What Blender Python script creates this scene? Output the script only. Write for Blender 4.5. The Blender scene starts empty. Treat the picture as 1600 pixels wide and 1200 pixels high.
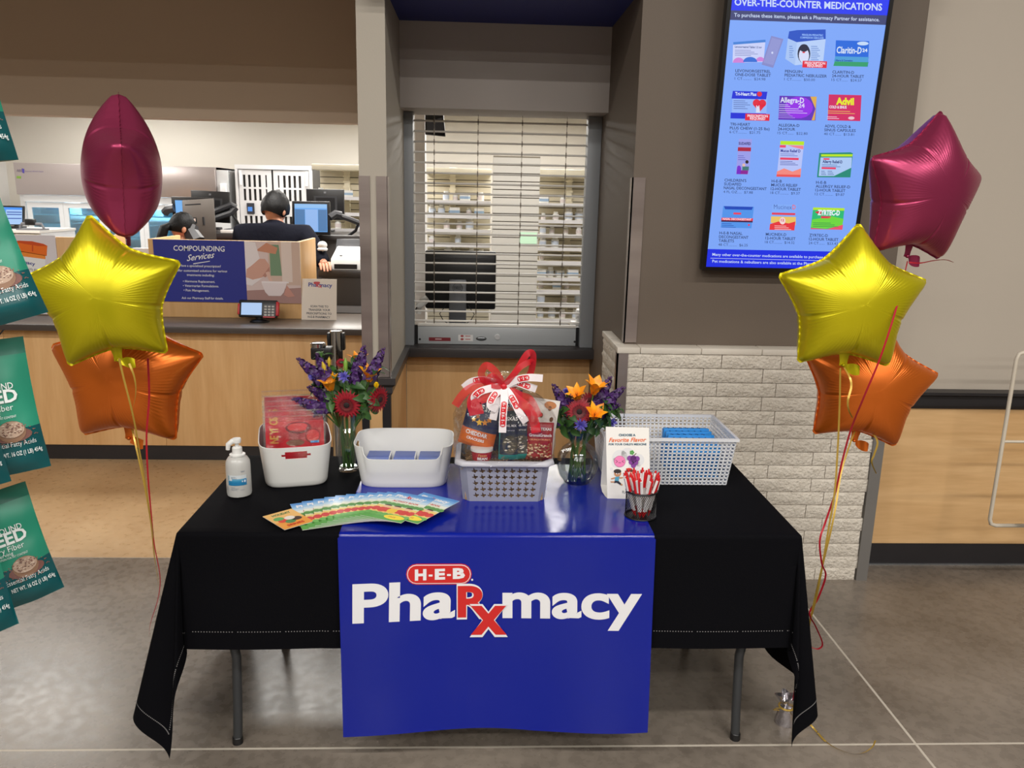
import bpy, bmesh, math, random
import numpy as np
from mathutils import Vector, Matrix, Euler, noise as mnoise
S = bpy.context.scene
COL = S.collection
PI = math.pi
rnd = random.Random(7)

def lin(c):
    return c / 12.92 if c <= .04045 else ((c + .055) / 1.055) ** 2.4
def C(r, g, b):                                    # sRGB 0-255 -> linear
    return (lin(r / 255), lin(g / 255), lin(b / 255))

# ---------------------------------------------------------------- camera, world, lights, exposure
CAMZ, FPX = 1.70, 1261.16
pit, yaw, rol = (math.radians(a) for a in (13.05404462, -2.55108294, 1.28742581))
def cam_axes():
    f = Vector((0, math.cos(pit), -math.sin(pit))); r = Vector((1, 0, 0)); u = Vector((0, math.sin(pit), math.cos(pit)))
    r2 = r * math.cos(rol) + u * math.sin(rol); u2 = -r * math.sin(rol) + u * math.cos(rol)
    Z = Matrix.Rotation(yaw, 3, 'Z')
    return Z @ r2, Z @ u2, Z @ f
CR, CU, CF = cam_axes()
cd = bpy.data.cameras.new('camera'); cam = bpy.data.objects.new('camera', cd); COL.objects.link(cam)
cd.sensor_width = 36; cd.lens = FPX / 1600 * 36; cd.clip_start = .02; cd.clip_end = 100
mw = Matrix.Identity(4)
for i in range(3):
    mw[i][0] = CR[i]; mw[i][1] = CU[i]; mw[i][2] = -CF[i]
mw[2][3] = CAMZ
cam.matrix_world = mw
S.camera = cam
EYE = Vector((0, 0, CAMZ))
def ray(px, py): return CF + CR * ((px - 800) / FPX) - CU * ((py - 600) / FPX)
def at(px, py, Y):                                 # photo measurement -> point at world depth Y
    d = ray(px, py); return EYE + d * (Y / d.y)
def atz(px, py, z):                                # photo measurement -> point at height z
    d = ray(px, py); return EYE + d * ((z - CAMZ) / d.z)
def atx(px, py, X):
    d = ray(px, py); return EYE + d * (X / d.x)

w = bpy.data.worlds.new('world'); S.world = w; w.use_nodes = True
w.node_tree.nodes['Background'].inputs[0].default_value = (.86, .83, .80, 1)
w.node_tree.nodes['Background'].inputs[1].default_value = .16
S.view_settings.view_transform = 'Standard'; S.view_settings.look = 'None'
S.view_settings.gamma = 1; S.view_settings.use_curve_mapping = False
S.view_settings.exposure = 0.0

def area(name, loc, sx, sy, power, col=(1, .962, .915), rot=(0, 0, 0)):
    l = bpy.data.lights.new(name, 'AREA'); l.shape = 'RECTANGLE'; l.size = sx; l.size_y = sy
    l.energy = power; l.color = col
    o = bpy.data.objects.new(name, l); o.location = loc; o.rotation_euler = rot; COL.objects.link(o); return o
for yy in (-.4, -3, -6, -9.5):                     # rows of strip lights over the sales floor
    for xx in (-4.5, -1.5, 1.5, 4.5):
        area('store_light', (xx, yy, 4.6), 1.5, .16, 88)
for xx in (-3.6, -1.3, .6):                        # troffers in the pharmacy ceiling
    for yy in (6.1, 8.1):
        area('pharmacy_light', (xx, yy, 2.5), 1.1, .55, 43, (1, .97, .92))

# ---------------------------------------------------------------- materials
MATS = {}
def M(name, col, rough=.5, metal=0, spec=.5, bump=None, emit=None, alpha=None, coat=0, var=None, sheen=0, tr=0):
    if name in MATS: return MATS[name]
    m = bpy.data.materials.new(name); m.use_nodes = True; nt = m.node_tree; p = nt.nodes['Principled BSDF']
    p.inputs['Base Color'].default_value = (*col, 1); p.inputs['Roughness'].default_value = rough
    p.inputs['Metallic'].default_value = metal; p.inputs['Specular IOR Level'].default_value = spec
    p.inputs['Coat Weight'].default_value = coat; p.inputs['Coat Roughness'].default_value = .15
    if sheen: p.inputs['Sheen Weight'].default_value = sheen
    if tr: p.inputs['Transmission Weight'].default_value = tr
    if emit is not None:
        p.inputs['Emission Color'].default_value = (*col, 1); p.inputs['Emission Strength'].default_value = emit
    if alpha is not None: p.inputs['Alpha'].default_value = alpha
    if bump or var:
        tc = nt.nodes.new('ShaderNodeTexCoord')
    if bump:
        sc, st = bump[0], bump[1]
        n = nt.nodes.new('ShaderNodeTexNoise'); n.inputs['Scale'].default_value = sc; n.inputs['Detail'].default_value = 5
        nt.links.new(tc.outputs['Object'], n.inputs['Vector'])
        b = nt.nodes.new('ShaderNodeBump'); b.inputs['Strength'].default_value = st
        b.inputs['Distance'].default_value = bump[2] if len(bump) > 2 else .01
        nt.links.new(n.outputs[0], b.inputs['Height']); nt.links.new(b.outputs[0], p.inputs['Normal'])
    if var:                                         # (scale, other colour, stretch)
        n = nt.nodes.new('ShaderNodeTexNoise'); n.inputs['Scale'].default_value = var[0]; n.inputs['Detail'].default_value = 6
        mp = nt.nodes.new('ShaderNodeMapping'); mp.inputs['Scale'].default_value = var[2] if len(var) > 2 else (1, 1, 1)
        nt.links.new(tc.outputs['Object'], mp.inputs[0]); nt.links.new(mp.outputs[0], n.inputs['Vector'])
        r = nt.nodes.new('ShaderNodeValToRGB'); r.color_ramp.elements[0].color = (*col, 1); r.color_ramp.elements[1].color = (*var[1], 1)
        r.color_ramp.elements[0].position = .33; r.color_ramp.elements[1].position = .68
        nt.links.new(n.outputs[0], r.inputs[0]); nt.links.new(r.outputs[0], p.inputs['Base Color'])
    MATS[name] = m; return m
def flat(r, g, b, rough=.55):                       # ink
    return M(f'ink_{r}_{g}_{b}', C(r, g, b), rough)
def glow(r, g, b, s=1.0):                           # a lit screen pixel colour
    k = f'screen_{r}_{g}_{b}'
    if k in MATS: return MATS[k]
    m = M(k, C(r, g, b), .4, emit=s); m.node_tree.nodes['Principled BSDF'].inputs['Base Color'].default_value = (.01, .01, .01, 1)
    return m
def clear(name, tint=(1, 1, 1), gl=.10, rough=.03, bump=None, grazing=True):     # thin clear film or glass
    if name in MATS: return MATS[name]
    m = bpy.data.materials.new(name); m.use_nodes = True; nt = m.node_tree; nt.nodes.clear()
    o = nt.nodes.new('ShaderNodeOutputMaterial'); mx = nt.nodes.new('ShaderNodeMixShader')
    t = nt.nodes.new('ShaderNodeBsdfTransparent'); t.inputs[0].default_value = (*tint, 1)
    g = nt.nodes.new('ShaderNodeBsdfGlossy'); g.inputs['Roughness'].default_value = rough
    if grazing:
        f = nt.nodes.new('ShaderNodeLayerWeight'); f.inputs['Blend'].default_value = .35
        a = nt.nodes.new('ShaderNodeMath'); a.operation = 'MULTIPLY_ADD'; a.inputs[1].default_value = .30; a.inputs[2].default_value = gl
        nt.links.new(f.outputs['Fresnel'], a.inputs[0]); nt.links.new(a.outputs[0], mx.inputs[0])
    else: mx.inputs[0].default_value = gl
    if bump:
        tc = nt.nodes.new('ShaderNodeTexCoord'); n = nt.nodes.new('ShaderNodeTexNoise'); n.inputs['Scale'].default_value = bump[0]
        n.inputs['Detail'].default_value = 3; nt.links.new(tc.outputs['Object'], n.inputs['Vector'])
        b = nt.nodes.new('ShaderNodeBump'); b.inputs['Strength'].default_value = bump[1]; b.inputs['Distance'].default_value = .02
        nt.links.new(n.outputs[0], b.inputs['Height']); nt.links.new(b.outputs[0], g.inputs['Normal'])
        if grazing: nt.links.new(b.outputs[0], f.inputs['Normal'])
    nt.links.new(t.outputs[0], mx.inputs[1]); nt.links.new(g.outputs[0], mx.inputs[2]); nt.links.new(mx.outputs[0], o.inputs[0])
    MATS[name] = m; return m
def wood(name, c1, c2, axis, rough=.45):
    if name in MATS: return MATS[name]
    m = bpy.data.materials.new(name); m.use_nodes = True; nt = m.node_tree; p = nt.nodes['Principled BSDF']
    p.inputs['Roughness'].default_value = rough; p.inputs['Specular IOR Level'].default_value = .35
    tc = nt.nodes.new('ShaderNodeTexCoord'); mp = nt.nodes.new('ShaderNodeMapping')
    s = [7, 7, 7]; s[axis] = .7
    mp.inputs['Scale'].default_value = s; nt.links.new(tc.outputs['Object'], mp.inputs[0])
    n = nt.nodes.new('ShaderNodeTexNoise'); n.inputs['Scale'].default_value = 1.3; n.inputs['Detail'].default_value = 9
    n.inputs['Distortion'].default_value = 1.2; nt.links.new(mp.outputs[0], n.inputs['Vector'])
    n2 = nt.nodes.new('ShaderNodeTexNoise'); n2.inputs['Scale'].default_value = 9; n2.inputs['Detail'].default_value = 3
    nt.links.new(mp.outputs[0], n2.inputs['Vector'])
    a = nt.nodes.new('ShaderNodeMath'); a.operation = 'MULTIPLY_ADD'; a.inputs[1].default_value = .35
    nt.links.new(n2.outputs[0], a.inputs[0]); nt.links.new(n.outputs[0], a.inputs[2])
    r = nt.nodes.new('ShaderNodeValToRGB'); r.color_ramp.elements[0].position = .5; r.color_ramp.elements[1].position = .85
    r.color_ramp.elements[0].color = (*c1, 1); r.color_ramp.elements[1].color = (*c2, 1)
    nt.links.new(a.outputs[0], r.inputs[0]); nt.links.new(r.outputs[0], p.inputs['Base Color'])
    MATS[name] = m; return m
def concrete(name, c1, c2, rough):
    if name in MATS: return MATS[name]
    m = bpy.data.materials.new(name); m.use_nodes = True; nt = m.node_tree; p = nt.nodes['Principled BSDF']
    tc = nt.nodes.new('ShaderNodeTexCoord')
    def nz(s, d):
        n = nt.nodes.new('ShaderNodeTexNoise'); n.inputs['Scale'].default_value = s; n.inputs['Detail'].default_value = d
        nt.links.new(tc.outputs['Object'], n.inputs['Vector']); return n
    a, b, c = nz(2.2, 4), nz(26, 8), nz(75, 2)
    mx = nt.nodes.new('ShaderNodeMath'); mx.operation = 'MULTIPLY_ADD'; mx.inputs[1].default_value = .55
    nt.links.new(b.outputs[0], mx.inputs[0]); nt.links.new(a.outputs[0], mx.inputs[2])
    r = nt.nodes.new('ShaderNodeValToRGB'); r.color_ramp.elements[0].position = .52; r.color_ramp.elements[1].position = 1.0
    r.color_ramp.elements[0].color = (*c1, 1); r.color_ramp.elements[1].color = (*c2, 1)
    nt.links.new(mx.outputs[0], r.inputs[0])
    sp = nt.nodes.new('ShaderNodeValToRGB'); sp.color_ramp.elements[0].position = .74; sp.color_ramp.elements[1].position = .79
    nt.links.new(c.outputs[0], sp.inputs[0])
    ml = nt.nodes.new('ShaderNodeMixRGB'); ml.inputs[2].default_value = (c2[0] * 1.9, c2[1] * 1.9, c2[2] * 1.9, 1)
    nt.links.new(sp.outputs[0], ml.inputs[0]); nt.links.new(r.outputs[0], ml.inputs[1])
    nt.links.new(ml.outputs[0], p.inputs['Base Color'])
    rr = nt.nodes.new('ShaderNodeMapRange'); rr.inputs[3].default_value = rough - .08; rr.inputs[4].default_value = rough + .14
    nt.links.new(b.outputs[0], rr.inputs[0]); nt.links.new(rr.outputs[0], p.inputs['Roughness'])
    p.inputs['Specular IOR Level'].default_value = .45
    MATS[name] = m; return m

white = M('white_plastic', C(225, 225, 222), .35)
offw = M('white_paint', C(215, 213, 208), .55)
black = M('black_plastic', C(20, 20, 22), .38)
dgrey = M('dark_grey_plastic', C(52, 52, 55), .42)
mgrey = M('grey_plastic', C(110, 110, 114), .45)
steel = M('brushed_steel', C(150, 143, 140), .3, .8, var=(3, C(110, 104, 102), (1, 1, .15)))
chrome = M('chrome', C(190, 190, 190), .12, 1)
alu = M('aluminium', C(150, 152, 154), .38, .75)
red = M('red_plastic', C(196, 26, 36), .4)
skin = M('skin', C(196, 140, 112), .55)
hairm = M('black_hair', C(7, 6, 7), .5, spec=.22, bump=(120, .5, .006))

# ---------------------------------------------------------------- mesh building
class MB:
    def __init__(s): s.v = []; s.f = []
    def add(s, v, f):
        k = len(s.v); s.v += [tuple(p) for p in v]; s.f += [tuple(i + k for i in q) for q in f]; return s
    def box(s, x0, x1, y0, y1, z0, z1, R=None):
        v = [Vector((x, y, z)) for x in (x0, x1) for y in (y0, y1) for z in (z0, z1)]
        if R is not None: v = [R @ p for p in v]
        return s.add(v, [(0, 1, 3, 2), (4, 6, 7, 5), (0, 4, 5, 1), (2, 3, 7, 6), (0, 2, 6, 4), (1, 5, 7, 3)])
    def hexa(s, a):                                # 8 points: 4 front (ccw) + 4 back
        return s.add(a, [(0, 1, 2, 3), (7, 6, 5, 4), (0, 4, 5, 1), (1, 5, 6, 2), (2, 6, 7, 3), (3, 7, 4, 0)])
    def tube(s, pts, r, n=8, cap=True, flat_=1.0):
        pts = [Vector(p) for p in pts]; L = len(pts); v = []; f = []
        up = None
        for i, p in enumerate(pts):
            t = (pts[min(i + 1, L - 1)] - pts[max(i - 1, 0)]).normalized()
            if up is None:
                up = Vector((0, 0, 1)) if abs(t.z) < .9 else Vector((0, 1, 0))
            a = t.cross(up).normalized(); b = a.cross(t).normalized(); up = b
            rr = r[i] if isinstance(r, (list, tuple)) else r
            for k in range(n):
                g = 2 * PI * k / n; v.append(p + a * (rr * math.cos(g)) + b * (rr * flat_ * math.sin(g)))
        for i in range(L - 1):
            for k in range(n):
                f.append((i * n + k, i * n + (k + 1) % n, (i + 1) * n + (k + 1) % n, (i + 1) * n + k))
        if cap: f.append(tuple(range(n))[::-1]); f.append(tuple((L - 1) * n + k for k in range(n)))
        return s.add(v, f)
    def lathe(s, prof, n=24, c=(0, 0, 0), R=None, sq=None):
        v = []; f = []; L = len(prof)
        for r, z in prof:
            for k in range(n):
                g = 2 * PI * k / n; q = r
                if sq: q = r * sq(g)
                p = Vector((q * math.cos(g), q * math.sin(g), z))
                if R is not None: p = R @ p
                v.append(p + Vector(c))
        for i in range(L - 1):
            for k in range(n): f.append((i * n + k, i * n + (k + 1) % n, (i + 1) * n + (k + 1) % n, (i + 1) * n + k))
        if prof[0][0] > 1e-6: f.append(tuple(range(n))[::-1])
        if prof[-1][0] > 1e-6: f.append(tuple((L - 1) * n + k for k in range(n)))
        return s.add(v, f)
    def grid(s, fn, nu, nv, wrap=False, skip=None):
        v = []; f = []; mu = nu if wrap else nu + 1
        for j in range(nv + 1):
            for i in range(mu): v.append(fn(i / nu, j / nv))
        for j in range(nv):
            for i in range(nu):
                if skip and skip(i, j): continue
                i2 = (i + 1) % mu; f.append((j * mu + i, j * mu + i2, (j + 1) * mu + i2, (j + 1) * mu + i))
        return s.add(v, f)
    def ball(s, c, rx, ry=None, rz=None, nu=14, nv=9, R=None):
        ry = rx if ry is None else ry; rz = rx if rz is None else rz; c = Vector(c)
        v = [Vector((0, 0, -rz))]
        for j in range(1, nv):
            a = -PI / 2 + PI * j / nv
            for i in range(nu): v.append(Vector((rx * math.cos(a) * math.cos(2 * PI * i / nu), ry * math.cos(a) * math.sin(2 * PI * i / nu), rz * math.sin(a))))
        v.append(Vector((0, 0, rz))); f = []
        for i in range(nu): f.append((0, 1 + (i + 1) % nu, 1 + i))
        for j in range(nv - 2):
            for i in range(nu):
                a = 1 + j * nu; f.append((a + i, a + (i + 1) % nu, a + nu + (i + 1) % nu, a + nu + i))
        t = len(v) - 1; a = 1 + (nv - 2) * nu
        for i in range(nu): f.append((a + i, a + (i + 1) % nu, t))
        if R is not None: v = [R @ p for p in v]
        return s.add([p + c for p in v], f)
    def prism(s, pts, y0, y1, fr=None):             # polygon in (x,z) extruded along y
        n = len(pts); v = [Vector((x, y0, z)) for x, z in pts] + [Vector((x, y1, z)) for x, z in pts]
        if fr is not None: v = [fr @ p for p in v]
        return s.add(v, [tuple(range(n)), tuple(range(2 * n - 1, n - 1, -1))] + [(i, i + n, (i + 1) % n + n, (i + 1) % n) for i in range(n)])
ORG = {}
def mesh(name, mb, mat, smooth=35, bevel=0, bseg=2, solid=0):
    me = bpy.data.meshes.new(name); me.from_pydata([tuple(p) for p in mb.v], [], mb.f)
    if bevel or solid:
        bm = bmesh.new(); bm.from_mesh(me)
        bmesh.ops.recalc_face_normals(bm, faces=bm.faces)
        if solid: bmesh.ops.solidify(bm, geom=bm.faces[:], thickness=solid)
        if bevel:
            es = [e for e in bm.edges if len(e.link_faces) == 2 and e.calc_face_angle(0) > .6]
            bmesh.ops.bevel(bm, geom=es, offset=bevel, segments=bseg, affect='EDGES', profile=.5, clamp_overlap=True)
        bm.to_mesh(me); bm.free()
    else:
        bm = bmesh.new(); bm.from_mesh(me); bmesh.ops.recalc_face_normals(bm, faces=bm.faces); bm.to_mesh(me); bm.free()
    if smooth:
        me.shade_smooth(); me.set_sharp_from_angle(angle=math.radians(smooth))
    me.materials.append(mat); return me
def link(name, me, parent=None):
    o = bpy.data.objects.new(name, me); COL.objects.link(o)
    if parent is not None: o.parent = parent
    return o
def ob(name, mb, mat, parent=None, org=None, **k):
    if parent is not None: g = ORG.get(parent.name)
    else: g = Vector(org) if org is not None else None
    if g is not None: mb.v = [(p[0] - g[0], p[1] - g[1], p[2] - g[2]) for p in mb.v]
    o = link(name, mesh(name, mb, mat, **k), parent)
    if parent is None and g is not None: o.location = g
    if g is not None: ORG[o.name] = g
    return o
def tag(o, label=None, cat=None, group=None, kind=None):
    if label: o['label'] = label
    if cat: o['category'] = cat
    if group: o['group'] = group
    if kind: o['kind'] = kind
    return o
def thing(name, label, cat, loc=(0, 0, 0), group=None):
    o = link(name, None); o.location = loc; ORG[o.name] = Vector(loc); return tag(o, label, cat, group)
def struct(o): o['kind'] = 'structure'; return o
def dup(root, loc, rot=(0, 0, 0), label=None, sc=None):
    r = root.copy(); COL.objects.link(r); r.location = loc; r.rotation_euler = rot
    if sc: r.scale = (sc, sc, sc)
    if label: r['label'] = label
    def rec(a, b):
        for ch in a.children:
            c = ch.copy(); COL.objects.link(c); c.parent = b; rec(ch, c)
    rec(root, r); return r
def box(name, a, mat, parent=None, bevel=0, org=None): return ob(name, MB().box(*a), mat, parent, bevel=bevel, org=org)
def curve_mesh(c):
    o = bpy.data.objects.new('tmp', c); COL.objects.link(o)
    dg = bpy.context.evaluated_depsgraph_get(); e = o.evaluated_get(dg); me = e.to_mesh()
    v = [tuple(q.co) for q in me.vertices]; f = [tuple(q.vertices) for q in me.polygons]
    e.to_mesh_clear(); bpy.data.objects.remove(o); return v, f
TXT = {}
def text2d(s, bold=0, shear=0, res=2):                     # unit cap height, starts at x = 0
    k = (s, bold, shear, res)
    if k in TXT: return TXT[k]
    c = bpy.data.curves.new('tmp', 'FONT'); c.body = s; c.resolution_u = res; c.offset = bold; c.shear = shear
    v, f = curve_mesh(c); bpy.data.curves.remove(c)
    if s == 'H' and not bold and not shear:
        TXT['cap'] = max(p[1] for p in v); TXT['base'] = min(p[1] for p in v)
    if v:
        h = TXT.get('cap', .7); x0 = min(p[0] for p in v)
        v = [((p[0] - x0) / h, p[1] / h) for p in v]
    TXT[k] = (v, f); return TXT[k]
text2d('H')
TXT.clear() if False else None; TXT.pop(('H', 0, 0, 2)); text2d('H')
def plate(outer, holes):                            # flat polygon with holes, (v2d, faces)
    c = bpy.data.curves.new('tmp', 'CURVE'); c.dimensions = '2D'; c.fill_mode = 'BOTH'
    for pts in [outer] + list(holes):
        sp = c.splines.new('POLY'); sp.points.add(len(pts) - 1); sp.use_cyclic_u = True
        for q, p in zip(sp.points, pts): q.co = (p[0], p[1], 0, 1)
    v, f = curve_mesh(c); bpy.data.curves.remove(c); return v, f
def shell(vf, fn):                                  # a plate given by fn(u,v) with thickness via solidify
    m = MB(); m.add([fn(p[0], p[1]) for p in vf[0]], vf[1]); return m
class Canvas:
    """flat print: polygons and lettering on a surface fn(u, v, lift) -> point, joined per part name, colour and layer"""
    def __init__(s, parent, fn, inv=None, eps=.0004):
        s.p = parent; s.fn = fn; s.inv = inv; s.eps = eps; s.d = {}
    def uv(s, p): return s.inv(*p) if s.inv else p
    def put(s, part, mat, layer, v, f):
        m = s.d.setdefault((part, mat.name, layer), MB())
        m.add([s.fn(a, b, s.eps * layer) for a, b in v], f)
    def poly(s, pts, mat, layer=1, part='print', sub=0):
        q = [s.uv(p) for p in pts]
        if sub and len(q) == 4:
            v = []; f = []
            for j in range(sub + 1):
                for i in range(sub + 1):
                    a, b = i / sub, j / sub
                    v.append(tuple((q[0][k] * (1 - a) + q[1][k] * a) * (1 - b) + (q[3][k] * (1 - a) + q[2][k] * a) * b for k in (0, 1)))
            for j in range(sub):
                for i in range(sub): k = j * (sub + 1) + i; f.append((k, k + 1, k + sub + 2, k + sub + 1))
            s.put(part, mat, layer, v, f)
        else: s.put(part, mat, layer, q, [tuple(range(len(q)))])
    def rect(s, x0, y0, x1, y1, mat, layer=1, part='print', sub=0):
        s.poly([(x0, y0), (x1, y0), (x1, y1), (x0, y1)], mat, layer, part, sub)
    def ell(s, cx, cy, rx, ry, mat, layer=1, part='print', n=18, a0=0, a1=2 * PI):
        s.poly([(cx + rx * math.cos(a0 + (a1 - a0) * i / n), cy + ry * math.sin(a0 + (a1 - a0) * i / n)) for i in range(n if a1 - a0 > 6.2 else n + 1)], mat, layer, part)
    def pill(s, cx, cy, rx, ry, mat, layer=1, part='print', n=8):
        e = rx - abs(ry); P = []
        for k in range(n + 1): a = -PI / 2 + PI * k / n; P.append((cx + e + abs(ry) * math.cos(a), cy + ry * math.sin(a)))
        for k in range(n + 1): a = PI / 2 + PI * k / n; P.append((cx - e + abs(ry) * math.cos(a), cy + ry * math.sin(a)))
        s.poly(P, mat, layer, part)
    def text(s, t, a, b, h, mat, layer=2, part='lettering', bold=0, shear=0, res=2):
        """a = baseline start, b = baseline end (a point, or a width), h = cap height, all in canvas units"""
        v, f = text2d(t, bold, shear, res)
        if not v: return
        wd = max(p[0] for p in v)
        if not isinstance(b, tuple): b = (a[0] + (b if b else wd * h), a[1])
        A = Vector(s.uv(a)); B = Vector(s.uv(b)); d = (B - A) / wd
        if s.inv: up = (Vector(s.uv((a[0], a[1] - h))) - A)
        else: up = Vector((-d.y, d.x)).normalized() * h
        s.put(part, mat, layer, [tuple(A + d * p[0] + up * p[1]) for p in v], f)
    def done(s):
        for (part, mn, layer), m in s.d.items():
            ob(part, m, MATS[mn], s.p, smooth=0)
        s.d = {}
def planar(O, U, V):                                # fn for Canvas on a plane
    O = Vector(O); U = Vector(U).normalized(); V = Vector(V); V = (V - U * U.dot(V)).normalized(); N = U.cross(V)
    return (lambda a, b, e=0: O + U * a + V * b + N * e), O, U, V, N
def pixinv(O, U, V, N):                             # photo measurement -> (u, v) on that plane
    def f(px, py):
        d = ray(px, py); q = EYE + d * ((O - EYE).dot(N) / d.dot(N)) - O; return (q.dot(U), q.dot(V))
    return f
# ---------------------------------------------------------------- setting
taupe = M('taupe_paint', C(101, 89, 77), .6, bump=(160, .05))
brown = M('brown_paint', C(216, 194, 170), .6, bump=(160, .05))
greige = M('greige_paint', C(178, 170, 156), .6, bump=(160, .05))
soff = M('warm_grey_paint', C(178, 169, 162), .6, bump=(160, .04))
beige = M('beige_paint', C(184, 174, 160), .6, bump=(160, .05))
bluep = M('deep_blue_paint', C(24, 38, 120), .55)
blk = M('black_trim', C(38, 36, 38), .42)
maple_v = wood('maple_vertical', C(212, 166, 112), C(226, 184, 130), 2)
maple_h = wood('maple_horizontal', C(208, 166, 114), C(226, 186, 134), 0)
panelg = M('charcoal_laminate', C(62, 58, 58), .33, spec=.4)
conc = concrete('polished_concrete', C(96, 88, 79), C(134, 124, 113), .25)
conc2 = concrete('tan_concrete', C(180, 146, 106), C(206, 174, 132), .27)
joint = M('joint_filler', C(186, 178, 164), .6)
fl = struct(box('floor', (-9, 8, -6, 11, -.06, -.0006), joint))
YJ, YT, XJ = 2.232, 3.60, 1.437
g = .0048
for (x0, x1, y0, y1, m) in ((-9, XJ - g, -6, YJ - g, conc), (XJ + g, 8, -6, YJ - g, conc), (-9, XJ - g, YJ + g, YT - g, conc), (XJ + g, 8, YJ + g, 5, conc), (-9, XJ - g, YT, 5.3, conc2)):
    box('slab', (x0, x1, y0, y1, -.004, 0), m, fl)
box('slab', (-9, 8, 5.3, 11, -.004, 0), M('pharmacy_vinyl', C(150, 146, 140), .5), fl)
# the store behind the photographer: far wall, open ceiling, aisle shelving seen only in reflections
struct(box('wall_store_far', (-14, 14, -16.2, -16, 0, 5.6), beige)); struct(box('ceiling_store', (-14, 14, -16, 3.3, 5.4, 5.6), M('open_ceiling_paint', C(186, 182, 176), .8)))
struct(box('wall_store_left', (-14.2, -14, -16, 5, 0, 5.6), beige)); struct(box('wall_store_right', (14, 14.2, -16, 3.5, 0, 5.6), beige))
struct(box('floor_store', (-14, 14, -16, -6, -.05, 0), conc))
# back of house shell
struct(box('ceiling_pharmacy', (-5.2, 3.2, 5.13, 9.6, 2.56, 2.62), M('ceiling_tile', C(228, 226, 220), .7))); struct(box('ceiling_shutter', (-.40, .645, 4.63, 5.13, 2.56, 2.62), M('ceiling_tile', C(228, 226, 220), .7)))
struct(box('wall_back', (-5.2, 3.2, 9.4, 9.5, 0, 2.56), M('cream_paint', C(214, 208, 198), .6)))
struct(box('wall_side_left', (-5.3, -5.2, 5.0, 9.5, 0, 2.6), M('white_wall_paint', C(216, 214, 212), .6)))
struct(box('wall_side_right', (2.6, 2.7, 4.7, 9.5, 0, 2.6), M('cream_paint', C(214, 208, 198), .6)))
struct(box('wall_fascia', (-.52, 1.815, 3.42, 5.12, 2.56, 3.6), taupe)); struct(box('wall_fascia_left', (-9, -.52, 3.42, 3.5, 2.64, 3.6), taupe)); struct(box('ceiling_overhang', (-9, -.52, 3.5, 5.12, 2.9, 2.95), taupe))
struct(box('wall_left', (-9, -.46, 5.0, 5.12, 2.1, 2.9), brown))
struct(box('wall_pillar', (-.52, -.40, 3.62, 5.2, 0, 2.56), greige))
struct(box('wall_header', (-.40, .645, 4.25, 4.62, 2.123, 2.53), soff))
struct(box('ceiling_recess', (-.40, .645, 3.44, 4.30, 2.526, 2.558), bluep))
struct(box('wall_front', (.645, 1.815, 3.47, 4.7, 0, 2.56), taupe))
struct(box('wall_right', (1.815, 8, 3.575, 3.72, 0, 4.2), beige))
struct(box('wall_upper', (-9, 8, 5.12, 5.2, 2.56, 4.2), brown))
# right wall: wood wainscot, rail, base
wr = struct(box('trim_wainscot', (1.815, 8, 3.555, 3.575, .10, .80), maple_h))
m = MB(); prof = [(3.575, .785), (3.545, .785), (3.538, .80), (3.538, .845), (3.515, .855), (3.515, .868), (3.575, .872)]
m.add([(x, y, z) for x in (1.815, 8) for y, z in prof], [tuple(range(7)), tuple(range(13, 6, -1))] + [(i, (i + 1) % 7, (i + 1) % 7 + 7, i + 7) for i in range(7)])
struct(ob('trim_1', m, blk, smooth=0))
struct(box('baseboard_right', (1.815, 8, 3.548, 3.575, .006, .108), blk))
struct(box('trim_floor_seal', (1.815, 8, 3.54, 3.575, 0, .006), alu))
# pillar base: rail, wood, dark edging
def railprof(z): return [(0, z), (.030, z), (.030, z - .030), (.015, z - .045), (.015, z - .072), (.006, z - .085), (0, z - .085)]
zr = .885
m = MB()
path = [(-.52, 3.62 + .9, -1, 0), (-.52, 3.62, -1, -1), (-.40, 3.62, 1, -1), (-.40, 4.42, 1, 0)]
P = railprof(zr)
for (x, y, dx, dy) in path: m.v += [(x + dx * o, y + dy * o, z) for o, z in P]
n = len(P)
for k in range(3): m.f += [(k * n + i, k * n + (i + 1) % n, (k + 1) * n + (i + 1) % n, (k + 1) * n + i) for i in range(n)]
m.f += [tuple(range(n)), tuple(range(3 * n, 4 * n))]
struct(ob('trim_2', m, panelg, smooth=0))
struct(box('trim_3', (-.522, -.398, 3.612, 4.45, .0, zr - .08), maple_v))
struct(box('trim_4', (-.526, -.492, 3.606, 3.64, 0, zr - .08), blk))
struct(box('trim_5', (-.432, -.394, 3.606, 3.64, 0, zr - .08), blk))
# recess: wood below the shutter, sill
struct(box('wall_below_shutter', (-.40, .645, 4.52, 4.62, 0, .83), maple_v))
struct(box('trim_sill', (-.425, .66, 4.375, 4.63, .828, .882), panelg, bevel=.006))
# corner guards of mirror steel
gs = M('mirror_steel', C(168, 156, 150), .3, .55, var=(2, C(128, 116, 112), (.3, .3, 2.5)))
zt = at(585, 275, 3.61).z
struct(box('trim_6', (-.521, -.474, 3.613, 3.62, zr + .002, zt), gs)); struct(box('trim_7', (-.446, -.398, 3.613, 3.62, zr + .002, zt), gs))
struct(box('trim_8', (-.40, -.394, 3.613, 3.66, zr + .002, zt), gs))
struct(box('trim_9', (.639, .695, 3.463, 3.47, 1.09, 1.79), gs)); struct(box('trim_10', (.639, .645, 3.463, 3.51, 1.09, 1.79), gs))
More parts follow.
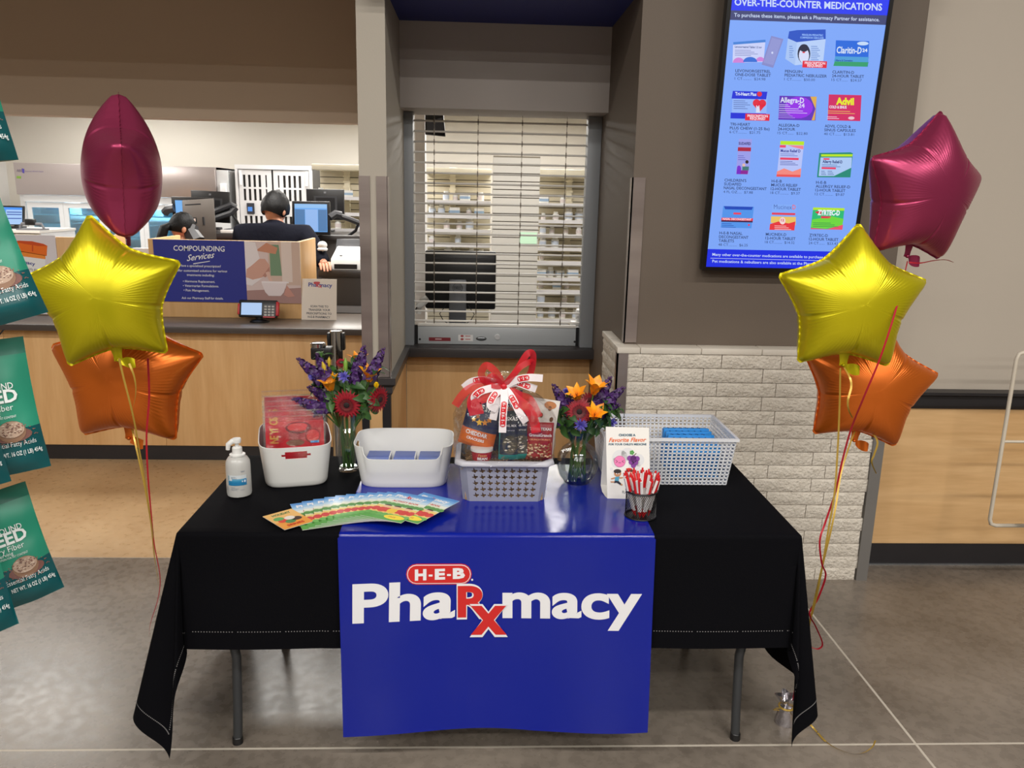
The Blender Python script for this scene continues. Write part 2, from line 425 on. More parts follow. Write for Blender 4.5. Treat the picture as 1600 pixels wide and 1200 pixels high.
# brick wainscot
XB0, XB1, YB = .603, 1.768, 3.385
mort = M('pale_mortar', C(170, 160, 145), .8)
wb = struct(box('wall_brick', (XB0 + .006, XB1, YB + .012, 3.47, 0, 1.055), mort))
YR = atx(942, 524, .603).y
wret = struct(box('wall_brick_return', (XB0 + .012, .645, YB + .08, YR, 0, 1.055), mort))
brickm = M('cream_split_brick', C(224, 216, 202), .75, bump=(75, .8, .014), var=(30, C(210, 201, 186)))
BL, BH, gp = .262, .0626, .003
def brick_mesh(L, H, seed):
    R = random.Random(seed); m = MB(); nx = max(2, int(L / .02)); nz = 4
    def fn(u, v):
        e = min(u * L, (1 - u) * L, v * H, (1 - v) * H); d = .004 + .006 * mnoise.noise(Vector((u * L * 38 + seed * 9.1, v * H * 60, seed)))
        return (u * L, -d if e > .001 else 0, v * H)
    m.grid(fn, nx, nz)
    m.add([(0, 0, 0), (L, 0, 0), (L, 0, H), (0, 0, H), (0, .016, 0), (L, .016, 0), (L, .016, H), (0, .016, H)], [(0, 4, 5, 1), (1, 5, 6, 2), (2, 6, 7, 3), (3, 7, 4, 0)])
    return mesh('brick', m, brickm, smooth=25)
BM = [brick_mesh(BL - gp, BH - gp, s) for s in range(6)]
CUT = {}
rows = 17
X0 = XB0 + .046
for r in range(rows):
    z = 1.058 - (r + 1) * BH
    if z < -.01: break
    x = X0 - (.26 - .075 if r % 2 else .26 - .145) - .02 * (r % 3) * .3
    while x < XB1:
        a, b = max(x, X0), min(x + BL, XB1)
        if b - a > .012:
            if a > x or b < x + BL:
                k = (round(b - a, 2), r % 3)
                if k not in CUT: CUT[k] = brick_mesh(max(.012, k[0]) - gp, BH - gp, 20 + len(CUT))
                me = CUT[k]
            else: me = BM[rnd.randrange(6)]
            o = link('brick', me, wb); o.location = (a, YB + rnd.uniform(0, .002), max(z, 0))
        x += BL
    y = YB + .012 + (0 if r % 2 else -.1)
    while y < YR:
        a, b = max(y, YB + .014), min(y + BL, YR)
        if b - a > .02:
            k = (round(b - a, 2), r % 3)
            if k not in CUT: CUT[k] = brick_mesh(k[0] - gp, BH - gp, 20 + len(CUT))
            o = link('brick', CUT[k], wret); o.location = (XB0 + .004, b, max(z, 0)); o.rotation_euler = (0, 0, -PI / 2)
        y += BL
capm = M('cream_cap_stone', C(218, 210, 196), .6, bump=(60, .15))
xs = [XB0 - .004, .70, .965, 1.23, 1.50, 1.79]
for a, b in zip(xs, xs[1:]):
    box('cap_stone', (a, b - .002, YB - .006, 3.47, 1.056, 1.082), capm, wb, bevel=.003)
for a, b in ((3.472, 3.62), (3.622, YR)): box('cap_stone', (XB0 - .004, .645, a, b, 1.056, 1.082), capm, wret, bevel=.003)
struct(box('trim_11', (XB0 - .003, XB0 + .045, YB - .004, YB + .012, 0, 1.056), gs)); struct(box('trim_12', (XB0 - .003, XB0 + .003, YB - .004, YB + .04, 0, 1.056), gs))
struct(box('trim_13', (XB1 + .001, 1.82, YB - .008, 3.575, 0, 1.056), M('grey_satin_metal', C(124, 121, 117), .45, .2)))
# ---------------------------------------------------------------- pharmacy counter and what stands on it
wl = M('taupe_worktop', C(112, 102, 94), .3, spec=.4)
t = thing('worktop', 'long grey-brown laminate counter top on the maple pharmacy counter', 'counter top', (-3, 5.2, .85))
box('top_slab', (-5.19, -.525, 4.962, 5.62, .852, .884), wl, t, bevel=.004)
box('front_edge', (-5.19, -.525, 4.945, 4.9615, .846, .884), M('dark_taupe_edge', C(74, 66, 62), .35), t, bevel=.003)
t = thing('service_counter', 'maple-fronted pharmacy service counter with black toe kick', 'counter', (-3, 5.1, 0))
xs = [-5.19, -4.14, -2.92, -1.98, -.53]
for a, b in zip(xs, xs[1:]): box('wood_panel', (a + .001, b - .001, 5.03, 5.05, .10, .846), maple_v, t, bevel=.001)
box('carcass', (-5.19, -.53, 5.051, 5.6, .10, .846), maple_v, t)
box('toe_kick', (-5.19, -.53, 5.045, 5.06, 0, .0995), blk, t)
# sign dividers standing on the counter (wooden U: front board and two returns)
def divider(name, x0, x1, lab, hy=1.387):
    t = thing(name, lab, 'divider', ((x0 + x1) / 2, 5.36, .884))
    box('front_board', (x0, x1, 5.335, 5.36, .885, hy), maple_v, t, bevel=.002)
    for q in (x1 - .025, x0): box('side_board', (q, q + .025, 5.3605, 5.85, .885, hy), maple_v, t, bevel=.004)
    return t
divider('counter_divider', -2.12, -1.155, 'wooden counter divider behind the blue compounding sign')
divider('counter_divider', -3.4, -2.475, 'wooden counter divider behind the pill bottle poster')
# compounding services sign
t = thing('counter_sign', 'blue compounding services sign with mortar photo on the counter', 'sign', (-1.6, 5.333, .98))
Y = 5.330
a, b, c_, d = at(240, 374, Y), at(468, 378, Y), at(470, 474, Y), at(255, 471, Y)
x0, x1, z1, z0 = -2.085, b.x, (a.z + b.z) / 2, (c_.z + d.z) / 2
box('board', (x0, x1, 5.327, 5.3345, z0, z1), M('sign_edge', C(220, 215, 208), .5), t)
fn, O, U, V, N = planar((0, 5.3268, 0), (1, 0, 0), (0, 0, 1))
cv = Canvas(t, fn, pixinv(O, U, V, N))
navy = flat(38, 46, 140); wh = flat(238, 238, 236)
dx = at(382, 380, Y).x
pl = Canvas(t, fn)
pl.rect(x0, z0, dx, z1, navy, 1); pl.rect(dx, z0, x1, z1, flat(222, 200, 196), 1, 'photo_print')
# printed photo: white coat, hands, pestle, bowl
P = pl; sx = (x1 - dx); sz = (z1 - z0)
def ph(u, v): return (dx + u * sx, z0 + v * sz)
def pp(pts, m, l): P.poly([ph(*q) for q in pts], m, l, 'photo_print')
pp([(.42, .3), (1, .3), (1, 1), (.42, 1)], flat(214, 186, 170), 2)
pp([(.45, .45), (.66, .45), (.62, .95), (.45, .95)], flat(120, 150, 118), 3); pp([(.2, .85), (.56, .80), (.6, .9), (.4, .98)], flat(205, 140, 110), 4)
pp([(.66, .35), (.85, .35), (.85, 1), (.66, 1)], flat(232, 214, 204), 3)
pp([(0, 0), (1, 0), (1, .26), (0, .2)], flat(176, 138, 132), 3)
pp([(0, .3), (.1, .28), (.34, .44), (.2, .98), (0, 1)], flat(236, 226, 226), 5)
pp([(0, .42), (.12, .38), (.3, .42), (.42, .52), (.44, .62), (.36, .72), (.26, .72), (.1, .6), (.02, .55)], flat(214, 164, 146), 6)
pp([(.3, .44), (.36, .42), (.44, .52), (.44, .6)], flat(190, 136, 120), 7)
pp([(.36, .5), (.42, .52), (.5, .32), (.44, .32)], flat(226, 186, 170), 8)
pp([(.28, .36), (.74, .36), (.74, .32), (.68, .18), (.62, .12), (.4, .12), (.34, .18), (.28, .32)], flat(236, 222, 222), 9)
pp([(.28, .355), (.78, .355), (.78, .33), (.28, .33)], flat(246, 236, 236), 10)
pp([(.68, .14), (.74, .3), (.82, .2), (.88, .12), (.76, .1)], flat(206, 150, 136), 10)
pl.done()
for s, p, q, h, b in (('COMPOUNDING', (271, 391.5), (351, 393), 8, .012), ('Services', (292, 408), (335, 402.5), 9.5, .01), ('Have a specialized prescription?', (281, 416.5), (345, 418), 3.6, .006),
        ('We offer customized solutions for various', (266, 424), (355, 425.5), 3.6, .006), ('treatments including:', (292, 431), (335, 432), 3.6, .006),
        ('• Hormone Replacement.', (286, 441), (336, 442), 3.6, .006), ('• Veterinarian Formulations.', (286, 448), (342, 449), 3.6, .006),
        ('• Pain Management.', (287, 455), (327, 456), 3.6, .006), ('Ask our Pharmacy Staff for details.', (284, 467), (349, 468), 3.4, .006)):
    cv.text(s, p, q, h, wh, 2, bold=b, shear=.35 if s == 'Services' else 0)
cv.poly([(302, 411.5), (328, 407.6), (328, 408.6), (302, 412.9)], wh, 2)
cv.done()
# pill bottle poster
t = thing('counter_poster', 'white poster picturing an orange pill bottle, partly behind green pouches', 'poster', (-2.8, 5.333, .9))
box('board', (at(-60, 368, Y).x, at(86, 368, Y).x, 5.327, 5.3345, .89, at(50, 367, Y).z), M('poster_white', C(222, 216, 220), .5), t)
cv = Canvas(t, fn, pixinv(O, U, V, N))
og, og2 = flat(236, 112, 24), flat(206, 76, 20)
cv.poly([(19, 377), (74, 384), (73, 400), (19, 391)], og, 2); cv.poly([(19, 377), (30, 376), (50, 377), (68, 381), (75, 384.5), (60, 384.5), (38, 381)], og2, 3)
cv.poly([(24, 391), (71, 399), (71, 405), (24, 399)], flat(240, 140, 50), 2); cv.poly([(24, 399), (71, 405), (71, 440), (24, 440)], wh, 2)
for x in (27, 50): cv.poly([(x, 381), (x + 2, 381.5), (x + 2, 393), (x, 392.5)], og2, 4)
cv.text('Pharmacy', (19, 408), (55, 415), 5, flat(40, 50, 140), 4, bold=.02); cv.text('Rx', (33, 412), (39, 416), 6, flat(214, 40, 40), 5, bold=.02); cv.text('(210) 555', (41, 421), (60, 424), 3, flat(30, 30, 40), 4)
cv.done()
# card terminal
p = atz(406, 503, .884); tx, ty = p.x, p.y
t = thing('card_terminal', 'black and red card payment terminal on a swivel stand on the counter', 'card terminal', (tx, ty, .884))
m = MB(); m.lathe([(.0, .0), (.062, .0), (.062, .008), (.05, .016), (.022, .02), (.022, .07), (0, .07)], 20); ob('stand', MB().add([(x + tx, y + ty, z + .885) for x, y, z in m.v], m.f), black, t)
RX = Matrix.Rotation(math.radians(-18), 3, 'X')
def tb(x0, x1, y0, y1, z0, z1): return [tuple(RX @ Vector((x, y, z)) + Vector((tx, ty, .968))) for x in (x0, x1) for y in (y0, y1) for z in (z0, z1)]
BF = [(0, 1, 3, 2), (4, 6, 7, 5), (0, 4, 5, 1), (2, 3, 7, 6), (0, 2, 6, 4), (1, 5, 7, 3)]
def rb(name, a, mat, par, **k): return ob(name, MB().add(tb(*a), BF), mat, par, **k)
b = rb('housing', (-.125, .115, -.015, .02, -.055, .055), black, t, bevel=.006)
rb('side_grip', (-.132, -.118, -.017, .015, -.04, .03), red, t, bevel=.004); rb('side_grip', (.108, .125, -.017, .015, -.045, .045), red, t, bevel=.004)
rb('screen', (-.108, .02, -.0175, -.014, -.042, .036), glow(176, 208, 250, .85), t)
rb('keypad', (.03, .105, -.0165, -.014, -.05, .03), dgrey, t)
for i in range(3):
    for j in range(4): rb('key', (.037 + i * .023, .053 + i * .023, -.0195, -.016, -.047 + j * .018, -.036 + j * .018), M('key_grey', C(190, 186, 180), .5), t)
rb('card_slot', (.03, .105, -.018, -.012, -.0585, -.051), red, t)
# transfer sign
p0 = atz(472, 499, .884); p1 = atz(525, 501, .884); Yq = (p0.y + p1.y) / 2
t = thing('standing_sign', 'white prescription transfer sign propped on the counter', 'sign', ((p0.x + p1.x) / 2, Yq, .884))
ztop = at(500, 436, Yq + .05).z
m = MB().hexa([(p0.x, Yq, .8845), (p1.x, Yq, .8845), (p1.x, Yq + .05, ztop), (p0.x, Yq + .05, ztop), (p0.x, Yq + .006, .8845), (p1.x, Yq + .006, .8845), (p1.x, Yq + .056, ztop), (p0.x, Yq + .056, ztop)])
ob('board', m, M('sign_cream', C(236, 224, 210), .5), t)
fn, O, U, V, N = planar((p0.x, Yq, .8845), (1, 0, 0), (0, .05, ztop - .8845))
cv = Canvas(t, fn, pixinv(O, U, V, N)); ink = flat(40, 44, 60)
cv.text('Pharmacy', (482, 447.5), (519, 449), 6, flat(40, 56, 150), 2, bold=.02); cv.text('Rx', (494, 448), (503, 450), 6, flat(214, 40, 40), 3, bold=.02)
for s, a, b in (('SCAN THIS TO', (485, 480), (513, 480.8)), ('TRANSFER YOUR', (482, 485.5), (516, 486.3)), ('PRESCRIPTIONS TO', (479, 491), (518, 492)), ('H-E-B PHARMACY', (481, 496.5), (516, 497.5))): cv.text(s, a, b, 3.2, ink, 2, bold=.012)
cv.pill(495, 442, 5, 1.8, red, 4); cv.done()
# small white paper bag with a teal mark
t = thing('paper_bag', 'white paper bag with teal mark standing behind the purple balloon knot', 'bag', (-2.35, 5.55, .884))
box('bag_body', (at(206, 388, 5.5).x, at(232, 388, 5.5).x, 5.5, 5.56, .885, at(226, 388, 5.5).z), M('paper_white', C(230, 226, 224), .6), t, bevel=.004)
fn, O, U, V, N = planar((0, 5.4995, 0), (1, 0, 0), (0, 0, 1)); cv = Canvas(t, fn, pixinv(O, U, V, N)); cv.ell(213, 396, 5, 4, flat(40, 160, 160)); cv.done()
# belt posts in front of the counter
for px, py, Ys, lab in ((525, 516, 4.1, 'tall polished steel belt post beside the pillar'), (500, 535, 3.55, 'steel belt post with black belt head, behind the purple flowers')):
    c = at(px, py, Ys); t = thing('belt_post', lab, 'stanchion', (c.x, Ys, 0))
    m = MB().lathe([(0, 0), (.16, 0), (.165, .012), (.04, .035), (.03, .05), (0, .05)], 28, (c.x, Ys, 0)); ob('base', m, chrome, t)
    if Ys > 4:
        ob('tube', MB().lathe([(0, .03), (.032, .03), (.032, c.z - .002), (.028, c.z), (0, c.z)], 24, (c.x, Ys, 0)), chrome, t)
        for sg in (-1, 1): box('belt_slot', (c.x + sg * .036 - .008, c.x + sg * .036 + .008, Ys - .02, Ys + .02, c.z - .1, c.z - .012), black, t, bevel=.003)
    else:
        ob('tube', MB().lathe([(0, .03), (.025, .03), (.025, c.z - .05), (0, c.z - .05)], 24, (c.x, Ys, 0)), chrome, t)
        box('belt_head', (c.x - .038, c.x + .055, Ys - .03, Ys + .03, c.z - .075, c.z - .018), black, t, bevel=.008)
        ob('cap', MB().lathe([(0, c.z - .02), (.034, c.z - .02), (.034, c.z - .004), (.028, c.z), (0, c.z)], 24, (c.x - .008, Ys, 0)), chrome, t)

# ---------------------------------------------------------------- roller shutter in the recess
t = thing('roller_shutter', 'closed aluminium roller shutter of thin rods above the dark sill', 'shutter', (.12, 4.5, .88))
for a, b in ((-.425, -.352), (.572, .644)):
    box('guide_rail', (a, b, 4.44, 4.53, .883, 2.122), M('grey_anodised', C(140, 143, 146), .45, .1), t, bevel=.003)
SL = MB()
ys = [190.5, 207.5, 223, 239.5, 255.5, 272, 287.5, 303.5, 319.5, 335, 351, 366, 381]
za = [at(780, y + 1.2, 4.5).z for y in ys]; pitch = (za[0] - za[-1]) / 12
nsl = int((za[0] - 1.0) / pitch) + 1
me = mesh('slat', MB().tube([(-.352, 0, 0), (.572, 0, 0)], .0052, 8), M('bright_aluminium', C(226, 222, 214), .4, .0))
for k in range(nsl):
    o = link('slat', me, t); o.location = Vector((0, 4.5, za[0] - k * pitch)) - ORG[t.name]
zb = 1.0
for px in (678.5, 746.5, 815, 884):
    x = at(px, 250, 4.5).x; m = MB(); m.box(x - .0012, x + .0012, 4.4945, 4.497, zb - .02, 2.12)
    for k in range(nsl):
        z = za[0] - k * pitch; m.box(x - .003, x + .003, 4.4925, 4.4975, z - .014, z + .014)
    ob('link_chain', m, M('link_steel', C(120, 112, 100), .4, .6), t)
b = box('bottom_bar', (-.335, .555, 4.487, 4.513, .884, .985), M('satin_bar', C(176, 180, 182), .4, .1), t, bevel=.004)
box('top_flange', (-.335, .555, 4.482, 4.516, .986, 1.0), M('bright_aluminium', C(226, 222, 214), .4, .0), t, bevel=.003)
box('side_seal', (-.3515, -.336, 4.49, 4.51, .884, .99), black, t); box('side_seal', (.556, .5715, 4.49, 4.51, .884, .99), black, t)
fn, O, U, V, N = planar((0, 4.4868, 0), (1, 0, 0), (0, 0, 1)); cv = Canvas(t, fn, pixinv(O, U, V, N))
cv.poly([(670, 527), (704, 527.5), (704, 533), (670, 532.5)], flat(120, 24, 34), 1, 'warning_label'); cv.poly([(680, 529), (690, 529.2), (690, 530.5), (680, 530.3)], flat(220, 200, 200), 2, 'warning_label')
cv.poly([(716, 523), (739, 523.3), (739, 533), (716, 532.5)], flat(214, 212, 210), 1, 'warning_label')
for y in (525, 530): cv.ell(722, y, 2.6, 1.6, flat(160, 60, 60), 2, 'warning_label'); cv.poly([(727, y - .6), (735, y - .5), (735, y + .7), (727, y + .6)], flat(180, 90, 90), 2, 'warning_label')
for x, y in ((656, 530), (898, 534)): cv.ell(x, y, 1.8, 1.8, flat(30, 30, 32), 1, 'screw')
cv.done()
p = at(777, 526.5, 4.487); ob('lock', MB().lathe([(0, 0), (.0165, 0), (.0165, .006), (.011, .007), (.011, .004), (0, .004)], 24, p, Matrix.Rotation(PI / 2, 3, 'X')), M('lock_face', C(196, 196, 196), .4, .2), t)
p = at(752, 529, 4.487); ob('latch', MB().ball((p.x, p.y - .002, p.z), .030, .006, .012), M('latch_metal', C(120, 122, 124), .35, .8), t)

# ---------------------------------------------------------------- inside the pharmacy
dk = M('dark_bench', C(66, 62, 60), .45); dkt = M('dark_bench_top', C(50, 46, 45), .35)
# window desk, monitor, scanner, column
def bench(lab, x0, x1, y0, y1, z, name='work_bench', th=.04):
    t = thing(name, lab, 'bench', ((x0 + x1) / 2, (y0 + y1) / 2, 0))
    box('bench_top', (x0, x1, y0, y1, z - th, z), dkt, t, bevel=.003); box('bench_front', (x0 + .02, x1 - .02, y0 + .02, y0 + .045, 0, z - th), dk, t)
    for q in (x0 + .02, x1 - .045): box('bench_side', (q, q + .025, y0 + .05, y1 - .02, 0, z - th), dk, t)
    return t
bench('low bench just inside the roller shutter holding a monitor', -.35, .62, 4.72, 5.5, .86)
struct(box('wall_column', (at(641, 300, 5.6).x, at(664, 300, 5.6).x, 5.6, 5.75, 0, 2.56), M('white_wall_paint', C(216, 214, 212), .6)))
Ym = 5.1
a, b = at(664, 391, Ym), at(774, 484, Ym); c = at(715, 500, Ym)
t = thing('desk_monitor', 'black monitor seen from behind through the roller shutter', 'monitor', ((a.x + b.x) / 2, Ym, .86))
box('housing', (a.x, b.x, Ym, Ym + .035, b.z, a.z), black, t, bevel=.012)
box('vent_strip', (a.x + .06, b.x - .06, Ym - .002, Ym, a.z - .05, a.z - .044), dgrey, t)
s0, s1 = at(702, 436, Ym).x, at(729, 436, Ym).x; stm = M('stand_grey', C(104, 106, 110), .4, .3)
box('stand', (s0, s1, Ym - .035, Ym - .004, .875, at(715, 436, Ym).z), stm, t, bevel=.006)
box('stand_foot', (s0 - .05, s1 + .05, Ym - .11, Ym + .1, .862, .875), stm, t, bevel=.005)
fn, O, U, V, N = planar((0, Ym - .0355, 0), (1, 0, 0), (0, 0, 1)); cv = Canvas(t, fn, pixinv(O, U, V, N))
cv.ell(715, 450, 8, 8, flat(60, 62, 66), 1, 'maker_badge'); cv.ell(715, 450, 7, 7, flat(104, 106, 110), 2, 'maker_badge'); cv.text('DELL', (709.5, 452.5), (720.5, 452.8), 4.6, flat(36, 38, 42), 3, 'maker_badge', bold=.02); cv.done()
for sx in (-.11, .11): ob('cable', MB().tube([(s0 + .05 + sx * .6, Ym - .003, b.z + .03), (s0 + .05 + sx, Ym - .01, b.z - .03), (s0 + .05 + sx * .8, Ym - .01, .93), (s0 + .05 + sx * .3, Ym - .02, .89)], .003, 6), black, t)
p = at(655, 480, 5.0)
t = thing('barcode_scanner', 'white handheld barcode scanner on a stand inside the shutter, left of the monitor', 'scanner', (p.x, 5.0, .86))
ob('head', MB().tube([at(668, 466, 5.0), at(660, 472, 5.0), at(653, 480, 5.0)], [.022, .026, .02], 10), white, t)
ob('handle', MB().tube([at(656, 478, 5.01), at(654, 490, 5.01)], [.014, .016], 8), white, t)
ob('stand', MB().tube([at(652, 480, 5.02), at(646, 490, 5.02), (at(648, 500, 5.02).x, 5.02, .862)], .006, 6), dgrey, t)
p = at(901, 500, 4.75); t = thing('label_printer', 'small white device standing inside the right corner of the shutter', 'device', (p.x, 4.75, .86))
box('housing', (p.x - .035, p.x + .03, 4.72, 4.8, .861, .985), white, t, bevel=.008); box('hood', (p.x - .005, p.x + .028, 4.73, 4.79, .985, 1.06), white, t, bevel=.012)
# wall monitor near the ceiling
p = at(679, 175, 5.5); t = thing('wall_monitor', 'black monitor hung near the pharmacy ceiling behind the shutter', 'monitor', (p.x, 5.55, p.z))
q0, q1, q2, q3 = at(664, 168, 5.5), at(692, 168, 5.5), at(696, 213, 5.42), at(664, 210, 5.42)
m = MB().hexa([q3, q2, q1, q0, q3 + Vector((0, .05, 0)), q2 + Vector((0, .05, 0)), q1 + Vector((0, .05, 0)), q0 + Vector((0, .05, 0))]); ob('housing', m, black, t, bevel=.006)
e = at(668, 206, 5.41); ob('screen', MB().add([q3 + Vector((.012, -.002, .015)), q2 + Vector((-.01, -.002, .03)), q1 + Vector((-.01, -.002, -.02)), q0 + Vector((.012, -.002, -.02))], [(0, 1, 2, 3)]), M('dark_glass', C(70, 72, 82), .08), t)
ob('bracket', MB().tube([(p.x, 5.54, p.z), (p.x, 5.58, p.z + .1), (p.x, 5.6, p.z + .12)], .02, 8), dgrey, t)
# slat column and shelf units
cm = M('cream_metal', C(226, 218, 196), .45); cmd = M('cream_slat', C(206, 198, 178), .5)
def slatwall(par, x0, x1, y, z0, z1, p=.052, mat=cmd):
    z = z0
    while z < z1 - .01:
        box('slat', (x0, x1, y, y + .012, z + .004, min(z + p - .004, z1)), mat, par); z += p
    box('backing', (x0, x1, y + .0125, y + .02, z0, z1), M('slat_groove', C(120, 112, 98), .7), par)
Yc = 7.2; a, b = at(771, 243, Yc), at(844.5, 245, Yc)
t = thing('slatwall_column', 'pale slatted display column behind the shutter', 'column', ((a.x + b.x) / 2, Yc, 0))
slatwall(t, a.x, b.x, Yc, .4, a.z, .068, M('pale_slat', C(186, 182, 174), .5)); box('core', (a.x, b.x, Yc + .021, Yc + .3, 0, a.z), M('pale_slat', C(186, 182, 174), .5), t)
p = at(828, 373, Yc - .01); box('paper_sign', (at(812, 370, Yc).x, at(839, 370, Yc).x, Yc - .006, Yc - .001, at(828, 381, Yc).z, at(828, 363, Yc).z), M('mint_paper', C(190, 226, 196), .6), t)
botw = M('bottle_white', C(232, 232, 232), .4)
def protos():
    L = []
    for kind in range(3):
        t = thing('pill_bottle', 'small white pill bottle on the pharmacy shelves', 'bottle', (0, 0, 0), 'bottles on the pharmacy shelves')
        if kind < 2:
            r, h = (.028, .075) if kind == 0 else (.034, .1)
            ob('bottle_body', MB().lathe([(0, 0), (r, 0), (r, h * .7), (r * .65, h * .78), (r * .65, h * .8), (0, h * .8)], 12), botw, t)
            ob('lid', MB().lathe([(0, h * .8), (r * .75, h * .8), (r * .75, h), (0, h)], 12), white, t)
            ob('wrap_label', MB().grid(lambda u, v: (r * 1.02 * math.cos(u * 2 * PI), r * 1.02 * math.sin(u * 2 * PI), h * (.15 + .45 * v)), 12, 1, True), flat(196, 206, 224) if kind else flat(214, 204, 206), t)
        else:
            t['label'] = 'small white medicine carton on the pharmacy shelves'; t['category'] = 'carton'; t['group'] = 'cartons on the pharmacy shelves'; t.name = 'medicine_carton'
            ob('carton_body', MB().box(-.045, .045, -.03, .03, 0, .07), botw, t); ob('printed_band', MB().box(-.0455, .0455, -.0305, .0305, .02, .045), flat(150, 176, 206), t)
        L.append(t)
    return L
PB = protos(); used = [False] * 3; WHERE = ['']
def put(k, x, y, z, sc, rz):
    if not used[k]: used[k] = True; o = PB[k]; o.location = (x, y, z); o.rotation_euler = (0, 0, rz); o.scale = (sc,) * 3
    else: o = dup(PB[k], (x, y, z), (0, 0, rz), sc=sc)
    o['label'] = ('small white medicine carton on the ' if k == 2 else 'small pill bottle on the ' if k == 0 else 'tall pill bottle on the ') + WHERE[0]; o['group'] = ('cartons on the ' if k == 2 else 'bottles on the ') + WHERE[0]
def shelf_unit(lab, where, px0, px1, ytop, shelves, Y, posts, dens=.78, canopy=(264, 276), wallz0=.3, name='shelf_unit'):
    a = at(px0, ytop, Y); b = at(px1, ytop, Y)
    t = thing(name, lab, 'shelf', ((a.x + b.x) / 2, Y, 0)); pm = (px0 + px1) / 2
    slatwall(t, a.x, b.x, Y + .36, wallz0, a.z, .062)
    z1, z0 = at(pm, canopy[0], Y).z, at(pm, canopy[1], Y).z
    box('canopy', (a.x, b.x, Y - .02, Y + .36, z0, z1), cm, t, bevel=.004)
    for px in posts:
        x = at(px, 340, Y + .3).x; box('post', (x - .025, x + .025, Y + .30, Y + .355, 0, a.z), cm, t)
        for k in range(22): box('post_slot', (x - .034, x + .034, Y + .292, Y + .299, .9 + k * .05, .918 + k * .05), cm, t)
    for si, py in enumerate(shelves):
        WHERE[0] = ('top', 'second', 'third', 'fourth', 'fifth', 'sixth', 'seventh', 'eighth', 'lowest')[si] + ' shelf ' + where
        z = at(pm, py, Y).z; box('shelf_board', (a.x, b.x, Y, Y + .30, z - .022, z), cm, t, bevel=.002)
        box('price_strip', (a.x, b.x, Y - .006, Y - .0005, z - .026, z + .006), M('strip_white', C(226, 224, 226), .4), t)
        x = a.x + .06
        while x < b.x - .05:
            if rnd.random() < dens:
                k = rnd.choice((0, 0, 1, 1, 2)); put(k, x, Y + rnd.uniform(.05, .15), z + .001, rnd.uniform(.85, 1.15), rnd.uniform(-.3, .3))
            x += rnd.uniform(.085, .16)
    return t
shelf_unit('cream shelf unit with pill bottles behind the left half of the shutter', 'left of the slatted column', 664, 768, 268, (314, 337, 359, 382, 404, 428), 7.9, (707,), canopy=(263, 272))
shelf_unit('cream shelf unit with pill bottles behind the right half of the shutter', 'right of the slatted column', 842, 925, 268, (319, 345, 367, 388, 409, 435, 454, 476, 499), 7.7, (888,), canopy=(265, 277))
shelf_unit('cream shelf unit with pill bottles between white cabinet and pillar', 'beside the white cabinet', 488, 585, 262, (308, 333, 358), 7.9, (543,), canopy=(257, 266))
# fridge
Yf = 8.3
def X(px, py=300): return at(px, py, Yf).x
def Z(py, px=190): return at(px, py, Yf).z
t = thing('pharmacy_fridge', 'white glass-door pharmacy fridge with steel header at the back wall', 'fridge', (X(190), Yf, 0))
fw = M('fridge_white', C(224, 226, 228), .4)
x0, x1, zt_ = X(30), X(340), Z(258)
box('back_panel', (x0, x1, Yf + .66, Yf + .7, 0, zt_), fw, t); box('side_panel', (x0, x0 + .05, Yf, Yf + .66, 0, zt_), fw, t); box('side_panel', (x1 - .05, x1, Yf, Yf + .66, 0, zt_), fw, t)
box('roof_panel', (x0, x1, Yf, Yf + .66, zt_ - .03, zt_), fw, t); box('floor_panel', (x0 + .05, x1 - .05, Yf, Yf + .66, 0, .3), fw, t)
zh = Z(307)
box('header', (x0, x1, Yf - .05, Yf, zh, zt_), M('fridge_header', C(176, 166, 164), .3, .55), t, bevel=.005)
box('door_track', (x0 + .05, x1 - .05, Yf - .03, Yf + .02, Z(318), zh - .002), fw, t)
cvx = [X(41), X(98), X(160), X(222), X(300)]
for i, (a, b) in enumerate(zip(cvx, cvx[1:])):
    d = None
    m = MB(); zl, zu = .32, Z(318) - .004; fwid = .045
    m.box(a, a + fwid, Yf - .02, Yf + .01, zl, zu); m.box(b - fwid, b - .002, Yf - .02, Yf + .01, zl, zu); m.box(a + fwid, b - fwid, Yf - .02, Yf + .01, zu - .05, zu); m.box(a + fwid, b - fwid, Yf - .02, Yf + .01, zl, zl + .05)
    d = ob('glass_door', m, fw, t)
    ob('pane', MB().box(a + fwid, b - fwid, Yf - .006, Yf, zl + .05, zu - .05), clear('fridge_glass', (.62, .86, .95), .10, .05), d)
for z in (.62, .95, 1.2, 1.42):
    box('wire_shelf', (x0 + .06, x1 - .06, Yf + .05, Yf + .6, z, z + .012), M('fridge_shelf', C(200, 220, 228), .4), t)
area('fridge_lamp', ((x0 + x1) / 2, Yf + .4, zt_ - .28), 1.6, .1, 18, (.75, .92, 1))
binm = M('clear_bin', C(196, 214, 226), .3)
for z in (.962, 1.212, 1.432):
    x = x0 + .12
    while x < x1 - .4:
        if rnd.random() < .8:
            wd = rnd.uniform(.2, .34); o = thing('storage_bin', 'pale plastic bin on the ' + {.962: 'lower', 1.212: 'middle', 1.432: 'upper'}[z] + ' visible fridge shelf', 'bin', (x, Yf + .2, z), 'bins on the ' + {.962: 'lower', 1.212: 'middle', 1.432: 'upper'}[z] + ' fridge shelf')
            ob('bin_body', MB().box(x, x + wd, Yf + .12, Yf + .45, z + .001, z + rnd.uniform(.1, .16)), binm, o, bevel=.008)
            ob('bin_label', MB().box(x + .06, x + wd - .06, Yf + .117, Yf + .1195, z + .04, z + .08), rnd.choice((flat(226, 230, 236), flat(220, 170, 180), flat(150, 190, 220))), o)
        x += .4
fn, O, U, V, N = planar((0, Yf - .0505, 0), (1, 0, 0), (0, 0, 1)); cv = Canvas(t, fn, pixinv(O, U, V, N))
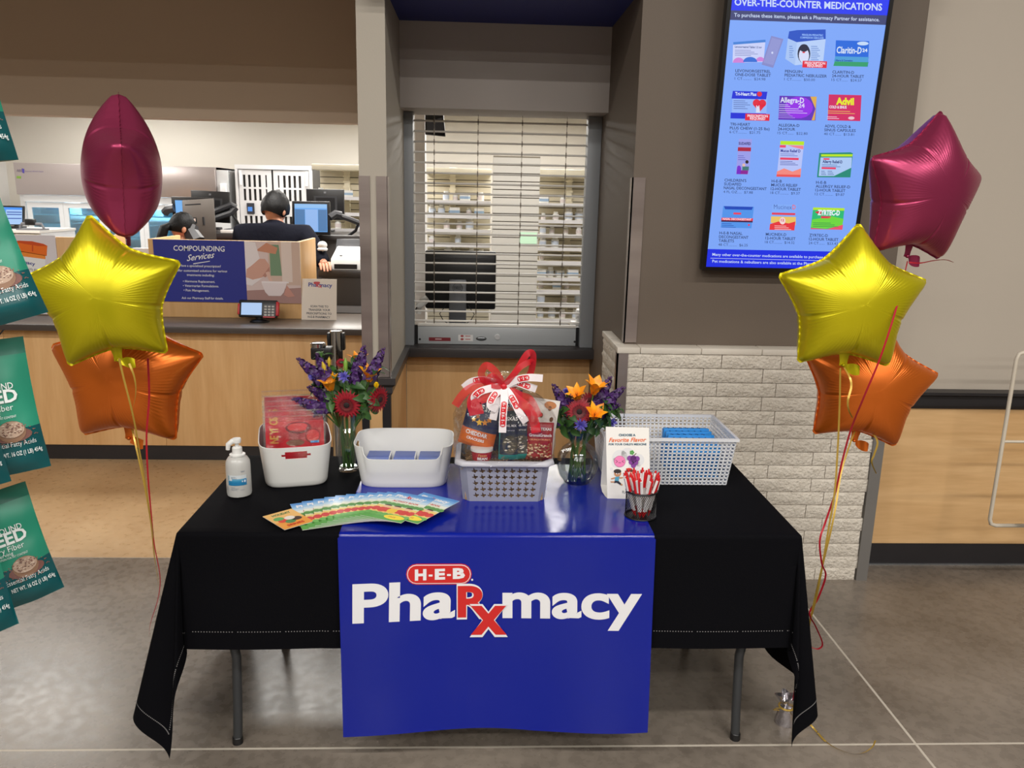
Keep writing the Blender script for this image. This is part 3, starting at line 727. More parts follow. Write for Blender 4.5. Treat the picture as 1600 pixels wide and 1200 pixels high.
cv.text('ABS', (26, 268.5), (34, 269), 4.2, flat(90, 80, 110), 2); cv.poly([(34, 263), (38, 264), (38, 271), (35, 270)], flat(70, 60, 150), 2); cv.text('American Biotech Supply', (39, 268.4), (68, 268.8), 1.8, flat(90, 80, 140), 2); cv.poly([(26, 275), (33, 275.3), (33, 279), (26, 278.7)], flat(120, 160, 60), 2); cv.done()
box('latch_bracket', (X(346), X(356), Yf - .05, Yf - .01, Z(320), Z(283)), fw, t, bevel=.01); box('end_cover', (x1 + .002, X(358), Yf - .01, Yf + .6, 0, Z(262)), fw, t)
# white locker cabinet
def cabinet():
    a, b = X(369), X(487); zt2 = Z(260, 430); t = thing('white_cabinet', 'white metal two-door cabinet with slotted windows behind the man', 'cabinet', ((a + b) / 2, Yf, 0))
    cwm = M('cabinet_white', C(230, 230, 232), .4)
    m = MB().box(a, b, Yf + .03, Yf + .5, 0, zt2); ob('carcass', m, M('cabinet_inside', C(70, 68, 66), .6), t)
    box('top_frame', (a, b, Yf - .01, Yf + .03, Z(265, 430), zt2 + .01), cwm, t)
    for q in (369, 484): box('side_frame', (X(q), X(q + 4), Yf - .01, Yf + .03, .3, Z(265, 430) - .001), cwm, t)
    for (p0, p1, sl) in ((374, 425, (382.5, 390.5, 398.5, 406.5, 416.5)), (428, 483, (436, 445, 453, 461, 469))):
        A, B = X(p0), X(p1); holes = []
        for c in sl:
            for y0, y1 in ((274, 293), (296, 314), (338, 356), (360, 378)):
                w2 = 2 if c not in (416.5, 436) else 1.2
                holes.append([(X(c - w2), Z(y1, 430)), (X(c + w2), Z(y1, 430)), (X(c + w2), Z(y0, 430)), (X(c - w2), Z(y0, 430))])
        vf = plate([(A, .3), (B, .3), (B, Z(266, 430)), (A, Z(266, 430))], holes)
        d = ob('cabinet_door', shell(vf, lambda u, v: (u, Yf, v)), cwm, t, smooth=0, solid=.012)
        hx = A + .02 if p0 < 400 else B - .02
        ob('hinge', MB().tube([(hx, Yf - .012, Z(290, 430)), (hx, Yf - .012, Z(268, 430))], .012, 8), cwm, d)
    box('key_screen', (X(385), X(396.5), Yf - .012, Yf - .002, Z(335, 430), Z(318, 430)), M('dark_panel', C(60, 62, 70), .3), t); box('screen', (X(386.5), X(393.5), Yf - .014, Yf - .0125, Z(331, 430), Z(324, 430)), glow(90, 160, 250, .8), t)
    box('notice', (X(441), X(455), Yf - .004, Yf - .001, Z(338, 430), Z(320, 430)), flat(236, 236, 236), t)
cabinet()
# rear benches and left cabinets
b1 = at(360, 352, 7.0).z
bench('dark rear work bench under the monitor arms', at(296, 366, 6.75).x, -.62, 6.75, 7.5, at(420, 366, 6.75).z)
t = thing('base_cabinet', 'low white cupboards under a computer at far left', 'cupboard', (-3.5, 7.0, 0))
zc = at(40, 360, 6.9).z; xa, xb = at(-60, 352, 6.9).x, at(60, 352, 6.9).x
box('cupboard_body', (xa, xb, 6.92, 7.5, 0, zc - .02), fw, t); box('cupboard_top', (xa - .01, xb + .01, 6.89, 7.5, zc - .02, zc), M('worktop_white', C(216, 212, 206), .4), t)
for q0, q1 in ((-20, 22), (23, 59)): box('cupboard_door', (at(q0, 360, 6.9).x, at(q1, 360, 6.9).x - .005, 6.9, 6.919, .1, zc - .03), cm, t, bevel=.003)
p = at(52, 359, 6.91); t = thing('wire_organizer', 'grey desk organizer holding a black device at far left', 'organizer', (p.x, 6.7, zc - .14))
ob('rack', MB().tube([(at(34, 360, 7.0).x, 6.98, zc + .001 + .012), (at(37, 360, 7.0).x, 6.98, zc + .05), (at(68, 360, 7.0).x, 6.98, zc + .05), (at(71, 360, 7.0).x, 6.98, zc + .013)], .012, 6), mgrey, t); ob('device', MB().box(at(44, 361, 7.0).x, at(59, 361, 7.0).x, 6.955, 7.0, zc + .04, zc + .09), black, t, bevel=.008)
box('tray', (at(33, 366, 7.0).x, at(72, 366, 7.0).x, 6.93, 7.06, zc + .0005, zc + .012), mgrey, t)
# right work bench with scanner
Yb = 6.0; zb2 = at(540, 423, Yb).z
bench('dark work bench carrying the document scanner beside the pillar', at(497, 423, Yb).x, -.53, Yb, 6.7, zb2, th=.05)
struct(box('trim_bench_ledge', (-1.15, -.525, 5.62, 5.98, at(545, 480, 5.9).z - .04, at(545, 480, 5.9).z), dk))
zk = at(420, 366, 6.75).z
def quad_monitor(lab, q, Y, scr=None, vec=(0, .035, 0), yo=(0, 0, 0, 0), arm=None, back=None, mat=None, name='computer_monitor', pole=None, zk0=0):
    """q = four photo corners tl,tr,br,bl ; yo = depth offset of each"""
    P = [at(x, y, Y + o) for (x, y), o in zip(q, yo)]; c = sum(P, Vector()) / 4
    t = thing(name, lab, 'monitor', (c.x, c.y, c.z)); d = Vector(vec)
    ob('housing', MB().hexa([P[3], P[2], P[1], P[0]] + [p + d for p in (P[3], P[2], P[1], P[0])]), mat or black, t, bevel=.005)
    def L(u, v, o=-.002): return (P[0] * (1 - u) + P[1] * u) * (1 - v) + (P[3] * (1 - u) + P[2] * u) * v + Vector((0, o, 0))
    def quad(n, u0, v0, u1, v1, m, o=-.002): ob(n, MB().add([L(u0, v0, o), L(u1, v0, o), L(u1, v1, o), L(u0, v1, o)], [(0, 1, 2, 3)]), m, t, smooth=0)
    if scr: scr(quad)
    if back: back(quad)
    if pole is not None:
        c2 = c + Vector((0, .06, 0)); x2 = pole
        ob('pole', MB().tube([(x2, c2.y + .03, zk0 + .001), (x2, c2.y + .03, c.z)], .018, 8), dgrey, t); ob('pole_foot', MB().box(x2 - .06, x2 + .06, c2.y - .02, c2.y + .08, zk0 + .0005, zk0 + .02), dgrey, t, bevel=.004)
        ob('mount', MB().box(min(x2, c.x) - .03, max(x2, c.x) + .03, c.y + .03, c.y + .075, c.z - .03, c.z + .03), dgrey, t)
    if arm:
        for path, r in arm: ob('arm', MB().tube([at(x, y, Y + o) for x, y, o in path], r, 8), dgrey, t)
    return t
def scr1(q):
    q('screen', .07, .08, .93, .9, glow(110, 178, 250, .9)); q('window_bar', .07, .08, .93, .2, glow(150, 200, 250, .9), -.003); q('document', .35, .24, .68, .88, glow(150, 190, 246, .9), -.003)
    q('side_list', .08, .24, .34, .88, glow(80, 128, 180, .9), -.003); q('side_list', .69, .24, .92, .88, glow(80, 128, 180, .9), -.003)
quad_monitor('computer monitor with lit blue screen right of the man', [(456, 314), (515, 315), (516, 368), (457, 367)], 6.7, scr1, pole=at(500, 340, 6.8).x, zk0=zb2, arm=[([(515, 340, .0), (524, 334, .03), (533, 336, .05)], .03), ([(528, 336, .05), (545, 342, .05), (566, 350, .1)], .022), ([(560, 350, .1), (556, 360, .15), (537, 374, .2)], .012)])
def bk(q):
    q('back_recess', .2, .22, .82, .8, dgrey); q('inner_recess', .26, .28, .76, .76, black, -.003); q('maker_badge', .47, .08, .53, .14, mgrey, -.003)
quad_monitor('black monitor back above the lit screen beside the pillar', [(478, 295), (537, 296), (538, 344), (480, 343)], 7.3, back=bk, pole=at(508, 340, 7.3).x, zk0=zk)
quad_monitor('black monitor back standing between fridge and white cabinet', [(298, 297), (358, 300), (359, 349), (300, 345)], 7.3, back=bk, pole=at(328, 340, 7.3).x, zk0=zk, arm=[([(333, 331, -.05), (362, 320, -.05), (369, 324, -.04)], .026), ([(333, 342, -.05), (362, 332, -.05), (369, 324, -.04)], .026), ([(363, 335, -.04), (370, 345, 0), (376, 356, .05)], .010)])
def scr2(q):
    q('screen', .09, .1, .95, .92, glow(120, 186, 250, .9)); q('desktop_shape', .28, .55, .42, .86, glow(20, 80, 220, .9), -.003)
quad_monitor('computer monitor with blue desktop behind the brown-backed monitor', [(267, 307), (333, 309), (333, 363), (272, 363)], 7.0, scr2, pole=at(310, 340, 7.0).x, zk0=zk, arm=[([(272, 325, -.02), (262, 327, -.02), (258, 332, 0)], .035)])
def bk2(q):
    q('vent_slot', .1, .1, .6, .125, black); q('cable_recess', .26, .42, .44, .56, black); q('cable_clip', .32, .44, .4, .51, flat(200, 180, 170), -.003)
bench('lower work bench directly behind the blue compounding sign', -2.2, -1.85, 6.42, 6.74, .9)
quad_monitor('grey-brown monitor back facing the shop above the blue sign', [(284, 313), (332, 310), (337, 377), (288, 380)], 6.35, back=bk2, yo=(0, .25, .25, 0), pole=at(309, 345, 6.6).x, zk0=.9, mat=M('brown_grey_plastic', C(84, 76, 70), .45), arm=[([(300, 352, -.06), (297, 362, -.08), (306, 378, -.1)], [.05, .06, .07])])
def scr3(q):
    q('screen', .05, .08, .97, .95, glow(70, 150, 250, .95)); q('window', .28, .2, .97, .95, glow(170, 206, 250, .95), -.003)
    for v in (.3, .42, .62): q('text_line', .32, v, .95, v + .05, glow(50, 90, 180, .9), -.004)
quad_monitor('computer with lit blue screen on the white cupboards at far left', [(0, 321), (36, 322), (36, 352), (-2, 352)], 7.1, scr3, pole=at(15, 340, 7.1).x, zk0=zc)
p = at(366, 356, 7.0); zk = at(420, 366, 6.75).z
t = thing('keyboard', 'black keyboard on the rear bench left of the man', 'keyboard', (p.x, 6.95, zk)); box('key_tray', (at(350, 356, 6.9).x, at(385, 356, 6.9).x, 6.85, 7.0, zk + .001, zk + .022), black, t, bevel=.004); box('keys', (at(352, 356, 6.9).x, at(383, 356, 6.9).x, 6.86, 6.99, zk + .0221, zk + .03), dgrey, t)
p = at(354, 368, 6.5); t = thing('tissue_box', 'small white box standing behind the blue sign, left of the man', 'box', (p.x, 6.8, p.z)); box('box_body', (at(345.5, 360, 6.8).x, at(362, 360, 6.8).x, 6.78, 6.86, at(420, 366, 6.75).z + .001, at(354, 359, 6.8).z), M('tissue_white', C(206, 200, 196), .6), t, bevel=.003)
box('opening', (at(349, 359, 6.8).x, at(359, 359, 6.8).x, 6.8, 6.84, at(354, 359, 6.8).z, at(354, 359, 6.8).z + .001), mgrey, t)
def scanner():
    xa, xb = at(518, 400, 6.1).x, at(566, 400, 6.1).x; t = thing('document_scanner', 'white document scanner with dark paper chute beside the steel pillar guard', 'scanner', ((xa + xb) / 2, 6.15, zb2))
    h = at(540, 395, 6.05).z - zb2
    ob('scanner_body', MB().hexa([(xa, 6.03, zb2 + .001), (xb, 6.03, zb2 + .001), (xb, 6.06, zb2 + h * .65), (xa, 6.06, zb2 + h * .65), (xa + .02, 6.28, zb2 + .001), (xb - .02, 6.28, zb2 + .001), (xb - .02, 6.24, zb2 + h * 1.3), (xa + .02, 6.24, zb2 + h * 1.3)]), white, t, bevel=.008)
    box('output_slot', (xa + .03, xb - .03, 6.028, 6.04, zb2 + .01, zb2 + h * .35), black, t)
    q = [at(524, 394, 6.26), at(566, 396, 6.26), at(565, 374, 6.38), at(526, 374, 6.38)]; ob('paper_chute', MB().hexa([Vector(v) for v in q] + [v + Vector((0, .012, .004)) for v in q]), dgrey, t, bevel=.003)
    box('button', (xa + .06, xa + .08, 6.09, 6.12, zb2 + h * .8, zb2 + h * .83), mgrey, t)
scanner()
p = at(504, 390, 6.2); t = thing('desk_webcam', 'small white camera on a thin stand between divider and scanner', 'camera', (p.x, 6.2, zb2))
ob('head', MB().ball((p.x, 6.2, at(504, 383, 6.2).z), .036, .03, .03), white, t); ob('collar', MB().lathe([(0, -.012), (.035, -.012), (.04, 0), (.03, .012), (0, .012)], 16, (p.x, 6.2, at(504, 389, 6.2).z)), white, t); ob('stem', MB().tube([(p.x, 6.2, zb2 + .005), (p.x, 6.2, at(504, 390, 6.2).z)], .006, 6), dgrey, t); ob('base', MB().lathe([(0, 0), (.05, 0), (.05, .008), (0, .008)], 16, (p.x, 6.2, zb2 + .001)), dgrey, t)
t = thing('computer_mouse', 'white mouse under the hand beside the scanner', 'mouse', (at(514, 417, 6.05).x, 6.05, zb2)); p = at(514, 417, 6.05); ob('mouse_body', MB().ball((p.x, 6.09, zb2 + .012), .03, .05, .018), white, t); ob('wheel', MB().ball((p.x, 6.06, zb2 + .026), .006, .01, .006), mgrey, t)
# ---------------------------------------------------------------- people behind the counter
def skin_mesh(J, E, sub=2):
    """J: {name: (x, y, z, r)}, first is the root; E: edges -> smooth skin (v, f)"""
    names = list(J); me = bpy.data.meshes.new('tmp')
    me.from_pydata([J[n][:3] for n in names], [(names.index(a), names.index(b)) for a, b in E], [])
    o = bpy.data.objects.new('tmp', me); COL.objects.link(o)
    md = o.modifiers.new('s', 'SKIN'); md.use_smooth_shade = True
    for i, n in enumerate(names):
        r = J[n][3]; d = me.skin_vertices[0].data[i]; d.radius = r if isinstance(r, tuple) else (r, r); d.use_root = i == 0
    ss = o.modifiers.new('u', 'SUBSURF'); ss.levels = sub
    dg = bpy.context.evaluated_depsgraph_get(); e = o.evaluated_get(dg); m2 = e.to_mesh()
    v = [tuple(q.co) for q in m2.vertices]; f = [tuple(q.vertices) for q in m2.polygons]
    e.to_mesh_clear(); bpy.data.objects.remove(o); bpy.data.meshes.remove(me)
    m = MB(); m.add(v, f); return m
def hand(m, P, d, up, s=1.0, curl=.5):
    """palm and five bent fingers from wrist P along d"""
    d = Vector(d).normalized(); up = Vector(up).normalized(); sd = d.cross(up).normalized()
    J = {'w': (*P, .026 * s)}; J['p'] = (*(P + d * .05 * s), .030 * s); E = [('w', 'p')]
    k = skin_mesh(J, E, 1); m.add(k.v, k.f)
    for i, (o, L) in enumerate(((-.030, .062), (-.010, .075), (.010, .072), (.029, .056))):
        a = P + d * .07 * s + sd * o * s; b = a + d * L * .5 * s - up * .004; c = b + (d - up * curl).normalized() * L * .35 * s; e = c + (d * .6 - up * curl * 1.6).normalized() * L * .3 * s
        m.tube([a - d * .02 * s, a, b, c, e], [.0095 * s, .0095 * s, .0088 * s, .0078 * s, .006 * s], 8)
    a = P + d * .025 * s - sd * .03 * s; b = a + (d * .7 - sd * .7) * .035 * s; c = b + (d - sd * .2 - up * .3).normalized() * .03 * s
    m.tube([a + sd * .015 * s, a, b, c], [.012 * s, .012 * s, .0105 * s, .008 * s], 8)
def head(m, c, s, R, ears=True):
    """skull, jaw, nose, brow, ears; faces -Y before R"""
    V = MB()
    def fn(u, v):
        a = u * 2 * PI; e = (v - .5) * PI; x = math.cos(e) * math.sin(a); y = -math.cos(e) * math.cos(a); z = math.sin(e)
        X = .074 * x; Y = .094 * y; Z = .112 * z
        if z < 0: k = 1 + .30 * z; X *= k; Y = Y * (1 + .12 * z) - .012 * -z
        if y < -.3 and abs(x) < .22 and -.35 < z < .12: Y -= .016 * (1 - abs(x) / .22) * (1 - abs(z + .18) / .3 if abs(z + .18) < .3 else 0)
        if y < -.5 and .05 < z < .28 and .15 < abs(x) < .6: Y += .008
        return R @ (Vector((X, Y, Z)) * s) + Vector(c)
    V.grid(fn, 32, 20, True); m.add(V.v, V.f)
    if ears:
        for q in (-1, 1):
            m.ball(R @ (Vector((q * .078, .012, -.01)) * s) + Vector(c), .010 * s, .020 * s, .032 * s, 10, 8, R)
def face(t, c, s, R):
    m = MB()
    for q in (-1, 1): m.ball(R @ (Vector((q * .030, -.080, .008)) * s) + Vector(c), .011 * s, .008 * s, .006 * s, 10, 6, R)
    ob('eyes', m, M('eye_dark', C(40, 30, 26), .2), t)
    ob('mouth', MB().ball(R @ (Vector((0, -.083, -.055)) * s) + Vector(c), .022 * s, .006 * s, .006 * s, 12, 6, R), M('lip', C(160, 88, 80), .5), t)
def person(lab, x, y, top, yaw, tilt, jk, jkname, hands, s=1.0, lean=0, drop=.235, bw=1.0):
    t = thing('person', lab, 'person', (x, y, 0)); B = Matrix.Translation((x, y, 0)) @ Matrix.Rotation(yaw, 4, 'Z')
    g = B.to_3x3()
    def W(a): return B @ Vector(a)
    hc = top - .112 * s; sh = hc - drop * s; hip = sh - .50 * s
    Rh = g @ Matrix.Rotation(tilt[0], 3, 'X') @ Matrix.Rotation(tilt[1], 3, 'Y') @ Matrix.Rotation(tilt[2], 3, 'Z')
    fwd = -.05 - lean
    J = {'hip': (0, 0, hip, .145), 'wst': (0, -.01, hip + .17, (.15, .12)), 'chs': (0, lean * -.5, sh - .12, (.175, .125)), 'nkb': (0, fwd * .7, sh + .03, (.075, .07)), 'nk': (0, fwd * .9, sh + .09, .058), 'hd': (0, fwd, hc - .03, .055)}
    E = [('hip', 'wst'), ('wst', 'chs'), ('chs', 'nkb'), ('nkb', 'nk'), ('nk', 'hd')]
    for q, n in ((-1, 'l'), (1, 'r')):
        J['kn' + n] = (q * .10, -.02, hip * .52, .062); J['an' + n] = (q * .10, .01, .10, .042); J['ft' + n] = (q * .11, -.15, .045, .036)
        J['th' + n] = (q * .09, 0, hip - .10, .088)
        E += [('hip', 'th' + n), ('th' + n, 'kn' + n), ('kn' + n, 'an' + n), ('an' + n, 'ft' + n)]
    JJ = {k: (*W(v[:3]), v[3]) for k, v in J.items()}
    body = skin_mesh(JJ, E, 1); hcw = W((0, fwd, hc)); head(body, hcw, s, Rh)
    jk_J = {k: (*J[k][:3], J[k][3]) for k in ('hip', 'wst', 'chs')}
    jk_J['hip'] = (0, 0, hip - .06, .165); jk_J['wst'] = (0, -.01, hip + .17, (.17, .14)); jk_J['chs'] = (0, lean * -.5, sh - .12, (.19 * bw, .145)); jk_J['nkb'] = (0, fwd * .6, sh + .015, (.095, .085)); jk_J['col'] = (0, fwd * .75, sh + .06, (.068, .066))
    je = [('hip', 'wst'), ('wst', 'chs'), ('chs', 'nkb'), ('nkb', 'col')]
    jw = {k: (*W(v[:3]), v[3]) for k, v in jk_J.items()}
    for n, q in (('l', 1), ('r', -1)):
        P = hands[n]; S0 = W((q * .185 * s * bw, lean * -.4, sh - .045)); Hd = Vector(P)
        el = (S0 + Hd) / 2 + Vector((0, 0, -.10)) + g @ Vector((q * .07, .06, 0))
        jw['s' + n] = (*S0, .078 * s); jw['e' + n] = (*el, .056 * s); jw['w' + n] = (*(el * .12 + Hd * .88), .040 * s)
        je += [('chs', 's' + n), ('s' + n, 'e' + n), ('e' + n, 'w' + n)]
        d = (Hd - el).normalized(); body.tube([el * .3 + Hd * .7, Hd], [.030, .026], 10); hand(body, Hd, (d.x, d.y, -.1), (0, 0, 1), s, .5)
    bo = ob('body', body, skin, t, smooth=60)
    ob(jkname, skin_mesh(jw, je, 2), jk, t, smooth=80)
    tr = {k: (*W(J[k][:3]), (J[k][3] if not isinstance(J[k][3], tuple) else J[k][3][0]) * 1.12) for k in J if k[:2] in ('hi', 'th', 'kn', 'an')}
    tr['hip'] = (*W((0, 0, hip)), .15)
    ob('trousers', skin_mesh(tr, [e for e in E if e[0] in tr and e[1] in tr], 1), M('dark_trousers', C(34, 34, 40), .8), t, smooth=80)
    sh_m = MB()
    for q in (-1, 1): sh_m = MB().ball(W((q * .11, -.10, .05)), .055, .14, .05, 14, 8, g); ob('shoe', sh_m, black, t)
    face(t, hcw, s, Rh); return t, hcw, Rh, g
def hair_cap(t, c, s, R, back=.0, low=-.55, puff=1.09):
    m = MB()
    def fn(u, v):
        a = u * 2 * PI; fr = max(0, math.cos(a)); lo = low * (1 - fr) + .42 * fr ; e = math.asin(max(-1, lo)) * (1 - v) + PI / 2 * v
        x = math.cos(e) * math.sin(a); y = -math.cos(e) * math.cos(a); z = math.sin(e)
        w = 1 + .05 * mnoise.noise(Vector((x * 6, y * 6, z * 9)))
        k = 1 + .30 * min(z, 0)
        return R @ (Vector((.080 * x * puff * w * k, .100 * y * puff * w, .118 * z * w * (puff if z > 0 else 1))) * s) + Vector(c)
    m.grid(fn, 40, 14, True); return ob('hair', m, hairm, t, smooth=80)
navyj = M('navy_jacket', C(10, 12, 24), .8, spec=.12, bump=(30, .3, .012))
mx, my = at(421, 322, 6.3).x, 6.36
mtop = at(421, 301, 6.3).z
mh = at(506, 413, 6.12); mh.z = zb2 + .045
t, hc, Rh, g = person('man in a navy jacket with short black hair, seen from behind at the counter', mx, my, mtop, PI, (math.radians(22), math.radians(-10), math.radians(-14)), navyj, 'jacket', {'r': tuple(mh), 'l': (mx - .20, my + .26, 1.02)}, 1.13, .06, .122, 1.18)
hair_cap(t, hc, 1.13, Rh, low=-.45, puff=1.14)
# woman: dark ponytail, red top
wx, wy = at(263, 352, 6.2).x, 6.2
wtop = at(263, 334, 6.2).z
redt = M('red_top', C(176, 28, 36), .7)
t, hc, Rh, g = person('woman in a red top with a dark ponytail, sitting low behind the blue sign', wx, wy, wtop, math.radians(130), (math.radians(12), 0, 0), redt, 'red_top', {'r': (wx + .24, wy + .02, wtop - .48), 'l': (wx + .05, wy + .35, wtop - .5)}, .92, .05, .185)
hair_cap(t, hc, .92, Rh, low=-.35)
pw = hc + g @ Vector((0, .10, -.02)); ob('ponytail', MB().tube([hc + g @ Vector((0, .085, .02)), hc + g @ Vector((0, .13, .0)), hc + g @ Vector((.02, .16, -.10)), hc + g @ Vector((.03, .15, -.24))], [.022, .034, .036, .012], 12), hairm, t, smooth=80)
# ---------------------------------------------------------------- table, cloth, banner
TX0, TX1, TY0, TY1, TZ = -.850, .962, 2.206, 2.905, .738
t = thing('folding_table', 'folding table under black cloth with dark bent steel legs', 'table', (.055, 2.55, 0))
box('tabletop', (TX0 + .008, TX1 - .008, TY0 + .012, TY1 - .008, TZ - .042, TZ - .002), mgrey, t, bevel=.006)
tub = M('dark_powder_steel', C(66, 68, 70), .42, .4)
for x, y, b in ((-.741, 2.262, 1), (.852, 2.264, 1), (-.72, 2.82, -1), (.83, 2.82, -1)):
    s = 1 if x > 0 else -1
    l = ob('leg', MB().tube([(x, y, .004), (x - s * .006, y, .12), (x - s * .012, y, .30), (x + s * .002, y, .40), (x + s * .0, y + b * .02, .55), (x, y + b * .03, .69)], .0145, 12), tub, t)
    ob('foot_cap', MB().lathe([(0, 0), (.0165, 0), (.0165, .022), (.0148, .024), (0, .024)], 14, (x, y, .0)), black, l)
for x in (-.73, .84): ob('cross_bar', MB().tube([(x, 2.28, .42), (x, 2.82, .42)], .010, 8), tub, t)
DF, DS = .372, .60
Lx, Wy = TX1 - TX0, TY1 - TY0
def cloth(s, q, e=0):
    """cloth coordinates: s, q measured from the table's front left corner; overhang hangs down"""
    a = -s if s < 0 else (s - Lx if s > Lx else 0); b = -q if q < 0 else (q - Wy if q > Wy else 0)
    X = TX0 + min(max(s, 0), Lx); Y = TY0 + min(max(q, 0), Wy)
    r = math.hypot(a, b)
    if r < 1e-9: return Vector((X, Y, TZ + .002 + .0008 * mnoise.noise(Vector((s * 7, q * 7, 0))) + e))
    th = math.atan2(b, a); sx = -1 if s < 0 else 1; sy = -1 if q < 0 else 1
    cr = math.sin(2 * th) if a > 0 and b > 0 else 0
    if a > 0 and b > 0:
        tt_ = th / (PI / 2); sf = 15 if s < 0 else 9; ph = th + (.46 if s < 0 else .30) * math.sin(2 * th) * min(r / .12, 1); al = math.radians(1.5 + (sf - 1.5) * (1 - tt_) ** 1.4 + 2.2 * math.sin(9 * th))
    elif b > 0:
        ph = PI / 2; al = math.radians(1.2 + (.9 if abs(s - Lx / 2) > .5 else .2) * math.sin(s * 9) * min(r / .3, 1)); e2 = min(s, Lx - s)
        if e2 < .16: al += math.radians(.3 * (1 - e2 / .16))
    else:
        ph = 0; al = math.radians((15 if s < 0 else 9) + 2.6 * math.sin(q * 14) * min(1, q / .1))
        e2 = min(q, Wy - q)
    rho = .012; arc = rho * PI / 2
    if r < arc: k = r / rho; out = rho * math.sin(k); dn = rho * (1 - math.cos(k))
    else: out = rho + (r - arc) * math.sin(al); dn = rho + (r - arc) * math.cos(al)
    dx, dy = math.cos(ph) * sx, math.sin(ph) * sy
    if a <= 0: dx = 0
    if b <= 0: dy = 0
    return Vector((X + dx * (out + e), Y + dy * (out + e), max(TZ + .002 - dn, .012)))
def axis(L, d, inner, outer):
    A = [-d + d * (i / outer) ** .8 for i in range(outer)]; A += [-.012, -.006] if False else []
    A = sorted(set([-d * (1 - i / outer) for i in range(outer)] + [-.018, -.012, -.006, 0] + [L * i / inner for i in range(inner + 1)] + [L + .006, L + .012, L + .018] + [L + d * (i + 1) / outer for i in range(outer)]))
    return A
AS, AQ = axis(Lx, DS, 60, 34), axis(Wy, DF, 24, 34)
m = MB(); m.v = [tuple(cloth(s, q)) for q in AQ for s in AS]; n = len(AS)
m.f = [(j * n + i, j * n + i + 1, (j + 1) * n + i + 1, (j + 1) * n + i) for j in range(len(AQ) - 1) for i in range(n - 1)]
t = thing('tablecloth', 'black tablecloth with stitched hem draped over the folding table', 'tablecloth', (.055, 2.55, 0))
clothm = M('black_cloth', C(8, 8, 12), .85, spec=.08, bump=(260, .12, .004))
ob('cloth', m, clothm, t, smooth=80, solid=.0012)
m = MB(); hem = .058
def dash(s, q, ds, dq):
    p = cloth(s, q); p2 = cloth(s + ds, q + dq); u = (p2 - p)
    if u.length < 1e-5: return
    u.normalize(); o = cloth(s, q, .002)
    i1 = cloth(s + dq, q - ds); nrm = u.cross((i1 - p).normalized())
    if nrm.y > 0: nrm = -nrm
    o = p + nrm * .0025; v = u.cross(nrm).normalized()
    for sg in (.0014,):
        m.add([o - u * .0016 - v * sg, o + u * .0016 - v * sg, o + u * .0016 + v * sg, o - u * .0016 + v * sg], [(0, 1, 2, 3)])
s = -DS + hem
while s < Lx + DS - hem:
    if not (.05 * 1 < (s * 7.3 % 1) < .12): dash(s, -DF + hem, .001, 0)
    s += .0082
for s0 in (-DS + hem, Lx + DS - hem):
    q = -DF + hem
    while q < .12: dash(s0, q, 0, .001); q += .0082
st = ob('stitching', m, M('stitch_grey', C(120, 118, 118), .7), t, smooth=0); st['kind'] = 'stuff'
# banner
BX0, BX1 = -.392, .526
vin = M('blue_vinyl', C(5, 26, 138), .17, spec=.45, bump=(5, .06, .03))
def ban(x, d, e=0):
    """d<0: distance back on the table; d>0 down the front"""
    rho = .013; y0, z0 = TY0 - .012, TZ + .0050
    cr = .0006 * mnoise.noise(Vector((x * 9, d * 9, 3)))
    if d <= 0: return Vector((x, y0 + rho * .4 - d, z0 + cr + e))
    arc = rho * PI / 2
    if d < arc: k = d / rho; return Vector((x, y0 + rho * .4 - (rho + e) * math.sin(k), z0 - rho + (rho + e) * math.cos(k)))
    h = d - arc; u = (x - BX0) / (BX1 - BX0)
    y = y0 + rho * .4 - rho - .046 * h - .010 * h * math.sin(u * 8.0 + .6) - .004 * math.sin(h * 9 + u * 3) * h
    return Vector((x + (u * 2 - 1) * .004 + h * (.008 if u < .5 else .010) * abs(u * 2 - 1), y - e, z0 - rho - h))
def bend(u): return .640 + .014 * (1 - u) ** 3 - .012 * math.sin(u * PI * 1.6) * (u < .62) + .004 * math.sin(u * 9)
m = MB(); ds = [-.62 + .05 * i for i in range(12)] + [-.02, -.006, 0] + [.0035 * i for i in range(1, 7)]
nv = 30
def bf(u, v):
    k = v * (len(ds) + nv); i = int(round(k)); x = BX0 + (BX1 - BX0) * u
    if i < len(ds): return ban(x, ds[i])
    return ban(x, .0245 + (bend(u) - .0245) * (i - len(ds)) / nv)
m.grid(bf, 60, len(ds) + nv)
t = thing('table_banner', 'glossy blue vinyl pharmacy banner lying across the black tablecloth', 'banner', ((BX0 + BX1) / 2, TY0, .74))
ob('vinyl_sheet', m, vin, t, smooth=60, solid=-.0006)
fn, O, U, V, N = planar((0, 2.176, 0), (1, 0, 0), (0, 0, 1)); inv = pixinv(O, U, V, N)
ztopb = TZ + .005 - .013 + .013 * PI / 2
cv = Canvas(t, lambda a, b, e=0: ban(a, ztopb - b, .0012 + e), inv, eps=.0006)
bw = flat(226, 226, 228, .35); br = flat(200, 38, 36, .35)
def outline_text(s, a, b, h, m1, m2, o, L): 
    cv.text(s, (a[0] - o, a[1] + o), (b[0] + o, b[1] + o), h + 2 * o, m2, L, bold=.05, res=8); cv.text(s, a, b, h, m1, L + 1, bold=.03, res=8)
cv.text('Pha', (552, 970.5), (711, 963.5), 55, bw, 1, bold=.03, res=8); cv.text('macy', (785, 963.5), (999, 964.5), 52.5, bw, 1, bold=.03, res=8)
cv.pill(686.4, 897.8, 51, 16, br, 1, 'logo'); cv.pill(686.4, 897.8, 49.5, 14.5, bw, 2, 'logo'); cv.pill(686.4, 897.8, 48.3, 13.3, br, 3, 'logo')
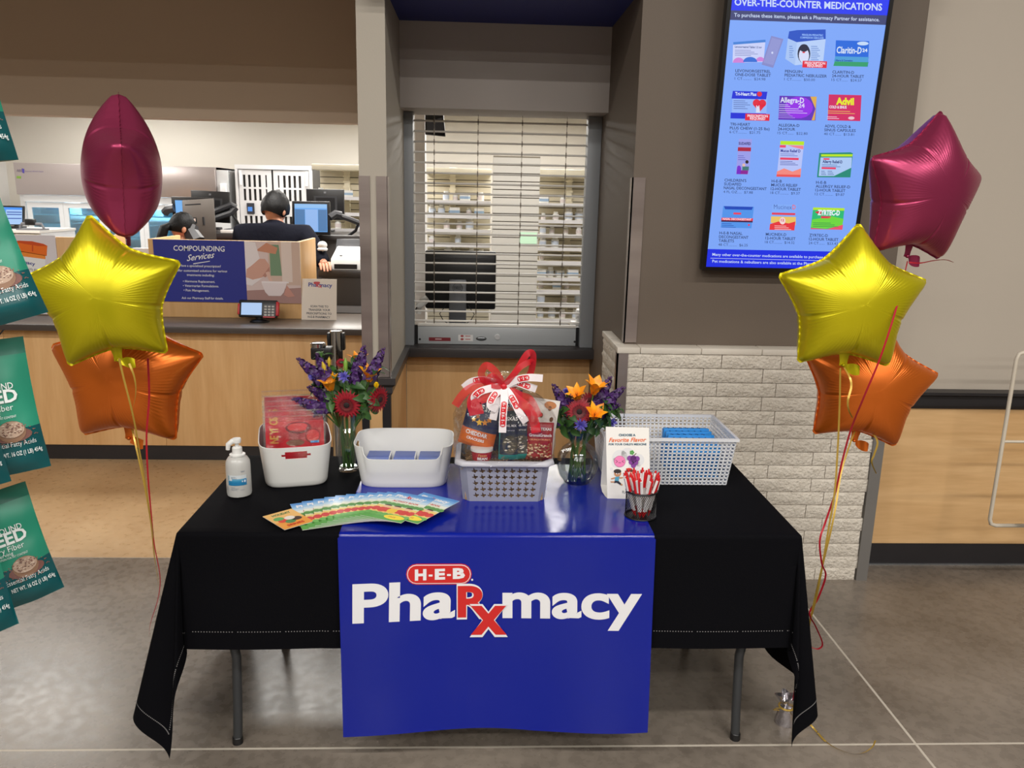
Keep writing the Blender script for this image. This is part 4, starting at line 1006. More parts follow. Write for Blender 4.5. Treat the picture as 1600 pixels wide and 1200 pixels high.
cv.text('H', (649, 906.3), (667, 905.6), 15, bw, 4, bold=.05, res=8); cv.text('E', (680, 905), (696, 904.6), 14.5, bw, 4, bold=.05); cv.text('B', (708, 904), (727, 903.4), 14.5, bw, 4, bold=.05)
cv.rect(670.5, 898, 676.5, 901, bw, 4); cv.rect(699, 897.3, 705, 900.3, bw, 4)
cv.ell(738, 906.5, 1.6, 1.6, bw, 2)
outline_text('R', (715.5, 962), (767, 961.5), 44.5, br, bw, 1.6, 4); outline_text('x', (735.5, 987.8), (791.5, 987.8), 60, br, bw, 1.7, 6)
cv.done()

# ---------------------------------------------------------------- things on the table
Zt = TZ + .0038
def bin_(name, lab, X, Y, rz, dip=.04):
    t = thing(name, lab, 'bin', (X, Y, Zt)); a, b, H, R = .1675, .12, .145, .035; n = 112
    def per(k):
        g = 2 * PI * k / n; c, s_ = math.cos(g), math.sin(g); e = .42
        return Vector((a * math.copysign(abs(c) ** e, c), b * math.copysign(abs(s_) ** e, s_), 0))
    # even spacing along the perimeter
    P = [per(k) for k in range(n)]
    def rim(p):
        if p.y < -b * .93: return H - dip * (1 - min(1, max(0, (abs(p.x) / a - .66) / .24)) ** 2 * (3 - 2 * min(1, max(0, (abs(p.x) / a - .66) / .24))))
        return H
    vs = [0, .012, .05, .15, .3, .45, .58, .66, .72, .78, .84, .9, .97, 1.0]; rows = []
    m = MB()
    for v in vs:
        for p in P:
            sc = .86 + .14 * v if v > .03 else (.86 - .03 * (1 - v / .03))
            m.v.append((p.x * sc, p.y * sc, (rim(p) if v > .5 else H) * v if v > .5 else v * (rim(p) * max(0, (v - .2) / .3) + H * (1 - max(0, (v - .2) / .3)))))
    for j in range(len(vs) - 1):
        for k in range(n):
            p = P[k]; q = P[(k + 1) % n]; yy = (p.y + q.y) / 2
            if abs(p.x) > a * .9 and abs(yy) < .042 and .70 < vs[j] < .89 and not (abs(yy) > .03 and (vs[j] < .74 or vs[j] > .82)): continue
            m.f.append((j * n + k, j * n + (k + 1) % n, (j + 1) * n + (k + 1) % n, (j + 1) * n + k))
    m.f.append(tuple(range(n))[::-1])
    me = mesh('bin_body', m, M('bin_white', C(222, 222, 218), .38), smooth=50, solid=.0032)
    link('bin_body', me, t); t.rotation_euler = (0, 0, rz); return t
bin_('storage_bin', 'white plastic bin full of red bagged packs, left of the tall vase', -.628, 2.708, math.radians(103.8), 0)
bin_('storage_bin', 'white plastic bin with scooped front holding blue cartons', -.245, 2.668, math.radians(1))
bluec = M('blue_card', C(40, 78, 170), .3)
for i, (x0, x1) in enumerate(((-.375, -.295), (-.283, -.208), (-.197, -.122))):
    yb = 2.78 - .06
    t = thing('blue_carton', ['blue carton in the scooped white bin, beside the tall vase', 'blue carton in the middle of the scooped white bin', 'blue carton in the scooped white bin, nearest the gift basket'][i], 'carton', ((x0 + x1) / 2, 2.67, Zt + .006))
    box('carton_body', (x0, x1, 2.60, 2.725, Zt + .006, Zt + .080), bluec, t, bevel=.003)
    box('flap', (x0 + .002, x1 - .002, 2.602, 2.645, Zt + .0805, Zt + .0820), M('blue_flap', C(58, 96, 186), .25), t)
    box('white_edge', (x1 - .0035, x1 + .0005, 2.603, 2.72, Zt + .070, Zt + .0807), white, t)
# red packs
film = clear('clear_film', gl=.10, rough=.08, bump=(40, 1.0))
redp = M('red_pack_card', C(214, 28, 46), .3, var=(14, C(178, 18, 36)))
for i in range(6):
    d = i / 5; c = Vector((-.606 - .0092 * i, 2.617 + .036 * i, Zt + .008)); rz = math.radians(13.5 + rnd.uniform(-1.5, 1.5)); ti = math.radians(-4 + .3 * i)
    lab = ['red bagged pack with gold lettering standing foremost in the left white bin', 'red bagged pack second from the front in the left white bin', 'red bagged pack third from the front in the left white bin', 'red bagged pack fourth from the front in the left white bin', 'red bagged pack second from the back of the left white bin', 'red bagged pack rearmost in the left white bin'][i]
    t = thing('bagged_pack', lab, 'packet', c, 'red packs in the white bin'); R = Euler((ti, 0, rz)).to_matrix()
    hh = .225 + .009 * i; ww = .094
    def F(u, v, e=0, R=R, c=c, hh=hh, ww=ww, i=i): return c + R @ Vector((u * ww, -.007 * (1 - u * u) * math.sin(PI * min(max(v, 0), 1)) - e + .003 * mnoise.noise(Vector((u * 3 + i, v * 5, 2))), v * hh))
    m = MB(); m.grid(lambda a, b: F(a * 2 - 1, b * .9 + .01), 10, 12); ob('red_card', m, redp, t, smooth=60, solid=.004)
    m = MB(); m.grid(lambda a, b: F((a * 2 - 1) * 1.08, b * 1.0 + .0, .0095 + .0025 * mnoise.noise(Vector((a * 9, b * 12, i)))), 16, 20); ob('clear_bag', m, film, t, smooth=80)
    m = MB(); m.grid(lambda a, b: F((a * 2 - 1) * 1.10, .985 + b * .015, .0125), 8, 1); ob('bag_seal', m, clear('white_film', (1, .9, .9), .35, .2, grazing=False), t)
    if i in (0, 3):
        cv = Canvas(t, lambda a, b, e=0, F=F, hh=hh, ww=ww: F(a / ww, b / hh, .0048 + e))
        gold = flat(206, 160, 70)
        for k, ch in enumerate('NEYIOS'):
            v, f = text2d(ch, .02, 0); h = .026
            cv.put('lettering', gold, 2, [(-.054 - p[1] * h, .132 + k * .0155 + p[0] * .0175) for p in v], f)
        if i == 0:
            dk_ = flat(120, 18, 30); lr = flat(214, 44, 48)
            cv.ell(.012, .182, .042, .020, dk_, 1); cv.ell(.010, .184, .034, .015, lr, 2); cv.ell(.058, .152, .025, .024, dk_, 1); cv.ell(.058, .153, .022, .021, lr, 2)
            for k in range(7): cv.rect(-.02, .135 + k * .006, .03, .1365 + k * .006, flat(90, 14, 24), 3)
            cv.rect(.050, .128, .078, .136, flat(40, 110, 180), 3); cv.ell(.0, .132, .03, .010, flat(130, 84, 60), 2)
        cv.done()
# hand sanitizer
cx, cy = -.763, 2.497
t = thing('hand_sanitizer', 'clear pump bottle of hand sanitizer with blue label', 'bottle', (cx, cy, Zt))
body = M('milky_plastic', C(216, 216, 212), .25, tr=.25)
prof = [(0, 0), (.030, 0), (.0375, .004), (.039, .012), (.0385, .10), (.037, .116), (.030, .128), (.022, .133), (.0165, .136), (0, .136)]
ob('bottle_body', MB().lathe(prof, 32, (cx, cy, Zt)), body, t, smooth=50)
ob('collar', MB().lathe([(0, .134), (.0245, .134), (.0245, .139), (.016, .141), (.0155, .160), (.012, .163), (0, .163)], 24, (cx, cy, Zt)), white, t)
ob('pump_stem', MB().lathe([(0, .16), (.006, .16), (.006, .178), (0, .178)], 12, (cx, cy, Zt)), white, t)
ob('pump_head', MB().lathe([(0, .176), (.013, .176), (.0145, .186), (.013, .190), (0, .191)], 20, (cx, cy, Zt)), white, t)
ob('nozzle', MB().tube([(cx, cy, Zt + .183), (cx - .012, cy - .006, Zt + .182), (cx - .024, cy - .010, Zt + .172), (cx - .026, cy - .011, Zt + .155)], [.009, .009, .0085, .0065], 12), white, t)
cyl = lambda a, b, e=0: Vector((cx + (.0391 + e) * math.sin(a / .039), cy - (.0391 + e) * math.cos(a / .039), Zt + b))
cv = Canvas(t, cyl, eps=.00025)
def band(x0, z0, x1, z1, m, L):
    for k in range(10): cv.rect(x0 + (x1 - x0) * k / 10, z0, x0 + (x1 - x0) * (k + 1) / 10, z1, m, L, 'label')
band(-.024, .044, .036, .078, flat(206, 214, 218), 1); band(-.024, .044, .036, .055, flat(26, 120, 170), 2); band(-.024, .055, .02, .060, flat(40, 134, 180), 2); band(-.010, .060, .036, .066, flat(86, 160, 196), 2)
cv.poly([(-.024, .078), (-.008, .070), (-.024, .060)], flat(120, 150, 160), 3, 'label'); cv.ell(.030, .058, .006, .007, flat(40, 120, 180), 3, 'label'); cv.ell(.030, .058, .003, .0045, flat(220, 235, 245), 4, 'label')
for s, x, z, h in (('sanitizer', -.012, .071, .003), ('refreshing gel', -.012, .067, .0022), ('SANI', .018, .088, .004), ('Antiseptic', -.014, .037, .0022), ('hand rinse 500 ml', -.014, .033, .0022), ('kills germs fast', -.014, .029, .0022), ('16.9 fl oz', .015, .028, .0024)): cv.text(s, (x, z), None, h, flat(60, 90, 130), 4)
band(-.036, .024, -.029, .040, flat(150, 150, 150), 2)
cv.done()
# fanned booklets
def booklet(i, x, y, rz, z):
    t = thing('coloring_booklet', BL_[i], 'booklet', (x, y, z), 'fanned booklets'); w_, h_ = .14, .216
    o = link('pages', PAGES, t)
    if i == 0:
        cv = Canvas(t, lambda a, b, e=0: Vector((a, b, .0013 + e)), eps=.00008)
        t0 = ORG.pop(t.name)
        sky = [(70, 140, 210), (110, 170, 224), (150, 196, 232), (196, 220, 236), (232, 236, 226)]
        for k, c in enumerate(sky): cv.rect(0, .216 - .016 * (k + 1), .14, .216 - .016 * k, flat(*c, .3), 1)
        cv.rect(0, .1, .14, .137, flat(216, 226, 190, .3), 1); cv.rect(0, .045, .14, .1, flat(238, 206, 120, .3), 1); cv.rect(0, 0, .14, .045, flat(88, 166, 74, .3), 1)
        for k in range(9): cv.ell(.008 + k * .016, .118, .012, .012, flat(84, 150, 70, .3), 2, n=10)
        for k in range(7): cv.ell(.01 + k * .02, .070, .013, .016, flat(214, 62, 62, .3), 3, n=10)
        for k in range(8): cv.ell(.006 + k * .018, .036, .013, .012, flat(110, 184, 90, .3), 4, n=10)
        cv.ell(.1, .026, .034, .016, flat(244, 222, 60, .3), 5); cv.text('FREE', (.082, .022), None, .008, flat(190, 60, 40), 6)
        for kx, c in ((.035, (214, 60, 50)), (.068, (240, 200, 60)), (.108, (210, 50, 46))):
            cv.ell(kx, .068, .016, .018, flat(*c, .3), 6); cv.ell(kx, .096, .012, .012, flat(236, 190, 150, .3), 7); cv.ell(kx, .101, .0125, .009, flat(60, 38, 28, .3), 8, a0=0, a1=PI)
        cv.text('Pharmacy', (.014, .176), .108, .019, flat(240, 240, 244), 6, bold=.04); cv.text('Rx', (.055, .174), .018, .02, flat(214, 40, 40), 7, bold=.03)
        cv.text('COLORING AND', (.03, .155), .084, .009, flat(240, 240, 240), 6, bold=.03); cv.text('ACTIVITY BOOK', (.026, .139), .092, .010, flat(200, 50, 40), 6, bold=.03); cv.done()
        ORG[t.name] = t0
        global B0; B0 = t
    else:
        for ch in B0.children:
            if ch.name.split('.')[0] != 'pages': c = ch.copy(); COL.objects.link(c); c.parent = t
    t.rotation_euler = (0, 0, rz)
PAGES = mesh('pages', MB().box(0, .14, 0, .216, 0, .0012), M('paper_edge', C(224, 220, 214), .5))
nb = 11
BL_ = ['colouring booklet at the left end of the fan, under the orange card'] + [f'colouring booklet {w_} from the left end of the fan' for w_ in ('second', 'third', 'fourth', 'fifth', 'sixth', 'seventh', 'eighth', 'ninth', 'tenth')] + ['fully visible colouring booklet on top of the fan', 'colouring booklet at the right end of the fan, beneath the top one']
for i in range(nb):
    k = i / (nb - 1); an = 22 - 47 * k
    booklet(i, -.50 + .158 * k, 2.205 + .062 * k + .016 * math.sin(PI * k), math.radians(an), Zt + .003 + .0022 * i)
booklet(11, -.285, 2.283, math.radians(-33), Zt + .003 + .0022 * 9.2)
t = thing('coloring_card', 'small orange card with drawn characters at the left end of the fan', 'card', (-.549, 2.196, Zt + .0075)); an = math.atan2(.064, .071)
t.rotation_euler = (0, 0, math.atan2(2.253 - 2.189, -.478 + .549)); ORG.pop(t.name)
ob('pages', MB().box(0, .0955, 0, .131, 0, .0012), M('paper_edge', C(224, 220, 214), .5), t)
cv = Canvas(t, lambda a, b, e=0: Vector((a, b, .0013 + e)), eps=.00012)
cv.rect(0, 0, .0955, .131, flat(238, 160, 60, .3), 1); cv.rect(0, .055, .0955, .131, flat(240, 190, 110, .3), 2)
for x, y, c in ((.03, .06, (220, 60, 40)), (.055, .07, (238, 230, 220)), (.045, .045, (70, 140, 80)), (.07, .055, (60, 40, 30)), (.025, .08, (90, 170, 90))): cv.ell(x, y, .016, .014, flat(*c, .3), 3 + int(x * 100) % 3)
cv.text('HOLIDAY', (.02, .105), .06, .013, flat(60, 120, 70), 5, bold=.04); cv.text('SERIES', (.02, .014), .055, .012, flat(200, 50, 30), 5, bold=.04); cv.done()
# tent card
fz = at(979, 670, 2.50).z
t = thing('tent_card', 'white folded tent card inviting to choose a favorite flavor', 'sign', (.47, 2.5, Zt))
A, Bq, Cq, Dq = Vector((.493, 2.478, Zt + .0005)), Vector((.645, 2.470, Zt + .0005)), Vector((.629, 2.520, fz)), Vector((.477, 2.528, fz))
A.x, Dq.x = atz(943 + 13, 779, Zt).x - .0, at(948, 672, 2.52).x
pA = atz(948, 778, Zt); pA = Vector((at(949, 778, 2.478).x, 2.478, Zt + .0005)); wcard = .141
A = pA; Bq = A + Vector((wcard, -.006, 0)); Dq = Vector((at(946.5, 673, 2.52).x, 2.522, fz)); Cq = Dq + Vector((wcard, -.006, 0))
cm_ = M('tent_white', C(236, 234, 228), .45)
nrm = (Bq - A).cross(Dq - A).normalized()
ob('front_panel', MB().hexa([A, Bq, Cq, Dq] + [p - nrm * .0014 for p in (A, Bq, Cq, Dq)]), cm_, t)
bk_ = Vector((0, .075, 0)); E1, E2 = A + Vector((-.012, .075, .02)), Bq + Vector((-.012, .075, .02))
m = MB(); pts = [A - nrm * .0008, A + Vector((-.004, .02, .001)), A + Vector((-.01, .05, .006)), E1, (E1 + Dq) / 2 + Vector((0, .012, 0)), Dq - nrm * .0016]
m.grid(lambda u, v: pts[int(round(v * 5))] + (Bq - A) * u, 1, 5); ob('back_panel', m, cm_, t, smooth=60, solid=.0012)
fn, O, U, V, N = planar(A, Bq - A, Dq - A); cv = Canvas(t, fn, pixinv(O, U, V, N))
teal, orn, gray = flat(30, 86, 110), flat(232, 110, 50), flat(222, 222, 222)
def cpx(x, y): return (930 + x / 7.5, 660 + y / 7.5)
def T(s, a, b, h, m, bold=.02, shear=0, L=3): cv.text(s, cpx(*a), cpx(*b), h / 7.5, m, L, bold=bold, shear=shear)
T('CHOOSE A', (275, 160), (472, 160), 25, teal, .04); T('Favorite Flavor', (160, 228), (598, 224), 46, orn, .02, .3); T("FOR YOUR CHILD'S MEDICINE", (158, 266), (600, 266), 21, teal, .03)
for x, y, r in ((290, 410, 90), (380, 370, 75), (250, 470, 60), (500, 440, 75), (460, 500, 70), (190, 545, 18), (205, 580, 9)): cv.ell(*cpx(x, y), r / 7.5, r / 7.5, gray, 1)
cv.ell(*cpx(287, 457), 68 / 7.5, 68 / 7.5, flat(190, 90, 140), 3); cv.ell(*cpx(287, 457), 64 / 7.5, 64 / 7.5, flat(236, 130, 180), 4)
for a, b in (((238, 440), (262, 456)), ((262, 456), (240, 472)), ((335, 445), (312, 456)), ((312, 456), (335, 470)), ((272, 470), (300, 472))):
    (x0, y0), (x1, y1) = cpx(*a), cpx(*b); cv.poly([(x0, y0 - .35), (x1, y1 - .35), (x1, y1 + .35), (x0, y0 + .35)], flat(60, 30, 50), 5)
pur = flat(130, 62, 150)
for x, y, r in ((405, 420, 32), (448, 418, 34), (490, 425, 32), (425, 465, 34), (470, 468, 34), (448, 505, 30), (440, 420, 30)): cv.ell(*cpx(x, y), r / 7.5, r / 7.5, pur, 3)
for x in (432, 470): cv.ell(*cpx(x, 455), .9, 1.2, flat(50, 20, 60), 5)
cv.ell(*cpx(449, 468), 1.6, .9, flat(50, 20, 60), 5)
for k in range(5): g = k * 2 * PI / 5; cv.ell(*cpx(430 + 16 * math.cos(g), 352 + 16 * math.sin(g)), 1.6, 1.6, flat(80, 160, 70), 4)
cv.poly([cpx(448, 385), cpx(478, 358), cpx(484, 364), cpx(454, 390)], flat(90, 60, 40), 4)
sk = flat(196, 140, 100); dkh = flat(50, 40, 40)
cv.ell(*cpx(262, 595), 42 / 7.5, 40 / 7.5, sk, 4); cv.ell(*cpx(260, 572), 44 / 7.5, 26 / 7.5, dkh, 5); cv.poly([cpx(232, 640), cpx(285, 632), cpx(272, 690), cpx(228, 685)], flat(80, 160, 190), 4)
cv.poly([cpx(228, 682), cpx(274, 686), cpx(318, 728), cpx(300, 735), cpx(250, 705), cpx(222, 710)], flat(40, 44, 60), 4); cv.poly([cpx(235, 640), cpx(240, 655), cpx(190, 668), cpx(182, 655)], sk, 3); cv.poly([cpx(282, 640), cpx(326, 640), cpx(326, 652), cpx(282, 660)], sk, 3); cv.poly([cpx(226, 690), cpx(236, 704), cpx(185, 705), cpx(176, 690)], sk, 3); cv.poly([cpx(300, 712), cpx(322, 728), cpx(312, 740), cpx(296, 730)], sk, 5)
for x in (250, 276): cv.ell(*cpx(x, 600), .7, 1.1, flat(240, 240, 240), 6)
cv.ell(*cpx(405, 585), 36 / 7.5, 36 / 7.5, flat(236, 190, 160), 4); cv.poly([cpx(358, 590), cpx(365, 555), cpx(410, 538), cpx(450, 560), cpx(455, 600), cpx(438, 580), cpx(372, 580)], flat(90, 50, 36), 5); cv.ell(*cpx(395, 545), 36 / 7.5, 12 / 7.5, flat(214, 60, 50), 6)
T('FLAVORX', (318, 833), (470, 833), 34, flat(60, 70, 90), .0)
cv.done()
# mesh cup and pens
px_, py_ = .512, 2.335; rc, hc_ = .047, .085
t = thing('mesh_cup', 'black wire mesh cup holding red and white pens', 'pen cup', (px_, py_, Zt))
m = MB(); nu, nv_ = 44, 20
for k in range(nu):
    for sg in (1, -1):
        pts = [(px_ + rc * math.cos(2 * PI * (k + sg * j * .42) / nu), py_ + rc * math.sin(2 * PI * (k + sg * j * .42) / nu), Zt + .003 + (hc_ - .005) * j / nv_) for j in range(nv_ + 1)]
        m.tube(pts[::2], .00055, 3, cap=False)
o = ob('wire_mesh', m, M('black_wire', C(16, 16, 18), .35, .4), t, smooth=0); o['kind'] = 'stuff'
def ring(z, r): return MB().tube([(px_ + rc * math.cos(2 * PI * k / 28), py_ + rc * math.sin(2 * PI * k / 28), z) for k in range(29)], r, 8, cap=False)
ob('rim', ring(Zt + hc_, .003), black, t); ob('base_ring', ring(Zt + .0035, .0028), black, t); ob('base_plate', MB().lathe([(0, .0005), (rc - .001, .0005), (rc - .001, .002), (0, .002)], 24, (px_, py_, Zt)), black, t)
pw_, pr_ = M('pen_white', C(226, 224, 222), .35), M('pen_red', C(206, 30, 34), .35)
pen0 = thing('ballpoint_pen', 'red and white click pen standing in the black mesh cup', 'pen', (0, 0, 0), 'pens in the mesh cup')
ob('barrel', MB().tube([(0, 0, .022), (0, 0, .085)], .0046, 10), pw_, pen0)
ob('tip', MB().lathe([(0, 0), (.0012, .001), (.0046, .022), (0, .022)], 10), pr_, pen0)
ob('upper_barrel', MB().tube([(0, 0, .0851), (0, 0, .132)], .0058, 10), pr_, pen0)
ob('clip', MB().box(-.0035, .0035, -.0105, -.006, .090, .132), pw_, pen0); ob('button', MB().tube([(0, 0, .1321), (0, 0, .1395)], .003, 8), pr_, pen0)
for k in range(22):
    g = 2 * PI * k / 14 + rnd.uniform(-.1, .1); rb = (.034 if k < 14 else .016) * rnd.uniform(.75, 1.0); g2 = g + rnd.uniform(-.5, .5) + (PI * .0 if k < 17 else PI)
    b = Vector((px_ + rb * .75 * math.cos(g2), py_ + rb * .75 * math.sin(g2), Zt + .004)); rt = .041 if k < 14 else .02
    d = Vector((px_ + rt * math.cos(g), py_ + rt * math.sin(g), Zt + hc_)) - b; q = d.to_track_quat('Z', 'Y').to_euler()
    e = Euler((q.x, q.y, q.z)); M3 = d.to_track_quat('Z', 'Y') @ Euler((0, 0, rnd.uniform(0, 6.2))).to_quaternion()
    if k == 0: o = pen0; o.location = b
    else: o = dup(pen0, b)
    o.rotation_euler = M3.to_euler()
# white lattice basket
def lattice():
    x0, x1, y0, y1 = .452, .868, 2.618, 2.875; X0_, X1_, Y0_, Y1_ = .437, .886, 2.598, 2.905; H = .170
    t = thing('lattice_basket', 'white plastic lattice basket behind the tent card', 'basket', ((x0 + x1) / 2, 2.75, Zt)); lm = M('basket_white', C(222, 224, 228), .4)
    def side(A, B, C_, D, nu, nv):                 # bottom A->B, top D->C
        m = MB()
        def P(u, v): return (A * (1 - u) + B * u) * (1 - v) + (D * (1 - u) + C_ * u) * v
        n = (B - A).cross(D - A).normalized() * .0012; wv = .16
        def bar(u0, v0, u1, v1): p = [P(u0, v0), P(u1, v0), P(u1, v1), P(u0, v1)]; m.hexa([q + n for q in p] + [q - n for q in p])
        for i in range(nu + 1): u = i / nu; bar(max(0, u - .17 / nu), 0, min(1, u + .17 / nu), 1)
        for j in range(nv + 1): v = j / nv; bar(0, max(0, v - .17 / nv), 1, min(1, v + .17 / nv))
        o = ob('lattice_side', m, lm, t, smooth=0); return o
    z0, z1 = Zt + .001, Zt + H
    b = [Vector((x0, y0, z0)), Vector((x1, y0, z0)), Vector((x1, y1, z0)), Vector((x0, y1, z0))]; tt = [Vector((X0_, Y0_, z1)), Vector((X1_, Y0_, z1)), Vector((X1_, Y1_, z1)), Vector((X0_, Y1_, z1))]
    for k, nu in zip(range(4), (29, 18, 29, 18)): side(b[k], b[(k + 1) % 4], tt[(k + 1) % 4], tt[k], nu, 13)
    side(b[0], b[1], b[2], b[3], 29, 18)
    m = MB(); cs = [(.007, -.006), (.007, .004), (-.003, .004), (-.003, -.006)]; cn = [(-1, -1), (1, -1), (1, 1), (-1, 1)]
    m.v = [(tt[k].x + cn[k][0] * o, tt[k].y + cn[k][1] * o, tt[k].z + h) for k in range(4) for o, h in cs]
    m.f = [(k * 4 + c, ((k + 1) % 4) * 4 + c, ((k + 1) % 4) * 4 + (c + 1) % 4, k * 4 + (c + 1) % 4) for k in range(4) for c in range(4)]
    ob('rim', m, lm, t)
    cy_ = M('cyan_pouch', C(38, 140, 218), .4, bump=(90, .2))
    for (xa, xb, nn, nm) in ((.475, .612, 7, 'behind the tent card'), (.682, .858, 9, 'in the uncovered half of the lattice basket')):
        for k in range(nn):
            yy = 2.665 + k * (.19 / nn); zt2 = Zt + .128 + .004 * math.sin(k * 2.1) + .002 * k
            o = thing('blue_pouch', 'bright blue pouch ' + nm, 'pouch', ((xa + xb) / 2, yy, Zt + .006), 'blue pouches ' + nm)
            ob('pouch_body', MB().box(xa + rnd.uniform(0, .006), xb - rnd.uniform(0, .006), yy, yy + .014, Zt + .006, zt2), cy_, o, bevel=.004)
            m2 = MB()
            for j in range(6): m2.box(xa + .02 + j * (xb - xa - .04) / 6, xa + .02 + j * (xb - xa - .04) / 6 + .004, yy + .004, yy + .009, zt2, zt2 + .0015)
            ob('top_dots', m2, flat(10, 50, 110), o)['kind'] = 'stuff'
lattice()
# ---------------------------------------------------------------- vases and flowers
glass = clear('clear_glass', (.985, .99, .988), .04, .02)
water = clear('vase_water', (.93, .965, .94), .02, .02)
stemm, leafm, leaf2 = M('stem_green', C(70, 104, 44), .5), M('leaf_green', C(64, 104, 44), .45, var=(20, C(40, 74, 30))), M('dark_leaf', C(38, 70, 34), .45, var=(20, C(56, 92, 44)))
gerb, gerb2, lil, yel = M('crimson_petal', C(150, 16, 34), .5), M('crimson_dark', C(96, 8, 22), .5), M('orange_petal', C(238, 140, 22), .45, var=(40, C(248, 176, 30))), M('yellow_petal', C(240, 204, 20), .45)
pur = M('purple_petal', C(76, 34, 108), .5, var=(40, C(44, 16, 66))); aster = M('lilac_petal', C(112, 104, 200), .5)
vt = {}
def frame(d):
    return Vector(d).normalized().to_track_quat('Z', 'Y').to_matrix()
def stem(t, c, v, m=stemm, r=.0026):
    b = vt[v]; g = rnd.uniform(0, 6.3); p0 = b['foot'] + Vector((b['rf'] * math.cos(g), b['rf'] * math.sin(g), 0)); off = Vector((c.x - b['neck'].x, c.y - b['neck'].y, 0)); 
    k = min(1, b['rn'] / max(off.length, 1e-4)); p1 = b['neck'] + off * k * .9
    mid = (p1 * .4 + c * .6) + Vector((0, 0, .01))
    ob('stem', MB().tube([p0, p0 * .5 + p1 * .5, p1, mid, c], r, 7), m, t)
def petal(m, R, c, L, W, up0, up1, cup=.2, n=5, twist=0, az=0):
    """a petal growing from c outward at azimuth az; rises up0 -> up1"""
    def fn(u, v):
        x = (u - .5) * 2; s = v; w_ = W * math.sin(PI * min(1, .08 + .92 * s) ** .8) * (1 if s < .98 else .25)
        a = up0 + (up1 - up0) * s; r = L * s
        p = Vector((x * w_, 0, 0)); q = Vector((0, r * math.cos(a), r * math.sin(a) + cup * w_ * x * x))
        return R @ (Matrix.Rotation(az, 3, 'Z') @ (p + q)) + c
    m.grid(fn, 2, n)
def flower(kind, lab, c, d, size, v):
    c = Vector(c); R = frame(d); t = thing(kind, lab, 'flower', vt[v]['foot'], vt[v]['group'])
    stem(t, c - R @ Vector((0, 0, size * .12)), v)
    if kind == 'gerbera':
        for L, (k, l, mt) in enumerate(((22, 1.0, gerb), (22, .88, gerb), (18, .5, gerb2))):
            m = MB()
            for i in range(k): petal(m, R, c + R @ Vector((0, 0, L * size * .05)), size * l * rnd.uniform(.94, 1.04), size * .115, .10 + .08 * L, -.12 + .14 * L, .1, 4, az=2 * PI * (i + .5 * L) / k)
            ob('petals', m, mt, t, smooth=60)
        ob('center', MB().ball(c + R @ Vector((0, 0, size * .1)), size * .22, size * .22, size * .10, 14, 7, R), M('gerbera_eye', C(30, 14, 14), .8), t)
        ob('eye_ring', MB().lathe([(size * .23, size * .13), (size * .31, size * .17), (size * .33, size * .10)], 20, c, R), M('gerbera_ring', C(130, 80, 50), .7), t)
    elif kind == 'lily':
        for i in range(6):
            m = MB(); petal(m, R, c - R @ Vector((0, 0, size * .3)), size * 1.6, size * (.42 if i % 2 else .33), 1.25, .85 + .2 * rnd.random(), .5, 7, az=2 * PI * i / 6 + .2); ob('petal', m, lil, t, smooth=70)
        for i in range(5):
            g = 2 * PI * i / 5; ob('stamen', MB().tube([c, c + R @ Vector((size * .1 * math.cos(g), size * .1 * math.sin(g), size * .55))], size * .018, 5), M('stamen', C(150, 80, 30), .6), t)
    elif kind == 'lily_bud':
        ob('bud', MB().tube([c - R @ Vector((0, 0, size)), c - R @ Vector((0, 0, size * .5)), c + R @ Vector((0, 0, size * .4)), c + R @ Vector((0, 0, size))], [size * .1, size * .26, size * .3, size * .06], 10), M('bud_yellow', C(226, 180, 40), .45, var=(12, C(130, 150, 50), (1, 1, 2))) if 'yellow' in lab else M('bud_green', C(120, 160, 60), .45), t, smooth=80)
    elif kind == 'aster':
        m = MB()
        for i in range(70):
            a = rnd.uniform(0, 2 * PI); e = rnd.uniform(.0, 1.5); petal(m, R, c, size * rnd.uniform(.8, 1.05), size * .075, e, e - .1, 0, 3, az=a)
        ob('petals', m, aster, t, smooth=60)['kind'] = 'stuff'; ob('center', MB().ball(c, size * .4, size * .4, size * .3, 10, 6, R), M('aster_core', C(70, 62, 150), .6), t)
    elif kind == 'stock_spike':
        m = MB(); n = int(12 + size * 280)
        for i in range(n):
            f = i / n; h = size * 2 * (f - .5); w_ = size * .34 * (1 - .75 * f) + .004; a = i * 2.4
            p = c + R @ Vector((w_ * math.cos(a), w_ * math.sin(a), h)); rr = .0195 * (1 - .6 * f)
            Rf = frame(R @ Vector((math.cos(a), math.sin(a), .35)))
            for k in range(4): petal(m, Rf, p, rr * rnd.uniform(1, 1.25), rr * .55, rnd.uniform(.1, .5), -.1, .3, 3, az=k * PI / 2 + a)
        ob('florets', m, pur, t, smooth=60)['kind'] = 'stuff'
        ob('spike_stem', MB().tube([c - R @ Vector((0, 0, size)), c, c + R @ Vector((0, 0, size * .95))], .002, 6), stemm, t)
        for k in range(3): ob('tip_bud', MB().ball(c + R @ Vector((.004 * math.cos(k * 2), .004 * math.sin(k * 2), size * (.98 + .10 * k))), .004, .004, .006, 8, 6, R), M('stock_bud', C(70, 40, 84), .6), t)
    elif kind == 'tulip':
        for i in range(6): m = MB(); petal(m, R, c - R @ Vector((0, 0, size * .4)), size, size * .36, 1.45, 1.35, .6, 6, az=i * PI / 3); ob('petal', m, yel, t, smooth=70)
    return t
